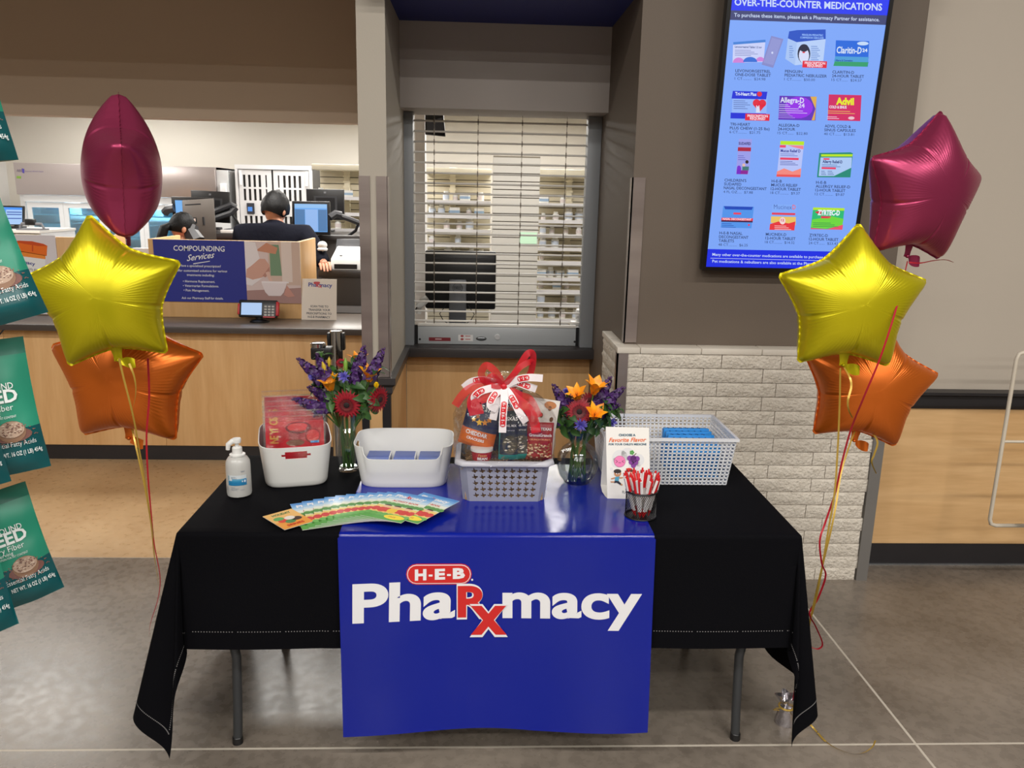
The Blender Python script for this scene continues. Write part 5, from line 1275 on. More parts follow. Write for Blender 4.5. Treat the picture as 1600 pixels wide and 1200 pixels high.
def sprig(lab, c, d, size, v, n=5, mt=None):
    c = Vector(c); R = frame(d); t = thing('leaf_sprig', lab, 'leaf sprig', vt[v]['foot'], vt[v]['group'] + ', greenery'); stem(t, c - R @ Vector((0, 0, size * .4)), v)
    ob('twig', MB().tube([c - R @ Vector((0, 0, size * .42)), c, c + R @ Vector((0, 0, size * .4))], .0016, 5), stemm, t)
    for i in range(n):
        m = MB(); petal(m, R, c + R @ Vector((0, 0, size * (-.35 + .75 * i / n))), size * rnd.uniform(.85, 1.15), size * .24, rnd.uniform(.4, .9), rnd.uniform(-.1, .4), .35, 6, az=i * 2.4 + rnd.random()); ob('leaf', m, mt or leafm, t, smooth=70)
# tall four-sided vase
vx, vy = -.452, 2.745
vt['L'] = dict(foot=Vector((vx, vy, Zt + .016)), rf=.018, neck=Vector((vx, vy, .90)), rn=.030, group='flowers in the tall vase')
sq4 = lambda g: 1 + .10 * abs(math.cos(2 * (g - .75))) ** 3
t = thing('tall_glass_vase', 'tall four-sided clear glass vase of mixed flowers between the white bins', 'vase', (vx, vy, Zt))
H = .955 - Zt
ob('glass', MB().lathe([(0, .001), (.030, .001), (.034, .004), (.0375, H * .28), (.036, H * .5), (.031, H * .68), (.033, H * .8), (.045, H), (.0425, H), (.0305, H * .8), (.0285, H * .68), (.0335, H * .5), (.035, H * .28), (.031, .014), (0, .014)], 32, (vx, vy, Zt), sq=sq4), glass, t, smooth=40)
ob('water', MB().lathe([(0, .0145), (.0300, .0145), (.0342, H * .28), (.0328, H * .5), (.0278, H * .68), (0, H * .68)], 32, (vx, vy, Zt), sq=sq4), water, t, smooth=40)
Y0 = 2.70
def A(px, py, dy=0): return at(px, py, Y0 + dy)
F = flower
F('gerbera', 'dark red gerbera facing forward low in the tall vase', A(542, 632, -.01), (.0, -1, -.12), .056, 'L')
F('gerbera', 'dark red gerbera turned sideways at the right of the tall vase', A(592, 624, .02), (.75, -.55, -.05), .052, 'L')
F('lily', 'orange lily opening left of centre in the tall vase', A(517, 606, -.01), (-.15, -.35, 1), .044, 'L')
F('lily', 'orange lily opening at the right of the tall vase', A(577, 592, .0), (.15, -.35, 1), .046, 'L')
F('lily', 'orange lily at the top right of the tall vase, behind purple florets', A(560, 570, .05), (.05, -.1, 1), .040, 'L')
F('lily_bud', 'yellow lily bud rising at the upper left of the tall vase', A(507, 576), (-.25, -.1, 1), .026, 'L'); F('lily_bud', 'slender yellow lily bud beside the green leaf in the tall vase', A(514, 566, .02), (.05, 0, 1), .020, 'L')
F('lily_bud', 'green lily bud at the top centre of the tall vase', A(540, 571), (0, 0, 1), .026, 'L'); F('tulip', 'yellow tulip at the right edge of the tall vase', A(588, 603, -.01), (.1, -.3, 1), .024, 'L')
F('aster', 'lilac aster at the left of the tall vase', A(490, 588), (-.4, -.9, .3), .024, 'L'); F('aster', 'lilac aster in the middle of the tall vase', A(537, 589, -.02), (.0, -.9, .5), .024, 'L')
for lab, px, py, d, s in (('purple stock spike leaning far left at the top of the tall vase', 484, 577, (-.8, 0, .75), .045), ('purple stock spike leaning left beside the red packs', 484, 632, (-.95, -.1, .35), .05), ('purple stock spike low beside the front gerbera', 506, 640, (-.3, -.8, -.1), .05),
        ('purple stock spike left of the orange lily', 503, 570, (-.4, 0, 1), .034), ('purple stock spike behind the lilac aster', 556, 580, (.1, -.2, 1), .04), ('purple stock spike at the upper right of the tall vase', 588, 569, (.45, .1, 1), .05), ('purple stock spike at the top of the tall vase', 565, 562, (.2, 0, 1), .04), ('purple stock spike left of the middle in the tall vase', 500, 615, (-.5, -.5, .5), .045)): F('stock_spike', lab, A(px, py, .01), d, s, 'L')
F('gerbera', 'small dark red flower at the back of the tall vase', A(533, 567, .06), (.1, -.6, .7), .022, 'L')
for lab, px, py, d, s, mt in (('leaf sprig low between the gerberas of the tall vase', 572, 622, (.3, -.8, .2), .06, leaf2), ('leaf sprig left of the front gerbera in the tall vase', 522, 624, (-.2, -.8, .3), .05, leafm), ('leaf sprig in the middle of the tall vase', 548, 605, (.1, -.6, .5), .06, leaf2), ('upright leaf sprig at the top left of the tall vase', 503, 556, (-.1, -.1, 1), .04, leafm), ('leaf sprig right of the front gerbera in the tall vase', 574, 636, (.7, -.5, -.2), .05, leafm), ('leaf sprig behind the lilac aster of the tall vase', 525, 585, (0, -.2, 1), .05, leafm), ('leaf sprig at the right of the tall vase', 583, 580, (.4, 0, 1), .05, leaf2)): sprig(lab, A(px, py, .015), d, s, 'L', 5, mt)
for k, (px, py, d, s, mt) in enumerate(((560, 612, (.2, -.9, .2), .055, leafm), (530, 612, (-.1, -.9, .3), .05, leaf2), (512, 628, (-.5, -.7, .2), .05, leafm), (565, 640, (.4, -.8, -.1), .05, leafm), (550, 575, (.1, -.4, 1), .05, leaf2), (495, 604, (-.5, -.3, .6), .045, leaf2))):
    sprig('filler leaf sprig ' + ('right of the middle', 'above the front gerbera', 'beside the low purple spike', 'below the sideways gerbera', 'behind the middle aster', 'under the left aster')[k] + ' in the tall vase', A(px, py, .02), d, s, 'L', 6, mt)
# round vase
wx_, wy_ = .350, 2.636
vt['R'] = dict(foot=Vector((wx_, wy_, Zt + .012)), rf=.03, neck=Vector((wx_, wy_, .885)), rn=.026, group='flowers in the round vase')
t = thing('round_glass_vase', 'round-bellied clear glass vase of flowers beside the gift basket', 'vase', (wx_, wy_, Zt))
P1 = [(.030, .001), (.045, .004), (.062, .028), (.073, .065), (.070, .098), (.056, .124), (.038, .138), (.032, .148), (.036, .165), (.050, .190)]
ob('glass', MB().lathe([(0, .001)] + P1 + [(r - .0022, z) for r, z in P1[::-1][:-1]] + [(.028, .008), (0, .008)], 36, (wx_, wy_, Zt)), glass, t, smooth=60)
ob('water', MB().lathe([(0, .0085), (.027, .0085)] + [(r - .003, z) for r, z in P1[1:5]] + [(.0635, .105), (0, .105)], 36, (wx_, wy_, Zt)), water, t, smooth=60)
Y0 = 2.60
F('gerbera', 'dark red gerbera facing forward in the round vase', A(905, 643, -.02), (-.05, -1, .15), .052, 'R')
F('gerbera', 'dark red gerbera behind the lilies in the round vase', A(922, 630, .03), (.2, -.9, .4), .044, 'R')
F('lily', 'orange lily at the top of the round vase', A(928, 612), (.2, -.3, 1), .046, 'R'); F('lily', 'orange lily at the upper left of the round vase', A(902, 622, -.01), (-.25, -.5, 1), .040, 'R'); F('lily', 'orange lily low at the right of the round vase', A(928, 652, -.03), (.1, -.6, .8), .042, 'R')
F('aster', 'lilac aster low in the front of the round vase', A(907, 664, -.03), (0, -1, .1), .028, 'R'); F('aster', 'lilac aster at the right of the round vase', A(955, 660), (.5, -.8, .1), .022, 'R'); F('aster', 'lilac aster at the top left of the round vase', A(885, 613, .02), (-.2, -.4, 1), .018, 'R')
F('tulip', 'yellow tulip at the left edge of the round vase', A(868, 632), (-.4, -.3, .8), .024, 'R'); F('lily_bud', 'yellow lily bud at the top left of the round vase', A(890, 620, .01), (-.2, -.2, 1), .02, 'R')
for lab, px, py, d, s in (('purple stock spike leaning left in the round vase', 876, 622, (-.55, -.1, 1), .045), ('purple stock spike low at the left of the round vase', 872, 660, (-.7, -.5, .2), .04), ('purple stock spike at the upper right of the round vase', 944, 612, (.35, 0, 1), .045), ('purple stock spike leaning right in the round vase', 956, 622, (.7, 0, .7), .045), ('purple stock spike in the middle of the round vase', 892, 630, (-.1, -.6, .7), .04), ('purple stock spike at the far right of the round vase', 950, 640, (.8, -.2, .5), .035)): F('stock_spike', lab, A(px, py, .01), d, s, 'R')
for lab, px, py, d, s, mt in (('leaf sprig at the left of the round vase', 876, 643, (-.7, -.5, .3), .06, leafm), ('leaf sprig low at the left of the round vase', 882, 662, (-.5, -.8, -.1), .055, leafm), ('leaf sprig at the right of the round vase', 948, 645, (.7, -.4, .4), .06, leafm), ('leaf sprig low at the right of the round vase', 938, 665, (.6, -.7, 0), .055, leaf2), ('leaf sprig upright at the right of the round vase', 942, 628, (.3, -.1, 1), .05, leafm), ('leaf sprig behind the gerbera of the round vase', 890, 648, (-.2, -.7, .4), .05, leaf2), ('pale variegated leaf sprig at the right of the round vase', 964, 640, (.9, -.2, .3), .04, leafm)): sprig(lab, A(px, py, .0), d, s, 'R', 5, mt)

for k, (px, py, d, s, mt) in enumerate(((916, 668, (.2, -.9, 0), .05, leaf2), (893, 668, (-.3, -.9, -.1), .05, leafm), (870, 650, (-.8, -.4, .2), .05, leaf2), (935, 638, (.3, -.6, .6), .05, leaf2))):
    sprig('filler leaf sprig ' + ('right of the low aster', 'left of the low aster', 'at the far left edge', 'between the right lilies')[k] + ' in the round vase', A(px, py, .01), d, s, 'R', 6, mt)

# ---------------------------------------------------------------- gift basket
gx, gy = .091, 2.535; gm = M('basket_grey', C(150, 152, 166), .4)
t = thing('gift_basket', 'grey plastic basket with state-shaped cut-outs on the blue banner', 'basket', (gx, gy, Zt))
a0, b0, a1, b1, ch, HB = .132, .088, .145, .105, .022, .138
TXS = [(-.25, 1), (.1, 1), (.1, .45), (.5, .35), (1, .3), (1, -.3), (.55, -.45), (.3, -1), (0, -.9), (-.25, -.45), (-.5, -.55), (-.75, -.2), (-1, .05), (-.25, .1)]
def octo(a, b): return [(-a + ch, -b), (a - ch, -b), (a, -b + ch), (a, b - ch), (a - ch, b), (-a + ch, b), (-a, b - ch), (-a, -b + ch)]
lo, hi = octo(a0, b0), octo(a1, b1)
def PB_(p, q, u, v): return Vector((gx, gy, Zt + .001)) + Vector(((lo[p][0] * (1 - u) + lo[q][0] * u) * (1 - v) + (hi[p][0] * (1 - u) + hi[q][0] * u) * v, (lo[p][1] * (1 - u) + lo[q][1] * u) * (1 - v) + (hi[p][1] * (1 - u) + hi[q][1] * u) * v, HB * v))
holes = [[(.10 + .1 * i + x * .042, .165 + .155 * j + z * .062) for x, z in TXS] for i in range(9) for j in range(5)]
ob('front_wall', shell(plate([(0, 0), (1, 0), (1, 1), (0, 1)], holes), lambda u, v: PB_(0, 1, u, v)), gm, t, smooth=0, solid=.002)
m = MB()
for k in range(1, 8): q = (k + 1) % 8; m.add([PB_(k, q, 0, 0), PB_(k, q, 1, 0), PB_(k, q, 1, 1), PB_(k, q, 0, 1)], [(0, 1, 2, 3)])
m.add([Vector((gx + x, gy + y, Zt + .002)) for x, y in lo], [tuple(range(8))])
ob('basket_wall', m, gm, t, smooth=0)
m = MB(); prof = [(0, -.004), (.012, -.010), (.014, -.006), (.008, .004), (-.004, .004)]
for o, z in prof: m.v += [(gx + x * (1 + o / a1), gy + y * (1 + o / b1), Zt + HB + z) for x, y in hi]
m.f = [(j * 8 + k, j * 8 + (k + 1) % 8, (j + 1) * 8 + (k + 1) % 8, (j + 1) * 8 + k) for j in range(4) for k in range(8)]
ob('rim', m, M('basket_rim', C(190, 190, 198), .35), t, smooth=60)
m = MB(); R_ = random.Random(3)                      # paper shred filling
for i in range(900):
    p = Vector((gx + R_.uniform(-.13, .13), gy + R_.uniform(-.09, .09), Zt + HB - .008 + R_.uniform(-.012, .014))); d = Vector((R_.uniform(-1, 1), R_.uniform(-1, 1), R_.uniform(-.6, .8))).normalized() * .009; s_ = d.cross(Vector((R_.random(), R_.random(), 1))).normalized() * .0012
    q = p + d + Vector((0, 0, R_.uniform(-.003, .005))); r_ = q + d
    m.add([p - s_, p + s_, q + s_, q - s_, r_ + s_, r_ - s_], [(0, 1, 2, 3), (3, 2, 4, 5)])
o = ob('paper_shred', m, M('kraft_shred', C(176, 144, 106), .8, var=(60, C(120, 92, 64))), org=(gx, gy, Zt + HB), smooth=0)
tag(o, 'crinkled tan paper shred filling the gift basket', 'paper shred', kind='stuff')
ob('filler', MB().box(gx - .125, gx + .125, gy - .08, gy + .08, Zt + .004, Zt + HB - .018), M('kraft_shred', C(176, 144, 106), .8), o)
def pouch(name, lab, c, w_, h_, dep, rot, bands, texts=(), shapes=(), group='snacks in the gift basket', top=.06, cat='snack bag', gusset=True, eps=.0005, crinkle=.0016):
    """a filled pouch: c = bottom centre, bands = [(v0, v1, material)] from the bottom up"""
    c = Vector(c); t = thing(name, lab, cat, c, group); t.rotation_euler = rot; R = Euler(rot).to_matrix(); ORG.pop(t.name)
    def th(u, v):
        b = min(v / .10, 1) if gusset else math.sin(PI * min(1, v))
        e = max(0, 1 - max(0, v - .05) / (.95 - top)) ** .55 if v < 1 - top else 0
        return dep * (.35 + .65 * b) * (e if v > .12 else 1) * max(0, 1 - abs(u) ** 2.6) ** .6
    def S(u, v, side, e=0):
        wv = w_ / 2 * (1 - .035 * math.sin(PI * v)) ; k = crinkle * mnoise.noise(Vector((u * 2.2 + c.x * 9, v * 4.5, side + c.z * 7)))
        return Vector((u * wv, side * (th(u, v) + k + e), v * h_))
    for i, (v0, v1, mt) in enumerate(bands):
        m = MB(); n = max(3, int((v1 - v0) * 26))
        m.grid(lambda a, b: S(a * 2 - 1, v0 + (v1 - v0) * b, -1), 16, n); m.grid(lambda a, b: S(1 - a * 2, v0 + (v1 - v0) * b, 1), 16, n)
        if i == 0: m.grid(lambda a, b: S(a * 2 - 1, 0, -1) * (1 - b) + S(a * 2 - 1, 0, 1) * b, 16, 2)
        ob('printed_band', m, mt, t, smooth=70)
    cv = Canvas(t, lambda a, b, e=0: S(a / (w_ / 2), b / h_, -1, .0006 + e), eps=eps)
    for (s, x, z, wd, hh, mt, bd, ln) in texts:
        cv.text(s, (x, z), wd, hh, mt, 4, bold=bd)
    for sh_ in shapes: sh_(cv)
    cv.done(); return t
ink_w, ink_n = flat(236, 236, 236), flat(28, 40, 76)
nvy, org_, tl, drk, crim = M('bag_navy', C(30, 42, 80), .32), M('bag_orange', C(214, 104, 34), .32), M('bag_teal', C(24, 150, 146), .32), M('bag_slate', C(34, 46, 62), .32), M('bag_crimson', C(150, 24, 34), .32)
def crk(cv):
    for x, z, r, c_ in ((-.025, .088, .010, (226, 160, 50)), (-.004, .083, .012, (240, 190, 50)), (.014, .087, .011, (232, 150, 40)), (-.014, .10, .009, (200, 110, 50)), (.026, .098, .010, (226, 140, 40))):
        cv.poly([(x + r * (1 if k % 2 else .5) * math.cos(k * PI / 5), z + r * (1 if k % 2 else .5) * math.sin(k * PI / 5)) for k in range(10)], flat(*c_), 2)
zb_ = Zt + HB + .004
pouch('cracker_bag', 'navy and orange bag of cheddar star crackers in the gift basket', (-.004, 2.50, zb_ + .028), .118, .15, .026, (math.radians(-6), math.radians(13), math.radians(-12)), [(0, .38, org_), (.38, 1, nvy)], [('CHEDDAR', -.040, .040, .074, .012, ink_w, .03, 0), ('CRACKERS', -.032, .024, .06, .008, ink_w, .03, 0), ('LONE STAR', -.046, .122, .09, .016, ink_w, .03, 0)], [crk])
bc = Vector((.018, 2.475, zb_ - .006)); t = thing('snack_tub', 'red tub with white lid below the cracker bag in the gift basket', 'tub', bc, 'snacks in the gift basket')
ob('tub_body', MB().lathe([(0, 0), (.030, 0), (.033, .03), (0, .03)], 28, bc), flat(176, 26, 46), t); ob('lid', MB().lathe([(0, .0302), (.036, .0302), (.036, .038), (.034, .039), (0, .039)], 28, bc), white, t)
cvb = Canvas(t, lambda a, b, e=0: bc + Vector(((.0333 + e) * math.sin(a / .033), -(.0333 + e) * math.cos(a / .033), b)), eps=.0003); cvb.text('BEAN', (-.014, .006), .032, .008, ink_w, 2, bold=.04); cvb.text('Texas', (-.012, .018), .028, .006, flat(236, 200, 120), 2, shear=.3); cvb.done()
def tq(cv):
    cv.ell(.002, .05, .026, .030, flat(70, 66, 56), 2); 
    for k in range(22): cv.ell(.002 + rnd.uniform(-.02, .02), .05 + rnd.uniform(-.024, .024), .005, .0022, flat(*rnd.choice(((190, 180, 160), (120, 110, 94), (220, 214, 200)))), 3 + k % 3, n=6)
    cv.rect(-.036, .118, .03, .124, flat(210, 220, 220), 2)
for i, (x, y, rz, lab) in enumerate(((.104, 2.468, 4, 'teal-edged dark snack bag in front in the gift basket'), (.150, 2.478, -3, 'teal-edged dark snack bag at the right in the gift basket'))):
    pouch('snack_bag', lab, (x, y, zb_ - .004), .066, .150 + .008 * i, .020, (math.radians(-4), math.radians(1 - 5 * i), math.radians(rz)), [(0, .12, tl), (.12, 1, drk)], [('TEXAS', -.024, .128, .05, .010, ink_w, .03, 0), ('TRAIL MIX', -.024, .108, .046, .007, ink_w, .02, 0), ('NET WT 8 OZ', -.02, .094, .036, .004, ink_w, 0, 0)], [tq, lambda cv: cv.rect(-.032, .002, -.024, .145, flat(24, 150, 146), 3, sub=0)])
pouch('snack_bag', 'dark blue snack bag standing at the back of the gift basket', (.098, 2.545, zb_), .10, .205, .024, (0, 0, 0), [(0, 1, nvy)], [('TEXAS', -.03, .16, .05, .012, ink_w, .02, 0), ('PRETZEL', -.03, .14, .055, .010, flat(200, 90, 60), .02, 0)])
def gra(cv):
    cv.rect(-.022, .004, .022, .058, flat(190, 150, 110), 2)
    for k in range(40): cv.ell(rnd.uniform(-.02, .02), rnd.uniform(.007, .055), .004, .0025, flat(*rnd.choice(((214, 180, 140), (160, 112, 74), (226, 200, 164), (130, 84, 52)))), 3 + k % 4, n=6)
for i, (x, y, lab) in enumerate(((.184, 2.468, 'crimson granola bag with clear window, beside the teal bags'), (.218, 2.466, 'crimson granola bag at the right end of the gift basket'))):
    pouch('granola_bag', lab, (x, y, zb_ - .004), .052, .122, .018, (math.radians(-3), math.radians(2), math.radians(3 * i)), [(0, 1, crim)], [('TEXAS', -.018, .098, .036, .008, ink_w, .02, 0), ('Granola', -.02, .078, .04, .009, ink_w, .02, 0), ('CRUNCH', -.018, .066, .034, .005, flat(240, 170, 120), .02, 0)], [gra])
pouch('coffee_bag', 'white bag with brown spots at the back right of the gift basket', (.202, 2.53, zb_), .10, .182, .024, (0, math.radians(6), math.radians(-6)), [(0, 1, M('bag_white', C(226, 220, 212), .4))], [('TEXAS', -.02, .06, .05, .014, flat(60, 60, 64), .03, 0)], [lambda cv: [cv.ell(x, z, .006, .008, flat(110, 70, 44), 2) for x, z in ((-.03, .15), (-.005, .13), (.02, .155), (-.02, .11), (.03, .12), (.008, .10), (-.035, .085))], lambda cv: cv.ell(.02, .165, .02, .012, flat(176, 112, 62), 3)])
# cellophane wrap
kn = at(787, 604, 2.445)
def cel(u, v):
    g = 2 * PI * u; z0 = Zt + HB - .014; z1 = kn.z - .002; w_ = v; e = .5
    sx_ = math.copysign(abs(math.cos(g)) ** e, math.cos(g)); sy_ = math.copysign(abs(math.sin(g)) ** e, math.sin(g))
    r = 1.0 if w_ < .55 else math.cos((w_ - .55) / .45 * PI / 2) ** .65
    k = 1 + .035 * mnoise.noise(Vector((sx_ * 3, sy_ * 3, v * 5))) + .018 * mnoise.noise(Vector((sx_ * 9, sy_ * 9, v * 11)))
    cx_ = gx * (1 - v ** 3) + kn.x * v ** 3; cyy = gy * (1 - v ** 2) + (kn.y + .03) * v ** 2
    return Vector((cx_ + (.157 * r * k + .006) * sx_, cyy + (.112 * r * k + .006) * sy_, z0 + (z1 - z0) * v + .010 * mnoise.noise(Vector((sx_ * 4, sy_ * 4, 7))) * v))
cell = clear('cellophane', (1, 1, 1), .07, .05, bump=(22, 1.0))
t = thing('cellophane_wrap', 'clear crinkled cellophane wrapped over the gift basket', 'wrap', (gx, gy, Zt + HB))
ob('film', MB().grid(cel, 72, 36, True), cell, t, smooth=60)
ob('gathered_top', MB().grid(lambda u, v: kn + Vector((0, .03, -.004)) + Vector(((.010 + .035 * v * (1 + .4 * math.sin(u * 2 * PI * 7))) * math.cos(2 * PI * u), (.010 + .03 * v) * math.sin(2 * PI * u), .042 * v)), 56, 6, True), cell, t, smooth=60)
# bow
sheer = M('sheer_red', C(206, 22, 40), .35, alpha=.72); satin = M('white_satin', C(236, 228, 230), .3); ribr = flat(206, 28, 40, .35)
def cat_(pts, n=8):
    P = [Vector(p) for p in pts]; P = [P[0] * 2 - P[1]] + P + [P[-1] * 2 - P[-2]]; o = []
    for i in range(1, len(P) - 2):
        for k in range(n):
            s = k / n; a, b, c, d = P[i - 1:i + 3]
            o.append(.5 * ((2 * b) + (c - a) * s + (2 * a - 5 * b + 4 * c - d) * s * s + (3 * b - a - 3 * c + d) * s ** 3))
    o.append(P[-2]); return o
def strip(name, pts, w_, mt, t, N=(0, -1, .15), n=8, lift=0, ends=True, tw=0):
    Q = cat_(pts, n); N = Vector(N).normalized(); L = len(Q); V = []
    for i, p in enumerate(Q):
        tg = (Q[min(i + 1, L - 1)] - Q[max(i - 1, 0)]).normalized(); s_ = tg.cross(N)
        if s_.length < .2: s_ = Vector((1, 0, 0))
        s_.normalize(); s_ = Matrix.Rotation(tw * i / L, 3, tg) @ s_
        k = w_ / 2 if not isinstance(w_, (list, tuple)) else (w_[0] * (1 - i / L) + w_[1] * i / L) / 2
        V.append((p - s_ * k, p + s_ * k))
    m = MB(); m.grid(lambda u, v: V[int(round(v * (L - 1)))][0] * (1 - u) + V[int(round(v * (L - 1)))][1] * u, 2, L - 1)
    o = ob(name, m, mt, t, smooth=80)
    def F_(a, b, e=0):                               # a across (-1..1), b along 0..1
        f = min(max(b, 0), .9999) * (L - 1); i = int(f); q = f - i; c0 = V[i][0].lerp(V[i + 1][0], q); c1 = V[i][1].lerp(V[i + 1][1], q)
        return c0.lerp(c1, (a + 1) / 2) + N * e
    return o, F_
t = thing('gift_bow', 'red and white ribbon bow on the cellophane-wrapped gift basket', 'bow', kn)
def B(px, py, dy=0): return at(px, py, 2.43 + dy)
K = B(787, 604)
ob('knot', MB().ball(K, .012, .010, .012), M('bow_red', C(190, 20, 36), .4), t)
strip('loop', [K, B(805, 582, -.01), B(824, 553, -.01), B(833, 556, .0), B(828, 585, .02), B(808, 600, .02), K], .020, sheer, t)
strip('loop', [K, B(800, 588, -.02), B(815, 572, -.02), B(832, 566, .0), B(822, 592, .02), K], .018, sheer, t)
strip('loop', [K, B(775, 582, -.02), B(760, 571, -.02), B(752, 585, -.01), B(764, 600, .0), K], .022, sheer, t)
strip('loop', [K, B(772, 588, -.03), B(764, 590, -.03), B(764, 600, -.02), B(775, 604, -.02), K], .016, sheer, t)
strip('tail', [K, B(760, 598, .0), B(735, 607, -.01), B(722, 618, -.01), B(711, 634, .0)], .026, sheer, t)
strip('tail', [K, B(765, 615, -.02), B(742, 625, -.03), B(745, 648, -.03)], .045, sheer, t)
strip('tail', [K, B(805, 622, -.02), B(826, 640, -.03), B(835, 660, -.03), B(838, 676, -.03)], .030, sheer, t)
strip('tail', [K, B(812, 618, -.01), B(828, 625, .0), B(842, 652, -.01)], .026, sheer, t)
def hebs(Fw, ws, L, at_, flip=1):
    cv = Canvas(t, lambda a, b, e=0: Fw(a / ws * 2, b / L, .0006 + e), eps=.0005)
    hl = ws * .62
    for c_ in at_:
        H_ = hl + .3 * ws; vv = []; ff = []
        for k in range(17):
            y_ = -H_ + 2 * H_ * k / 16; o_ = max(0, abs(y_) - hl) / (.3 * ws); x_ = .36 * ws * math.sqrt(max(0, 1 - o_ * o_)); vv += [(-x_, c_ + y_), (0, c_ + y_), (x_, c_ + y_)]
        for k in range(16): ff += [(3 * k, 3 * k + 1, 3 * k + 4, 3 * k + 3), (3 * k + 1, 3 * k + 2, 3 * k + 5, 3 * k + 4)]
        cv.put('printed_logo', ribr, 2, vv, ff)
        for j, ch_ in enumerate('H-E-B'):
            v, f = text2d(ch_, .04, 0); h = ws * .38; x0 = -h / 2
            cv.put('lettering', ink_w, 4, [(-flip * (x0 + p[1] * h), c_ + flip * (-hl * 1.15 + j * hl * .52 + p[0] * h * .62)) for p in v], f)
    cv.done()
WT = .023
for pts, ats, flip in (([K, B(806, 594, -.02), B(826, 590, -.03), B(848, 591, -.02)], (.072,), -1), ([K, B(806, 598, -.01), B(826, 604, -.02), B(838, 608, -.01)], (.06,), -1), ([K, B(770, 606, -.02), B(750, 612, -.03), B(741, 622, -.03), B(750, 628, -.02)], (.075,), 1), ([K, B(772, 618, -.03), B(766, 633, -.04), B(777, 640, -.03)], (.045,), 1),
        ([K, B(788, 625, -.03), B(786, 650, -.04), B(785, 676, -.04)], (.075, .13), 1), ([K, B(800, 622, -.02), B(812, 645, -.03), B(822, 660, -.03)], (.055,), -1), ([K, B(760, 594, .01), B(738, 596, .02), B(724, 606, .03)], (.07,), 1), ([K, B(776, 630, -.02), B(770, 656, -.03)], (), 1)):
    Q = cat_(pts); L = sum((Q[i + 1] - Q[i]).length for i in range(len(Q) - 1)); o, Fw = strip('printed_loop', pts, WT, satin, t)
    if ats: hebs(Fw, WT, L, [min(a_, L * .75) for a_ in ats], flip)
# ---------------------------------------------------------------- wall screen
TYB = 3.405; tl_ = math.radians(4.4)
O0 = at(1098, 421, TYB)
fn, O, U, V, N = planar(O0, (1, 0, 0), (0, -math.sin(tl_), math.cos(tl_)))
inv = pixinv(O, U, V, N)
wS = inv(1345, 428)[0]; hS = wS * 16.9 / 9.4
br_ = inv(1389, 40); wS = (inv(1385.5, 60)[0] + inv(1388.5, 40)[0]) / 2
t = thing('wall_screen', 'portrait wall screen listing medicine boxes for sale, on the dark wall', 'screen', O0)
def slab(name, u0, v0, u1, v1, n0, n1, mat, **k):
    ob(name, MB().hexa([fn(u0, v0, n1), fn(u1, v0, n1), fn(u1, v1, n1), fn(u0, v1, n1), fn(u0, v0, n0), fn(u1, v0, n0), fn(u1, v1, n0), fn(u0, v1, n0)]), mat, t, **k)
slab('housing', -.004, -.004, wS + .004, hS + .004, -.045, -.0008, black, bevel=.004)
for a in ((-.004, -.004, .012, hS + .004), (wS - .012, -.004, wS + .004, hS + .004), (.012, -.004, wS - .012, .012), (.012, hS - .012, wS - .012, hS + .004)): slab('bezel', *a, -.0005, .004, M('bezel_black', C(10, 10, 12), .3))
ob('wall_bracket', MB().box(O0.x + .15, O0.x + wS - .15, 3.40, 3.4695, O0.z + .3, O0.z + .8), black, t)
G = lambda r, g, b: glow(r, g, b, .92)
cv = Canvas(t, lambda a, b, e=0: fn(a, b, e), None, eps=.0003)
cv.rect(.012, .012, wS - .012, hS - .012, G(126, 170, 255), 0, 'screen')
vb = inv(1103, 389)[1]; cv.rect(.012, .012, wS - .012, vb, G(8, 40, 232), 1, 'footer_band')
v1, v2 = inv(1138.4, 16)[1], inv(1136, 31)[1]
cv.rect(.012, v1, wS - .012, hS - .012, G(14, 48, 246), 1, 'header_band'); cv.rect(.012, v2, wS - .012, v1, G(54, 62, 116), 1, 'header_band')
cv.done()
cv = Canvas(t, fn, inv, eps=.0003)
tw_, td = G(206, 222, 255), G(40, 62, 110)
cv.text('OVER-THE-COUNTER MEDICATIONS', (1147.5, 8.2), (1378, 16.4), 10.5, tw_, 2, bold=.025)
cv.text('To purchase these items, please ask a Pharmacy Partner for assistance.', (1147, 26), (1374, 33.5), 5.6, tw_, 2, bold=.012)
cv.text('Many other over-the-counter medications are available to purchase at the Pharmacy.', (1113, 399.5), (1330, 405), 4.2, tw_, 2, bold=.012)
cv.text('Pet medications & nebulizers are also available at the Pharmacy counter.', (1113, 410), (1305, 415), 4.2, tw_, 2, bold=.012)
cv.poly([(1110, 403), (1335, 408), (1335, 408.6), (1110, 403.6)], tw_, 2)
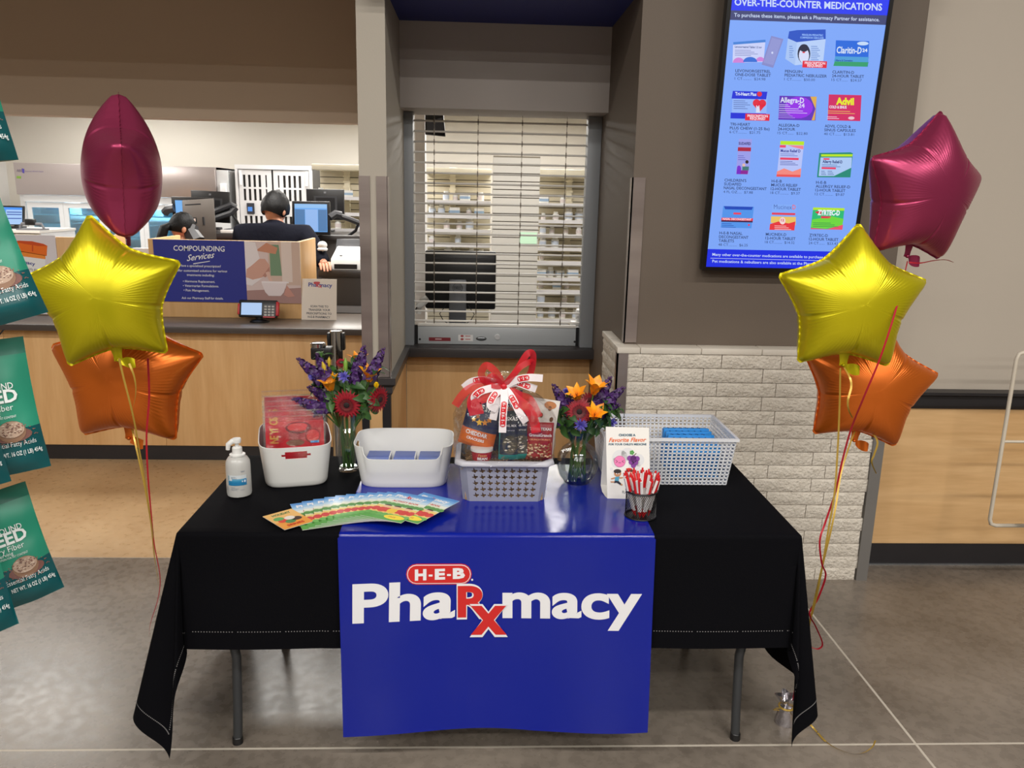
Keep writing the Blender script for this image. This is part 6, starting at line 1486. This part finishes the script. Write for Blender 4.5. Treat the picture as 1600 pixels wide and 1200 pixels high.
for x, y, L in ((1149, 112.5, (('LEVONORGESTREL', 55), ('ONE-DOSE TABLET', 56), ('1 CT..........  $24.98', 48))), (1226.5, 113.5, (('PENGUIN', 27), ('PEDIATRIC NEBULIZER', 66), ('1 CT..........  $50.00', 48))), (1300.5, 114.5, (('CLARITIN-D', 34), ('24-HOUR TABLET', 50), ('15 CT.......  $24.57', 47))),
        (1141, 196, (('TRI-HEART', 31), ('PLUS CHEW (1-25 lbs)', 62), ('6 CT..........  $21.75', 48))), (1216, 197.5, (('ALLEGRA-D', 33), ('24-HOUR', 27), ('15 CT.......  $22.80', 47))), (1288.5, 199, (('ADVIL COLD &', 41), ('SINUS CAPSULES', 49), ('40 CT.......  $13.81', 47))),
        (1132, 283.5, (("CHILDREN'S", 34), ('SUDAFED', 27), ('NASAL DECONGESTANT', 67), ('4 FL OZ.....  $7.88', 46))), (1205.5, 285, (('H-E-B', 16), ('MUCUS RELIEF', 41), ('12-HOUR TABLET', 47), ('18 CT..........  $9.37', 46))), (1275, 287, (('H-E-B', 16), ('ALLERGY RELIEF-D', 54), ('12-HOUR TABLET', 47), ('12 CT..........  $9.87', 46))),
        (1124, 366, (('H-E-B NASAL', 36), ('DECONGESTANT', 46), ('TABLETS', 24), ('48 CT..........  $6.25', 46))), (1196.5, 368, (('MUCINEX-D', 32), ('12-HOUR TABLET', 47), ('18 CT..........  $14.32', 46))), (1264.5, 369.5, (('ZYRTEC-D', 29), ('12-HOUR TABLET', 46), ('24 CT.......  $23.47', 46)))):
    for k, (s, wd) in enumerate(L):
        yy = y + 6.0 * k; xx = x - .6 * k; cv.text(s, (xx, yy), (xx + wd, yy + wd * .026), 3.9 if '....' in s else 4.3, td, 2, bold=0 if '....' in s else .015)
def bx(pts, c, L=2): cv.poly(pts, G(*c), L, 'product_picture')
def para(x0, y0, x1, y1, sk=-2):                      # box face leaning like the photo's screen: tl,tr,br,bl
    return [(x0, y0), (x1, y0 + (x1 - x0) * .025), (x1 + sk, y1 + (x1 - x0) * .025), (x0 + sk, y1)]
def lines(x0, y0, w_, n, c, st=2.6): 
    for k in range(n): bx(para(x0, y0 + k * st, x0 + w_ * (.7 + .3 * ((k * 7) % 3) / 2), y0 + k * st + .8, 0), c, 5)
def W_(s, x, y, wd, h, c, b=.03, sh=0): cv.text(s, (x, y), (x + wd, y + wd * .025), h, G(*c), 6, 'product_lettering', bold=b, shear=sh)
# 1 levonorgestrel
bx([(1145.5, 66), (1196, 62), (1193, 97), (1144.5, 98)], (206, 214, 255)); bx([(1145.5, 66), (1196, 62), (1196, 66), (1145.5, 70)], (60, 130, 220), 3); cv.ell(1172, 97, 11, 8, G(40, 110, 220), 4, 'product_picture', a0=PI, a1=2 * PI); cv.ell(1154, 98, 9, 8, G(210, 130, 220), 3, 'product_picture', a0=PI, a1=2 * PI); cv.ell(1188, 96, 7, 7, G(210, 130, 220), 3, 'product_picture', a0=PI, a1=2 * PI); W_('Levonorgestrel Tablet 1.5 mg', 1148, 74.5, 42, 3, (70, 90, 150)); lines(1148, 78, 36, 4, (120, 130, 190))
bx([(1205, 56), (1224, 61), (1208, 106), (1190, 101)], (134, 140, 206), 3); bx([(1206, 59), (1221, 63), (1208, 102), (1193, 98)], (146, 152, 216), 4); cv.ell(1206.5, 82.5, 1.6, 1.8, G(210, 220, 255), 5, 'product_picture')
# 2 nebulizer (plain box, bird picture simplified)
bx([(1233, 49), (1246, 47), (1290, 46), (1290, 61), (1245, 66), (1231, 60)], (20, 80, 200)); bx([(1231, 60), (1245, 66), (1242, 102), (1227, 92)], (170, 200, 250), 2); bx([(1245, 66), (1290, 61), (1286, 98), (1242, 102)], (186, 212, 255), 2)
W_('PENGUIN PEDIATRIC', 1253, 56, 33, 3, (150, 190, 255)); W_('COMPRESSOR NEBULIZER', 1250, 60, 37, 2.6, (150, 190, 255)); cv.ell(1256, 84, 10, 15, G(20, 26, 60), 3, 'product_picture'); cv.ell(1256, 87, 8, 12, G(220, 226, 255), 4, 'product_picture'); cv.ell(1256, 75, 7, 6, G(20, 26, 60), 5, 'product_picture'); bx([(1253, 81), (1258, 81), (1257, 83), (1254, 83)], (230, 40, 60), 6); lines(1267, 72, 14, 8, (60, 110, 200), 3); lines(1233, 72, 7, 6, (60, 110, 200), 3.4)
# 3..12
bx(para(1306, 63, 1358, 103), (16, 104, 226)); bx(para(1305, 88, 1357.5, 96), (70, 160, 220), 3); bx(para(1304, 96, 1357, 103), (40, 160, 110), 3); W_('Claritin-D', 1307, 83, 39, 10, (226, 240, 255), .02, .15); W_('24', 1347, 81, 8, 5, (226, 240, 255)); cv.ell(1348, 68, 9, 3, G(200, 224, 255), 4, 'product_picture'); W_('Allergy & Congestion', 1305, 95.5, 27, 2.6, (20, 60, 150))
bx(para(1145, 142, 1199, 185), (150, 186, 255)); bx(para(1145, 142, 1199, 154), (8, 40, 220), 3); bx(para(1141.6, 176, 1197, 185, -.4), (8, 40, 220), 3); W_('Tri-Heart Plus', 1148.5, 149, 33, 5, (226, 236, 255)); cv.ell(1182, 158 + 3, 6, 6, G(230, 30, 60), 4, 'product_picture'); cv.ell(1191, 161.5, 6, 6, G(230, 30, 60), 4, 'product_picture'); bx([(1176.6, 163), (1196.6, 163.5), (1186, 176)], (230, 30, 60), 4); bx([(1181, 176), (1181.5, 164), (1184, 167), (1186, 164), (1187.5, 176)], (220, 226, 250), 5); lines(1146, 157, 26, 5, (70, 90, 160), 3); cv.ell(1186.5, 147, 4, 4, G(230, 30, 60), 4, 'product_picture')
bx(para(1218, 149.5, 1276, 187), (96, 44, 190)); cv.ell(1248, 168, 22, 17, G(150, 40, 236), 3, 'product_picture'); bx([(1266, 151), (1276, 151), (1273, 188), (1268, 188), (1274, 170)], (226, 176, 80), 3); W_('Allegra-D', 1219, 160, 37, 8, (230, 236, 255), .02); W_('24', 1247, 168, 10, 6.5, (220, 210, 255)); lines(1217.5, 163, 20, 2, (220, 210, 255)); lines(1217, 169, 44, 3, (226, 216, 255), 3.2); lines(1216, 178, 26, 3, (190, 160, 250))
bx(para(1295, 147.5, 1346, 188), (214, 30, 100)); W_('Advil', 1306, 163, 28, 10, (236, 240, 40), .05); W_('COLD & SINUS', 1295.5, 169, 27, 4, (240, 240, 255)); lines(1293, 173, 50, 2, (240, 200, 90), 3.2); lines(1292, 182, 22, 2, (250, 220, 240)); cv.ell(1330, 184.5, 5, 2.5, G(240, 200, 210), 5, 'product_picture')
for x, y in ((1254, 95), (1164.5, 177.5)): bx(para(x, y, x + 38, y + 10.5, -.8), (230, 26, 56), 7); cv.text('PRESCRIPTION', (x + 3, y + 5.2), (x + 35, y + 6), 3.6, G(255, 226, 240), 8, 'product_lettering', bold=.03); cv.text('REQUIRED', (x + 7, y + 9.4), (x + 31, y + 10), 3.6, G(255, 226, 240), 8, 'product_lettering', bold=.03)
bx(para(1154.5, 217, 1175, 272, -5), (156, 160, 240)); bx(para(1153, 230, 1173.5, 236, -.5), (176, 20, 60), 3); W_('SUDAFED', 1154, 226, 19, 4, (30, 40, 110)); bx(para(1151.5, 262, 1158, 272, -1), (120, 30, 200), 3); bx(para(1157.5, 266, 1169, 272, -1), (140, 20, 150), 3); cv.ell(1162, 258, 2.4, 2.6, G(230, 190, 180), 4, 'product_picture'); cv.ell(1167, 253, 2.6, 2.8, G(40, 20, 30), 4, 'product_picture'); bx(para(1160, 260, 1170, 266, -.4), (60, 120, 120), 4); lines(1153, 243, 13, 3, (90, 90, 190), 3); cv.ell(1154.5, 262, 3, 3.4, G(120, 40, 210), 4, 'product_picture')
bx(para(1219.5, 220, 1256.5, 276, -6), (186, 200, 255)); bx(para(1219.5, 220, 1256.5, 226, -.6), (190, 236, 20), 3); bx(para(1218.5, 226.5, 1228, 230.5, -.4), (240, 70, 110), 3); bx([(1230, 227), (1255.5, 227.5), (1255, 233.5), (1240, 230)], (246, 130, 150), 3); W_('Mucus Relief D', 1219.5, 237.5, 31, 4.4, (20, 40, 150)); lines(1219, 240, 32, 2, (80, 100, 190)); bx(para(1219, 246, 1248, 249.5, -.4), (236, 60, 100), 3); lines(1218.6, 251.5, 28, 3, (40, 60, 160)); bx([(1213.8, 268), (1225, 263), (1238, 268), (1251.6, 263), (1250.6, 276.8), (1213.3, 276)], (250, 140, 130), 3); bx(para(1213.3, 272.4, 1250.6, 276, -.4), (240, 80, 80), 4)
bx([(1280, 239), (1329, 238), (1332.6, 239.6), (1328.6, 277.2), (1276.5, 277)], (20, 140, 120)); bx([(1283, 241), (1332.3, 241), (1331.5, 244.5), (1283, 244.5)], (190, 236, 20), 3); bx([(1282, 246), (1331, 246), (1330, 262), (1303, 275), (1279, 275)], (176, 206, 250), 3); W_('Allergy Relief-D', 1285, 254.5, 31, 4.4, (20, 40, 120)); bx(para(1286.5, 247, 1296, 249.6, -.2), (240, 70, 110), 4); lines(1284, 257, 34, 2, (70, 100, 170)); bx(para(1283.6, 261, 1306, 264, -.2), (240, 60, 100), 4); lines(1282.8, 267, 8, 3, (60, 90, 160)); lines(1293, 267, 10, 3, (60, 90, 160))
bx(para(1130, 322, 1178, 355.5, -4), (80, 150, 240)); bx([(1131, 322), (1176.6, 323.2), (1174.6, 328), (1133, 327)], (10, 70, 190), 3); bx(para(1146, 332, 1158, 335, -.2), (240, 60, 90), 3); bx(para(1127.5, 340, 1176.6, 344, -.5), (236, 40, 70), 3); bx(para(1127, 344, 1176, 346.4, -.2), (60, 20, 70), 3); W_('NASAL DECONGESTANT', 1129, 343.4, 45, 3, (255, 226, 236)); lines(1127.6, 349, 22, 3, (40, 80, 180)); cv.ell(1170, 351.5, 1.6, 1.6, G(240, 50, 90), 4, 'product_picture')
bx(para(1207, 319, 1245, 359, -5), (130, 176, 255)); W_('Mucinex', 1209, 326.4, 28, 7, (60, 80, 160), -.01); W_('D', 1238, 327, 5, 7, (240, 90, 110), .01); bx(para(1206, 332, 1242.6, 335.4, -.3), (230, 60, 90), 3); bx([(1204.8, 338), (1243.6, 339), (1243, 352), (1204, 348)], (240, 200, 100), 3); bx([(1203, 350), (1216, 346), (1232, 349), (1242.6, 346), (1241, 360), (1202, 359)], (236, 50, 60), 4); cv.ell(1222.5, 345, 4.6, 5.6, G(250, 220, 220), 5, 'product_picture'); W_('12', 1220, 345.6, 5, 3.6, (220, 60, 60)); lines(1210, 352.4, 26, 3, (255, 210, 210))
bx(para(1270.5, 324, 1319.5, 357.5, -4), (30, 190, 120)); bx(para(1270.5, 324, 1319.5, 328, -.4), (186, 236, 40), 3); bx([(1273, 331), (1284, 329), (1282, 337)], (220, 30, 60), 3); W_('ZYRTEC-D', 1277, 335.6, 35, 7.4, (236, 246, 255), .05, .1); bx(para(1283, 337.6, 1298, 341, -.4), (230, 40, 80), 3); bx([(1269, 343), (1300, 338), (1318, 342), (1316, 352), (1290, 357), (1266.6, 355)], (110, 220, 60), 3); lines(1270, 347.6, 40, 3, (30, 130, 80)); bx([(1266.6, 356), (1292, 358), (1317, 351), (1316, 359), (1266.6, 358)], (240, 80, 110), 4)
cv.done()

# ---------------------------------------------------------------- foil balloons
def foil(name, col):
    m = M(name, C(*col), .34, .62, bump=(3.2, .0)); return m
fy, fo, fp = foil('yellow_foil', (206, 194, 20)), foil('orange_foil', (222, 112, 34)), foil('magenta_foil', (156, 52, 88))
def star_outline(phi):                                # radius towards angle phi (0 = up), blunt tips, inward notches
    a = (phi + PI / 5) % (2 * PI / 5) - PI / 5; a = abs(a); Rn = .66
    x1, y1 = 1.0, 0.0; x2, y2 = Rn * math.cos(PI / 5), Rn * math.sin(PI / 5)
    ca, sa = math.cos(a), math.sin(a); dx, dy = x2 - x1, y2 - y1; r = (x1 * dy - y1 * dx) / (ca * dy - sa * dx)
    bow = .018 * math.sin(PI * a / (PI / 5)); r -= bow
    return min(r, .965 / max(.2, math.cos(a * 1.3)) if a < .09 else r)
NN = 110
def poisson():
    g = np.linspace(-1.05, 1.05, NN); Xg, Zg = np.meshgrid(g, g, indexing='ij'); ph = np.arctan2(Xg, Zg); rr = np.hypot(Xg, Zg)
    tab = np.array([star_outline(a) for a in np.linspace(-PI, PI, 1441)]); out = np.interp(ph, np.linspace(-PI, PI, 1441), tab)
    mask = rr < out; u = np.zeros((NN, NN)); h2 = (g[1] - g[0]) ** 2
    for _ in range(2600):
        u[1:-1, 1:-1] = .25 * (u[2:, 1:-1] + u[:-2, 1:-1] + u[1:-1, 2:] + u[1:-1, :-2] + h2); u[~mask] = 0
    return g, u
PG, PUu = poisson(); HMAX = math.sqrt(PUu.max())
def hgt(x, z):
    i = (x + 1.05) / (PG[1] - PG[0]); j = (z + 1.05) / (PG[1] - PG[0]); a, b = int(i), int(j); a = min(max(a, 0), NN - 2); b = min(max(b, 0), NN - 2); p, q = i - a, j - b
    return math.sqrt(max(0, PUu[a][b] * (1 - p) * (1 - q) + PUu[a + 1][b] * p * (1 - q) + PUu[a][b + 1] * (1 - p) * q + PUu[a + 1][b + 1] * p * q)) / HMAX
def star_mesh(seed):
    m = MB(); nu, nr = 400, 30; R_ = random.Random(seed); phs = [R_.uniform(0, 6) for _ in range(5)]
    def pt(i, s, side):
        ph = 2 * PI * i / nu; r = star_outline(ph) * s; x, z = r * math.sin(ph), r * math.cos(ph)
        h = hgt(x, z) if s < 1 else 0; a = (ph + PI / 5) % (2 * PI / 5) - PI / 5; notch = abs(a) / (PI / 5)
        k = int(((ph + PI / 5) % (2 * PI)) / (2 * PI / 5))
        # puckers run in from the seam, strongest beside the notches; a fold line from each notch
        pk = .0075 * math.sin(ph * 95 + phs[k]) * math.exp(-((1 - s) / .16)) * (.25 + notch ** 1.5) * (1 - s) * 6
        fold = -.030 * math.exp(-((notch - 1) / .055) ** 2) * math.exp(-((1 - s) / .34) ** 2)
        wav = .006 * mnoise.noise(Vector((x * 2.2, z * 2.2, seed + side)))
        y = .50 * h ** .88 + (pk + fold * min(1, h * 3) + wav) * min(1, h * 4)
        return (x, side * max(y, .0), z)
    ss = [0.0] + [((j + 1) / nr) ** .8 for j in range(nr)]
    for side in (-1, 1):
        m.grid(lambda u, v: pt(u * nu, ss[int(round(v * nr))], side), nu, nr, True)
    def seam(u, v): ph = 2 * PI * u; r = star_outline(ph) * (1 + .028 * v); return (r * math.sin(ph), .006 * math.sin(ph * 60) * v, r * math.cos(ph))
    m.grid(seam, nu, 1, True)
    return m
SM = [star_mesh(1), star_mesh(5)]
STAR = [None, None]
def balloon(lab, c, R, rot, mt, gi, ky=1.0):
    t = thing('star_balloon', lab, 'balloon', c, 'foil star balloons'); ORG.pop(t.name); t.rotation_euler = rot; t.scale = (R, R * ky, R)
    k = (gi, mt.name)
    me = bpy.data.meshes.get('foil_' + mt.name + str(gi)) or mesh('foil', SM[gi], mt, smooth=180)
    me.name = 'foil_' + mt.name + str(gi); link('foil', me, t)
    n = MB(); rb = -star_outline(PI)
    n.grid(lambda u, v: ((.14 - .07 * v + .03 * max(0, v - .7) * 3) * (u - .5) * 1.1, -.025 * math.sin(u * PI) * (1 - v) - .01, rb + .03 - .20 * v), 8, 8); n.grid(lambda u, v: ((.14 - .07 * v + .03 * max(0, v - .7) * 3) * (.5 - u) * 1.1, .025 * math.sin(u * PI) * (1 - v) - .008, rb + .03 - .20 * v), 8, 8)
    ob('neck', n, mt, t, smooth=70)
    n = MB(); n.ball((.0, -.02, rb - .16), .03, .03, .025, 10, 6); n.grid(lambda u, v: (.02 + .18 * v, -.04 + .03 * math.sin(v * 5 + u), rb - .19 + (.10 * (u - .5)) * (.5 + math.sin(v * PI * .8)) - .03 * v), 6, 8)
    ob('tied_tail', n, mt, t, smooth=80)
    return t
rd = math.radians
LYc, LOc, LPc = at(165, 462, 2.36), at(200, 585, 2.60), at(191, 270, 2.52)
balloon('yellow foil star balloon beside the green pouches', LYc, .229, (rd(-4), rd(-7), rd(10)), fy, 0)
balloon('orange foil star balloon behind the yellow star, beside the green pouches', LOc, .258, (rd(-3), rd(2), rd(-3)), fo, 1)
balloon('magenta foil star balloon seen edge-on in front of the pharmacy fridge', LPc, .230, (rd(2), rd(0), rd(113)), fp, 1, .95)
RYc, ROc, RPc = at(1328, 472, 2.36), at(1354, 602, 2.60), at(1440, 300, 2.50)
balloon('yellow foil star balloon covering the corner of the wall screen', RYc, .231, (rd(-3), rd(1), rd(-3)), fy, 1)
balloon('orange foil star balloon in front of the cream brick wall', ROc, .236, (rd(-3), rd(7), rd(-6)), fo, 0)
balloon('magenta foil star balloon turned sideways in front of the beige wall', RPc, .240, (rd(3), rd(5), rd(20)), fp, 0, .9)
gold, redr = M('gold_ribbon', C(190, 156, 66), .3, .35), M('red_ribbon', C(176, 26, 44), .3, .2)
def ribbon(lab, pts, mt, w_=.006, cat='ribbon', n=10, tw=1.6):
    P = [at(x, y, Yv) if not isinstance(x, tuple) else Vector(x) for x, y, Yv in pts]
    c = P[-1]; t = thing('curling_ribbon', lab, cat, c); strip('ribbon_strip', P, w_, mt, t, N=(.25, -1, .1), n=n, tw=tw); return t
ribbon('gold ribbon hanging from the yellow balloon beside the green pouches', [(186, 560, 2.33), (193, 590, 2.33), (208, 650, 2.35), (218, 705, 2.38), (228, 760, 2.4), (238, 830, 2.42), (243, 880, 2.43), (249, 925, 2.43), (256, 960, 2.44)], gold)
ribbon('short gold curl under the yellow balloon beside the green pouches', [(202, 568, 2.33), (210, 590, 2.32), (212, 615, 2.32), (205, 650, 2.34)], gold, .006)
ribbon('red ribbon hanging past the orange balloon beside the green pouches', [(231, 560, 2.44), (233, 620, 2.44), (229, 680, 2.44), (231, 740, 2.43), (236, 800, 2.43), (241, 850, 2.42), (250, 900, 2.42), (247, 935, 2.42), (235, 975, 2.42), (233, 1000, 2.42), (238, 1022, 2.43)], redr)
ribbon('gold ribbon hanging from the orange balloon beside the green pouches', [(206, 668, 2.56), (213, 700, 2.52), (226, 760, 2.48), (236, 820, 2.46), (241, 870, 2.46), (250, 915, 2.45), (258, 960, 2.45)], gold)
ribbon('gold ribbon hanging from the yellow balloon in front of the bricks', [(1313, 575, 2.33), (1312, 630, 2.34), (1309, 700, 2.36), (1304, 770, 2.37), (1294, 830, 2.38), (1284, 890, 2.38), (1274, 940, 2.38), (1262, 985, 2.38), (1250, 1060, 2.36), (1238, 1112, 2.35)], gold)
ribbon('gold ribbon hanging from the orange balloon in front of the bricks', [(1338, 668, 2.57), (1326, 700, 2.52), (1314, 740, 2.47), (1306, 790, 2.43), (1298, 830, 2.41), (1286, 880, 2.40), (1270, 950, 2.38), (1260, 1000, 2.38), (1248, 1060, 2.37), (1236, 1112, 2.36)], gold)
ribbon('red ribbon trailing from the sideways magenta balloon', [(1418, 408, 2.42), (1408, 450, 2.29), (1398, 490, 2.25), (1375, 560, 2.225), (1350, 620, 2.25), (1330, 670, 2.32), (1316, 720, 2.36), (1305, 770, 2.38), (1290, 815, 2.38), (1281, 845, 2.37), (1284, 880, 2.37), (1290, 900, 2.38), (1278, 935, 2.39), (1265, 958, 2.38), (1275, 980, 2.37), (1285, 1005, 2.36), (1278, 1014, 2.36), (1258, 1014, 2.37), (1245, 1060, 2.36), (1236, 1110, 2.35)], redr)
ribbon('short red curl at the knot of the sideways magenta balloon', [(1420, 410, 2.44), (1438, 411, 2.43), (1460, 407, 2.42), (1478, 406, 2.42), (1490, 410, 2.42)], redr, .004)
ribbon('short gold curl under the yellow balloon in front of the bricks', [(1319, 574, 2.33), (1328, 590, 2.30), (1330, 605, 2.29), (1325, 625, 2.28), (1326, 640, 2.28), (1332, 653, 2.29)], gold, .006)
ribbon('gold curl hanging from the knot of the orange balloon by the grey post', [(1342, 672, 2.56), (1360, 675, 2.55), (1371, 690, 2.54), (1366, 710, 2.54), (1362, 722, 2.54), (1369, 740, 2.54)], gold, .006)
pf = [atz(1262, 1129, .02), atz(1275, 1142, .006), atz(1292, 1160, .004), atz(1318, 1174, .005), atz(1345, 1177, .006), atz(1362, 1168, .012), atz(1368, 1157, .03)]
ribbon('gold ribbon end lying on the concrete floor by the table corner', [((p.x, p.y, p.z), 0, 0) for p in [atz(1240, 1118, .05)] + pf], gold, .006)
wc = atz(1226, 1128, 0)
t = thing('balloon_weight', 'silver foil-wrapped balloon weight on the floor under the black cloth', 'weight', wc)
def wf(u, v):
    g = 2 * PI * u; r = (.034 - .012 * min(v / .62, 1) if v < .62 else .012 + .02 * ((v - .62) / .38) * (1 + .5 * math.sin(g * 5))); r *= 1 + .06 * mnoise.noise(Vector((math.cos(g) * 4, math.sin(g) * 4, v * 8)))
    return wc + Vector((r * math.cos(g), r * math.sin(g), .001 + .098 * v))
ob('foil_wrap', MB().grid(wf, 44, 18, True).add([wf(k / 44, 0) for k in range(44)], [tuple(range(44))]), M('silver_foil', C(200, 196, 200), .22, .9), t, smooth=25)
ob('ribbon_tie', MB().tube([wc + Vector((.0235 * math.cos(k * .4), .0235 * math.sin(k * .4), .060)) for k in range(17)], .0035, 6), gold, t); ob('ribbon_bow', MB().tube([wc + Vector((-.022, -.01, .06)), wc + Vector((-.04, -.015, .063)), wc + Vector((-.05, -.015, .058)), wc + Vector((-.03, -.016, .056))], .003, 6, flat_=.4), gold, t)

# ---------------------------------------------------------------- flaxseed pouches hanging at the left
gl1, gl2, gl3 = M('pouch_green', C(40, 140, 112), .34), M('pouch_teal', C(10, 84, 88), .34), M('pouch_header', C(30, 112, 92), .34)
def seeds(cv, x, z, s):
    cv.ell(x, z - s * .25, s * 1.1, s * .45, flat(120, 80, 72), 2); cv.ell(x, z, s * .8, s * .7, flat(134, 100, 76), 3); cv.ell(x, z + s * .15, s * .74, s * .52, flat(176, 150, 130), 4)
    r_ = random.Random(5)
    for k in range(60): g = r_.uniform(0, 6.28); q = math.sqrt(r_.random()); cv.ell(x + s * .68 * q * math.cos(g), z + s * .15 + s * .46 * q * math.sin(g), s * .06, s * .035, flat(*r_.choice(((120, 84, 70), (206, 184, 164), (90, 60, 54)))), 5, n=5)
    for k in range(40): g = r_.uniform(0, 6.28); q = 1 + r_.random() * .5; cv.ell(x + s * 1.0 * q * math.cos(g), z - s * .2 + s * .5 * q * math.sin(g), s * .05, s * .03, flat(140, 90, 80), 5, n=5)
def flax(lab, tr, br, Yv, roll, yaw, h_=.285, pitch=0, w_=.20):
    """placed by its right edge: top right corner tr and bottom right corner br in the photo"""
    a, b = at(*tr, Yv), at(*br, Yv); d = (a - b); d.y = 0; hh = d.length; ang = math.atan2(d.x, d.z)
    R = Euler((pitch, ang, yaw)).to_matrix(); c = b - R @ Vector((w_ / 2, 0, 0)) * .98
    wh_ = flat(232, 238, 236)
    tx = [('COLD-MILLED GROUND', -.080, hh * .640, .150, .0115, wh_, .01, 0), ('FLAXSEED', -.074, hh * .545, .148, .023, wh_, .03, 0), ('3g Dietary Fiber', -.035, hh * .485, .098, .011, wh_, -.005, 0), ('per serving', -.005, hh * .455, .045, .007, wh_, 0, 0), ('SEE NUTRITION INFORMATION FOR FAT CONTENT', -.035, hh * .428, .10, .0042, wh_, .0, 0),
          ('Omega-3 Essential Fatty Acids', -.030, hh * .215, .118, .009, wh_, -.005, 0), ('HERBAL', -.056, hh * .155, .036, .0085, wh_, .02, 0), ('SUPPLEMENT', -.056, hh * .115, .052, .0085, wh_, .02, 0), ('NET WT. 16 OZ (1 LB) 454g', .014, hh * .145, .080, .008, wh_, .01, 0), ('NATURALS', -.03, hh * .715, .05, .007, wh_, 0, 0), ('TEAR HERE', .0, hh * .90, .03, .003, wh_, 0, 0)]
    def logo(cv): cv.ell(-.005, hh * .765, .010, .010, flat(186, 40, 60), 2); cv.text('H-E-B', (-.012, hh * .76), .014, .004, wh_, 3, bold=.02)
    return pouch('flaxseed_pouch', lab, c, w_, hh, .030, (pitch, ang, yaw), [(0, .34, gl2), (.34, .88, gl1), (.88, 1, gl3)], tx, [lambda cv: seeds(cv, .052, hh * .325, .030), logo], 'flaxseed pouches on the hanging strip', .10, 'pouch', True, .0006, .006)
flax('green flaxseed pouch cut by the photo edge, topmost on the hanging strip', (-28, 20), (27, 250), 1.50, 0, rd(34), pitch=rd(-6))
flax('green flaxseed pouch second from the top of the hanging strip, beside the pill poster', (-4, 280), (74, 488), 1.52, 0, rd(30), pitch=rd(-8))
flax('green flaxseed pouch in the middle of the hanging strip, with seed bowl picture', (36, 526), (78, 728), 1.54, 0, rd(26), pitch=rd(-4))
flax('lowest complete green flaxseed pouch on the hanging strip', (44, 752), (99, 918), 1.58, 0, rd(32), pitch=rd(-8))
flax('dark-based flaxseed pouch cut by the photo edge at the bottom of the strip', (-24, 760), (28, 975), 1.44, 0, rd(36), pitch=rd(-10))
flax('flaxseed pouch cut by the photo edge behind the middle pouch', (-34, 540), (16, 752), 1.46, 0, rd(32), pitch=rd(-6))
p1 = at(-55, 1010, 1.62); p0 = Vector((p1.x, 1.62, 2.5))
t = thing('hanging_strip', 'dark merchandising strip holding the green flaxseed pouches', 'display strip', (p0.x, 1.62, p1.z))
ob('strip', MB().box(p0.x - .02, p0.x + .02, 1.62, 1.623, .75, 2.55), black, t)
for y in (20, 280, 526, 752):
    q = at(0, y + 6, 1.60); ob('hook', MB().tube([(p0.x, 1.619, q.z), (q.x * .3 + p0.x * .7, 1.57, q.z + .004), (q.x - .02, 1.53, q.z)], .0022, 6), black, t)
ob('hook_wire', MB().tube([at(-8, 528, 1.6), at(0, 522, 1.6), at(6, 515, 1.58)], .0015, 6), black, t)

# ---------------------------------------------------------------- wire rack at the right edge
t = thing('wire_rack', 'cream tubular wire rack at the edge of the photo before the maple wainscot', 'rack', (2.3, 3.2, .34)); wm = M('cream_wire', C(206, 196, 178), .4)
Yr_ = 3.2; r0 = .0085
q = [at(1592, 548, Yr_), at(1546, 815, Yr_)]
def rr_(pts, r=r0): ob('wire_bar', MB().tube(pts, r, 10), wm, t, smooth=60)
x0 = q[1].x; z0, z1 = at(1552, 821, Yr_).z, at(1592, 550, Yr_).z
rr_([(x0 + .5, Yr_, z0), (x0 + .03, Yr_, z0), (x0 + .008, Yr_, z0 + .008), (x0, Yr_, z0 + .03), (x0, Yr_, z1 - .03), (x0 + .008, Yr_, z1 - .008), (x0 + .03, Yr_, z1), (x0 + .5, Yr_, z1)])
zz = at(1575, 690, Yr_).z; rr_([(x0, Yr_, zz), (x0 + .5, Yr_, zz)], .006)
rr_([(x0 + .5, Yr_, .002), (x0 + .5, Yr_, z1 + .02)]); rr_([(x0 + .5, Yr_ + .25, .002), (x0 + .5, Yr_ + .25, z1 + .02)]); rr_([(x0 + .5, Yr_, z1), (x0 + .5, Yr_ + .25, z1)]); rr_([(x0 + .5, Yr_, z0), (x0 + .5, Yr_ + .25, z0)])
c = at(1608, 795, 3.15); t = thing('navy_bag', 'dark navy object cut off by the photo edge beside the wire rack', 'bag', (c.x, 3.1, c.z))
ob('bag_body', MB().ball((c.x + .02, 3.10, c.z), .055, .05, .085, 18, 12), M('navy_fabric', C(22, 28, 48), .6, bump=(40, .3)), t); ob('strap', MB().tube([(c.x + .03, 3.1, c.z + .07), (c.x + .05, 3.15, c.z + .16), (c.x + .07, 3.19, zz + .004)], .006, 8), M('navy_fabric', C(22, 28, 48), .6), t)
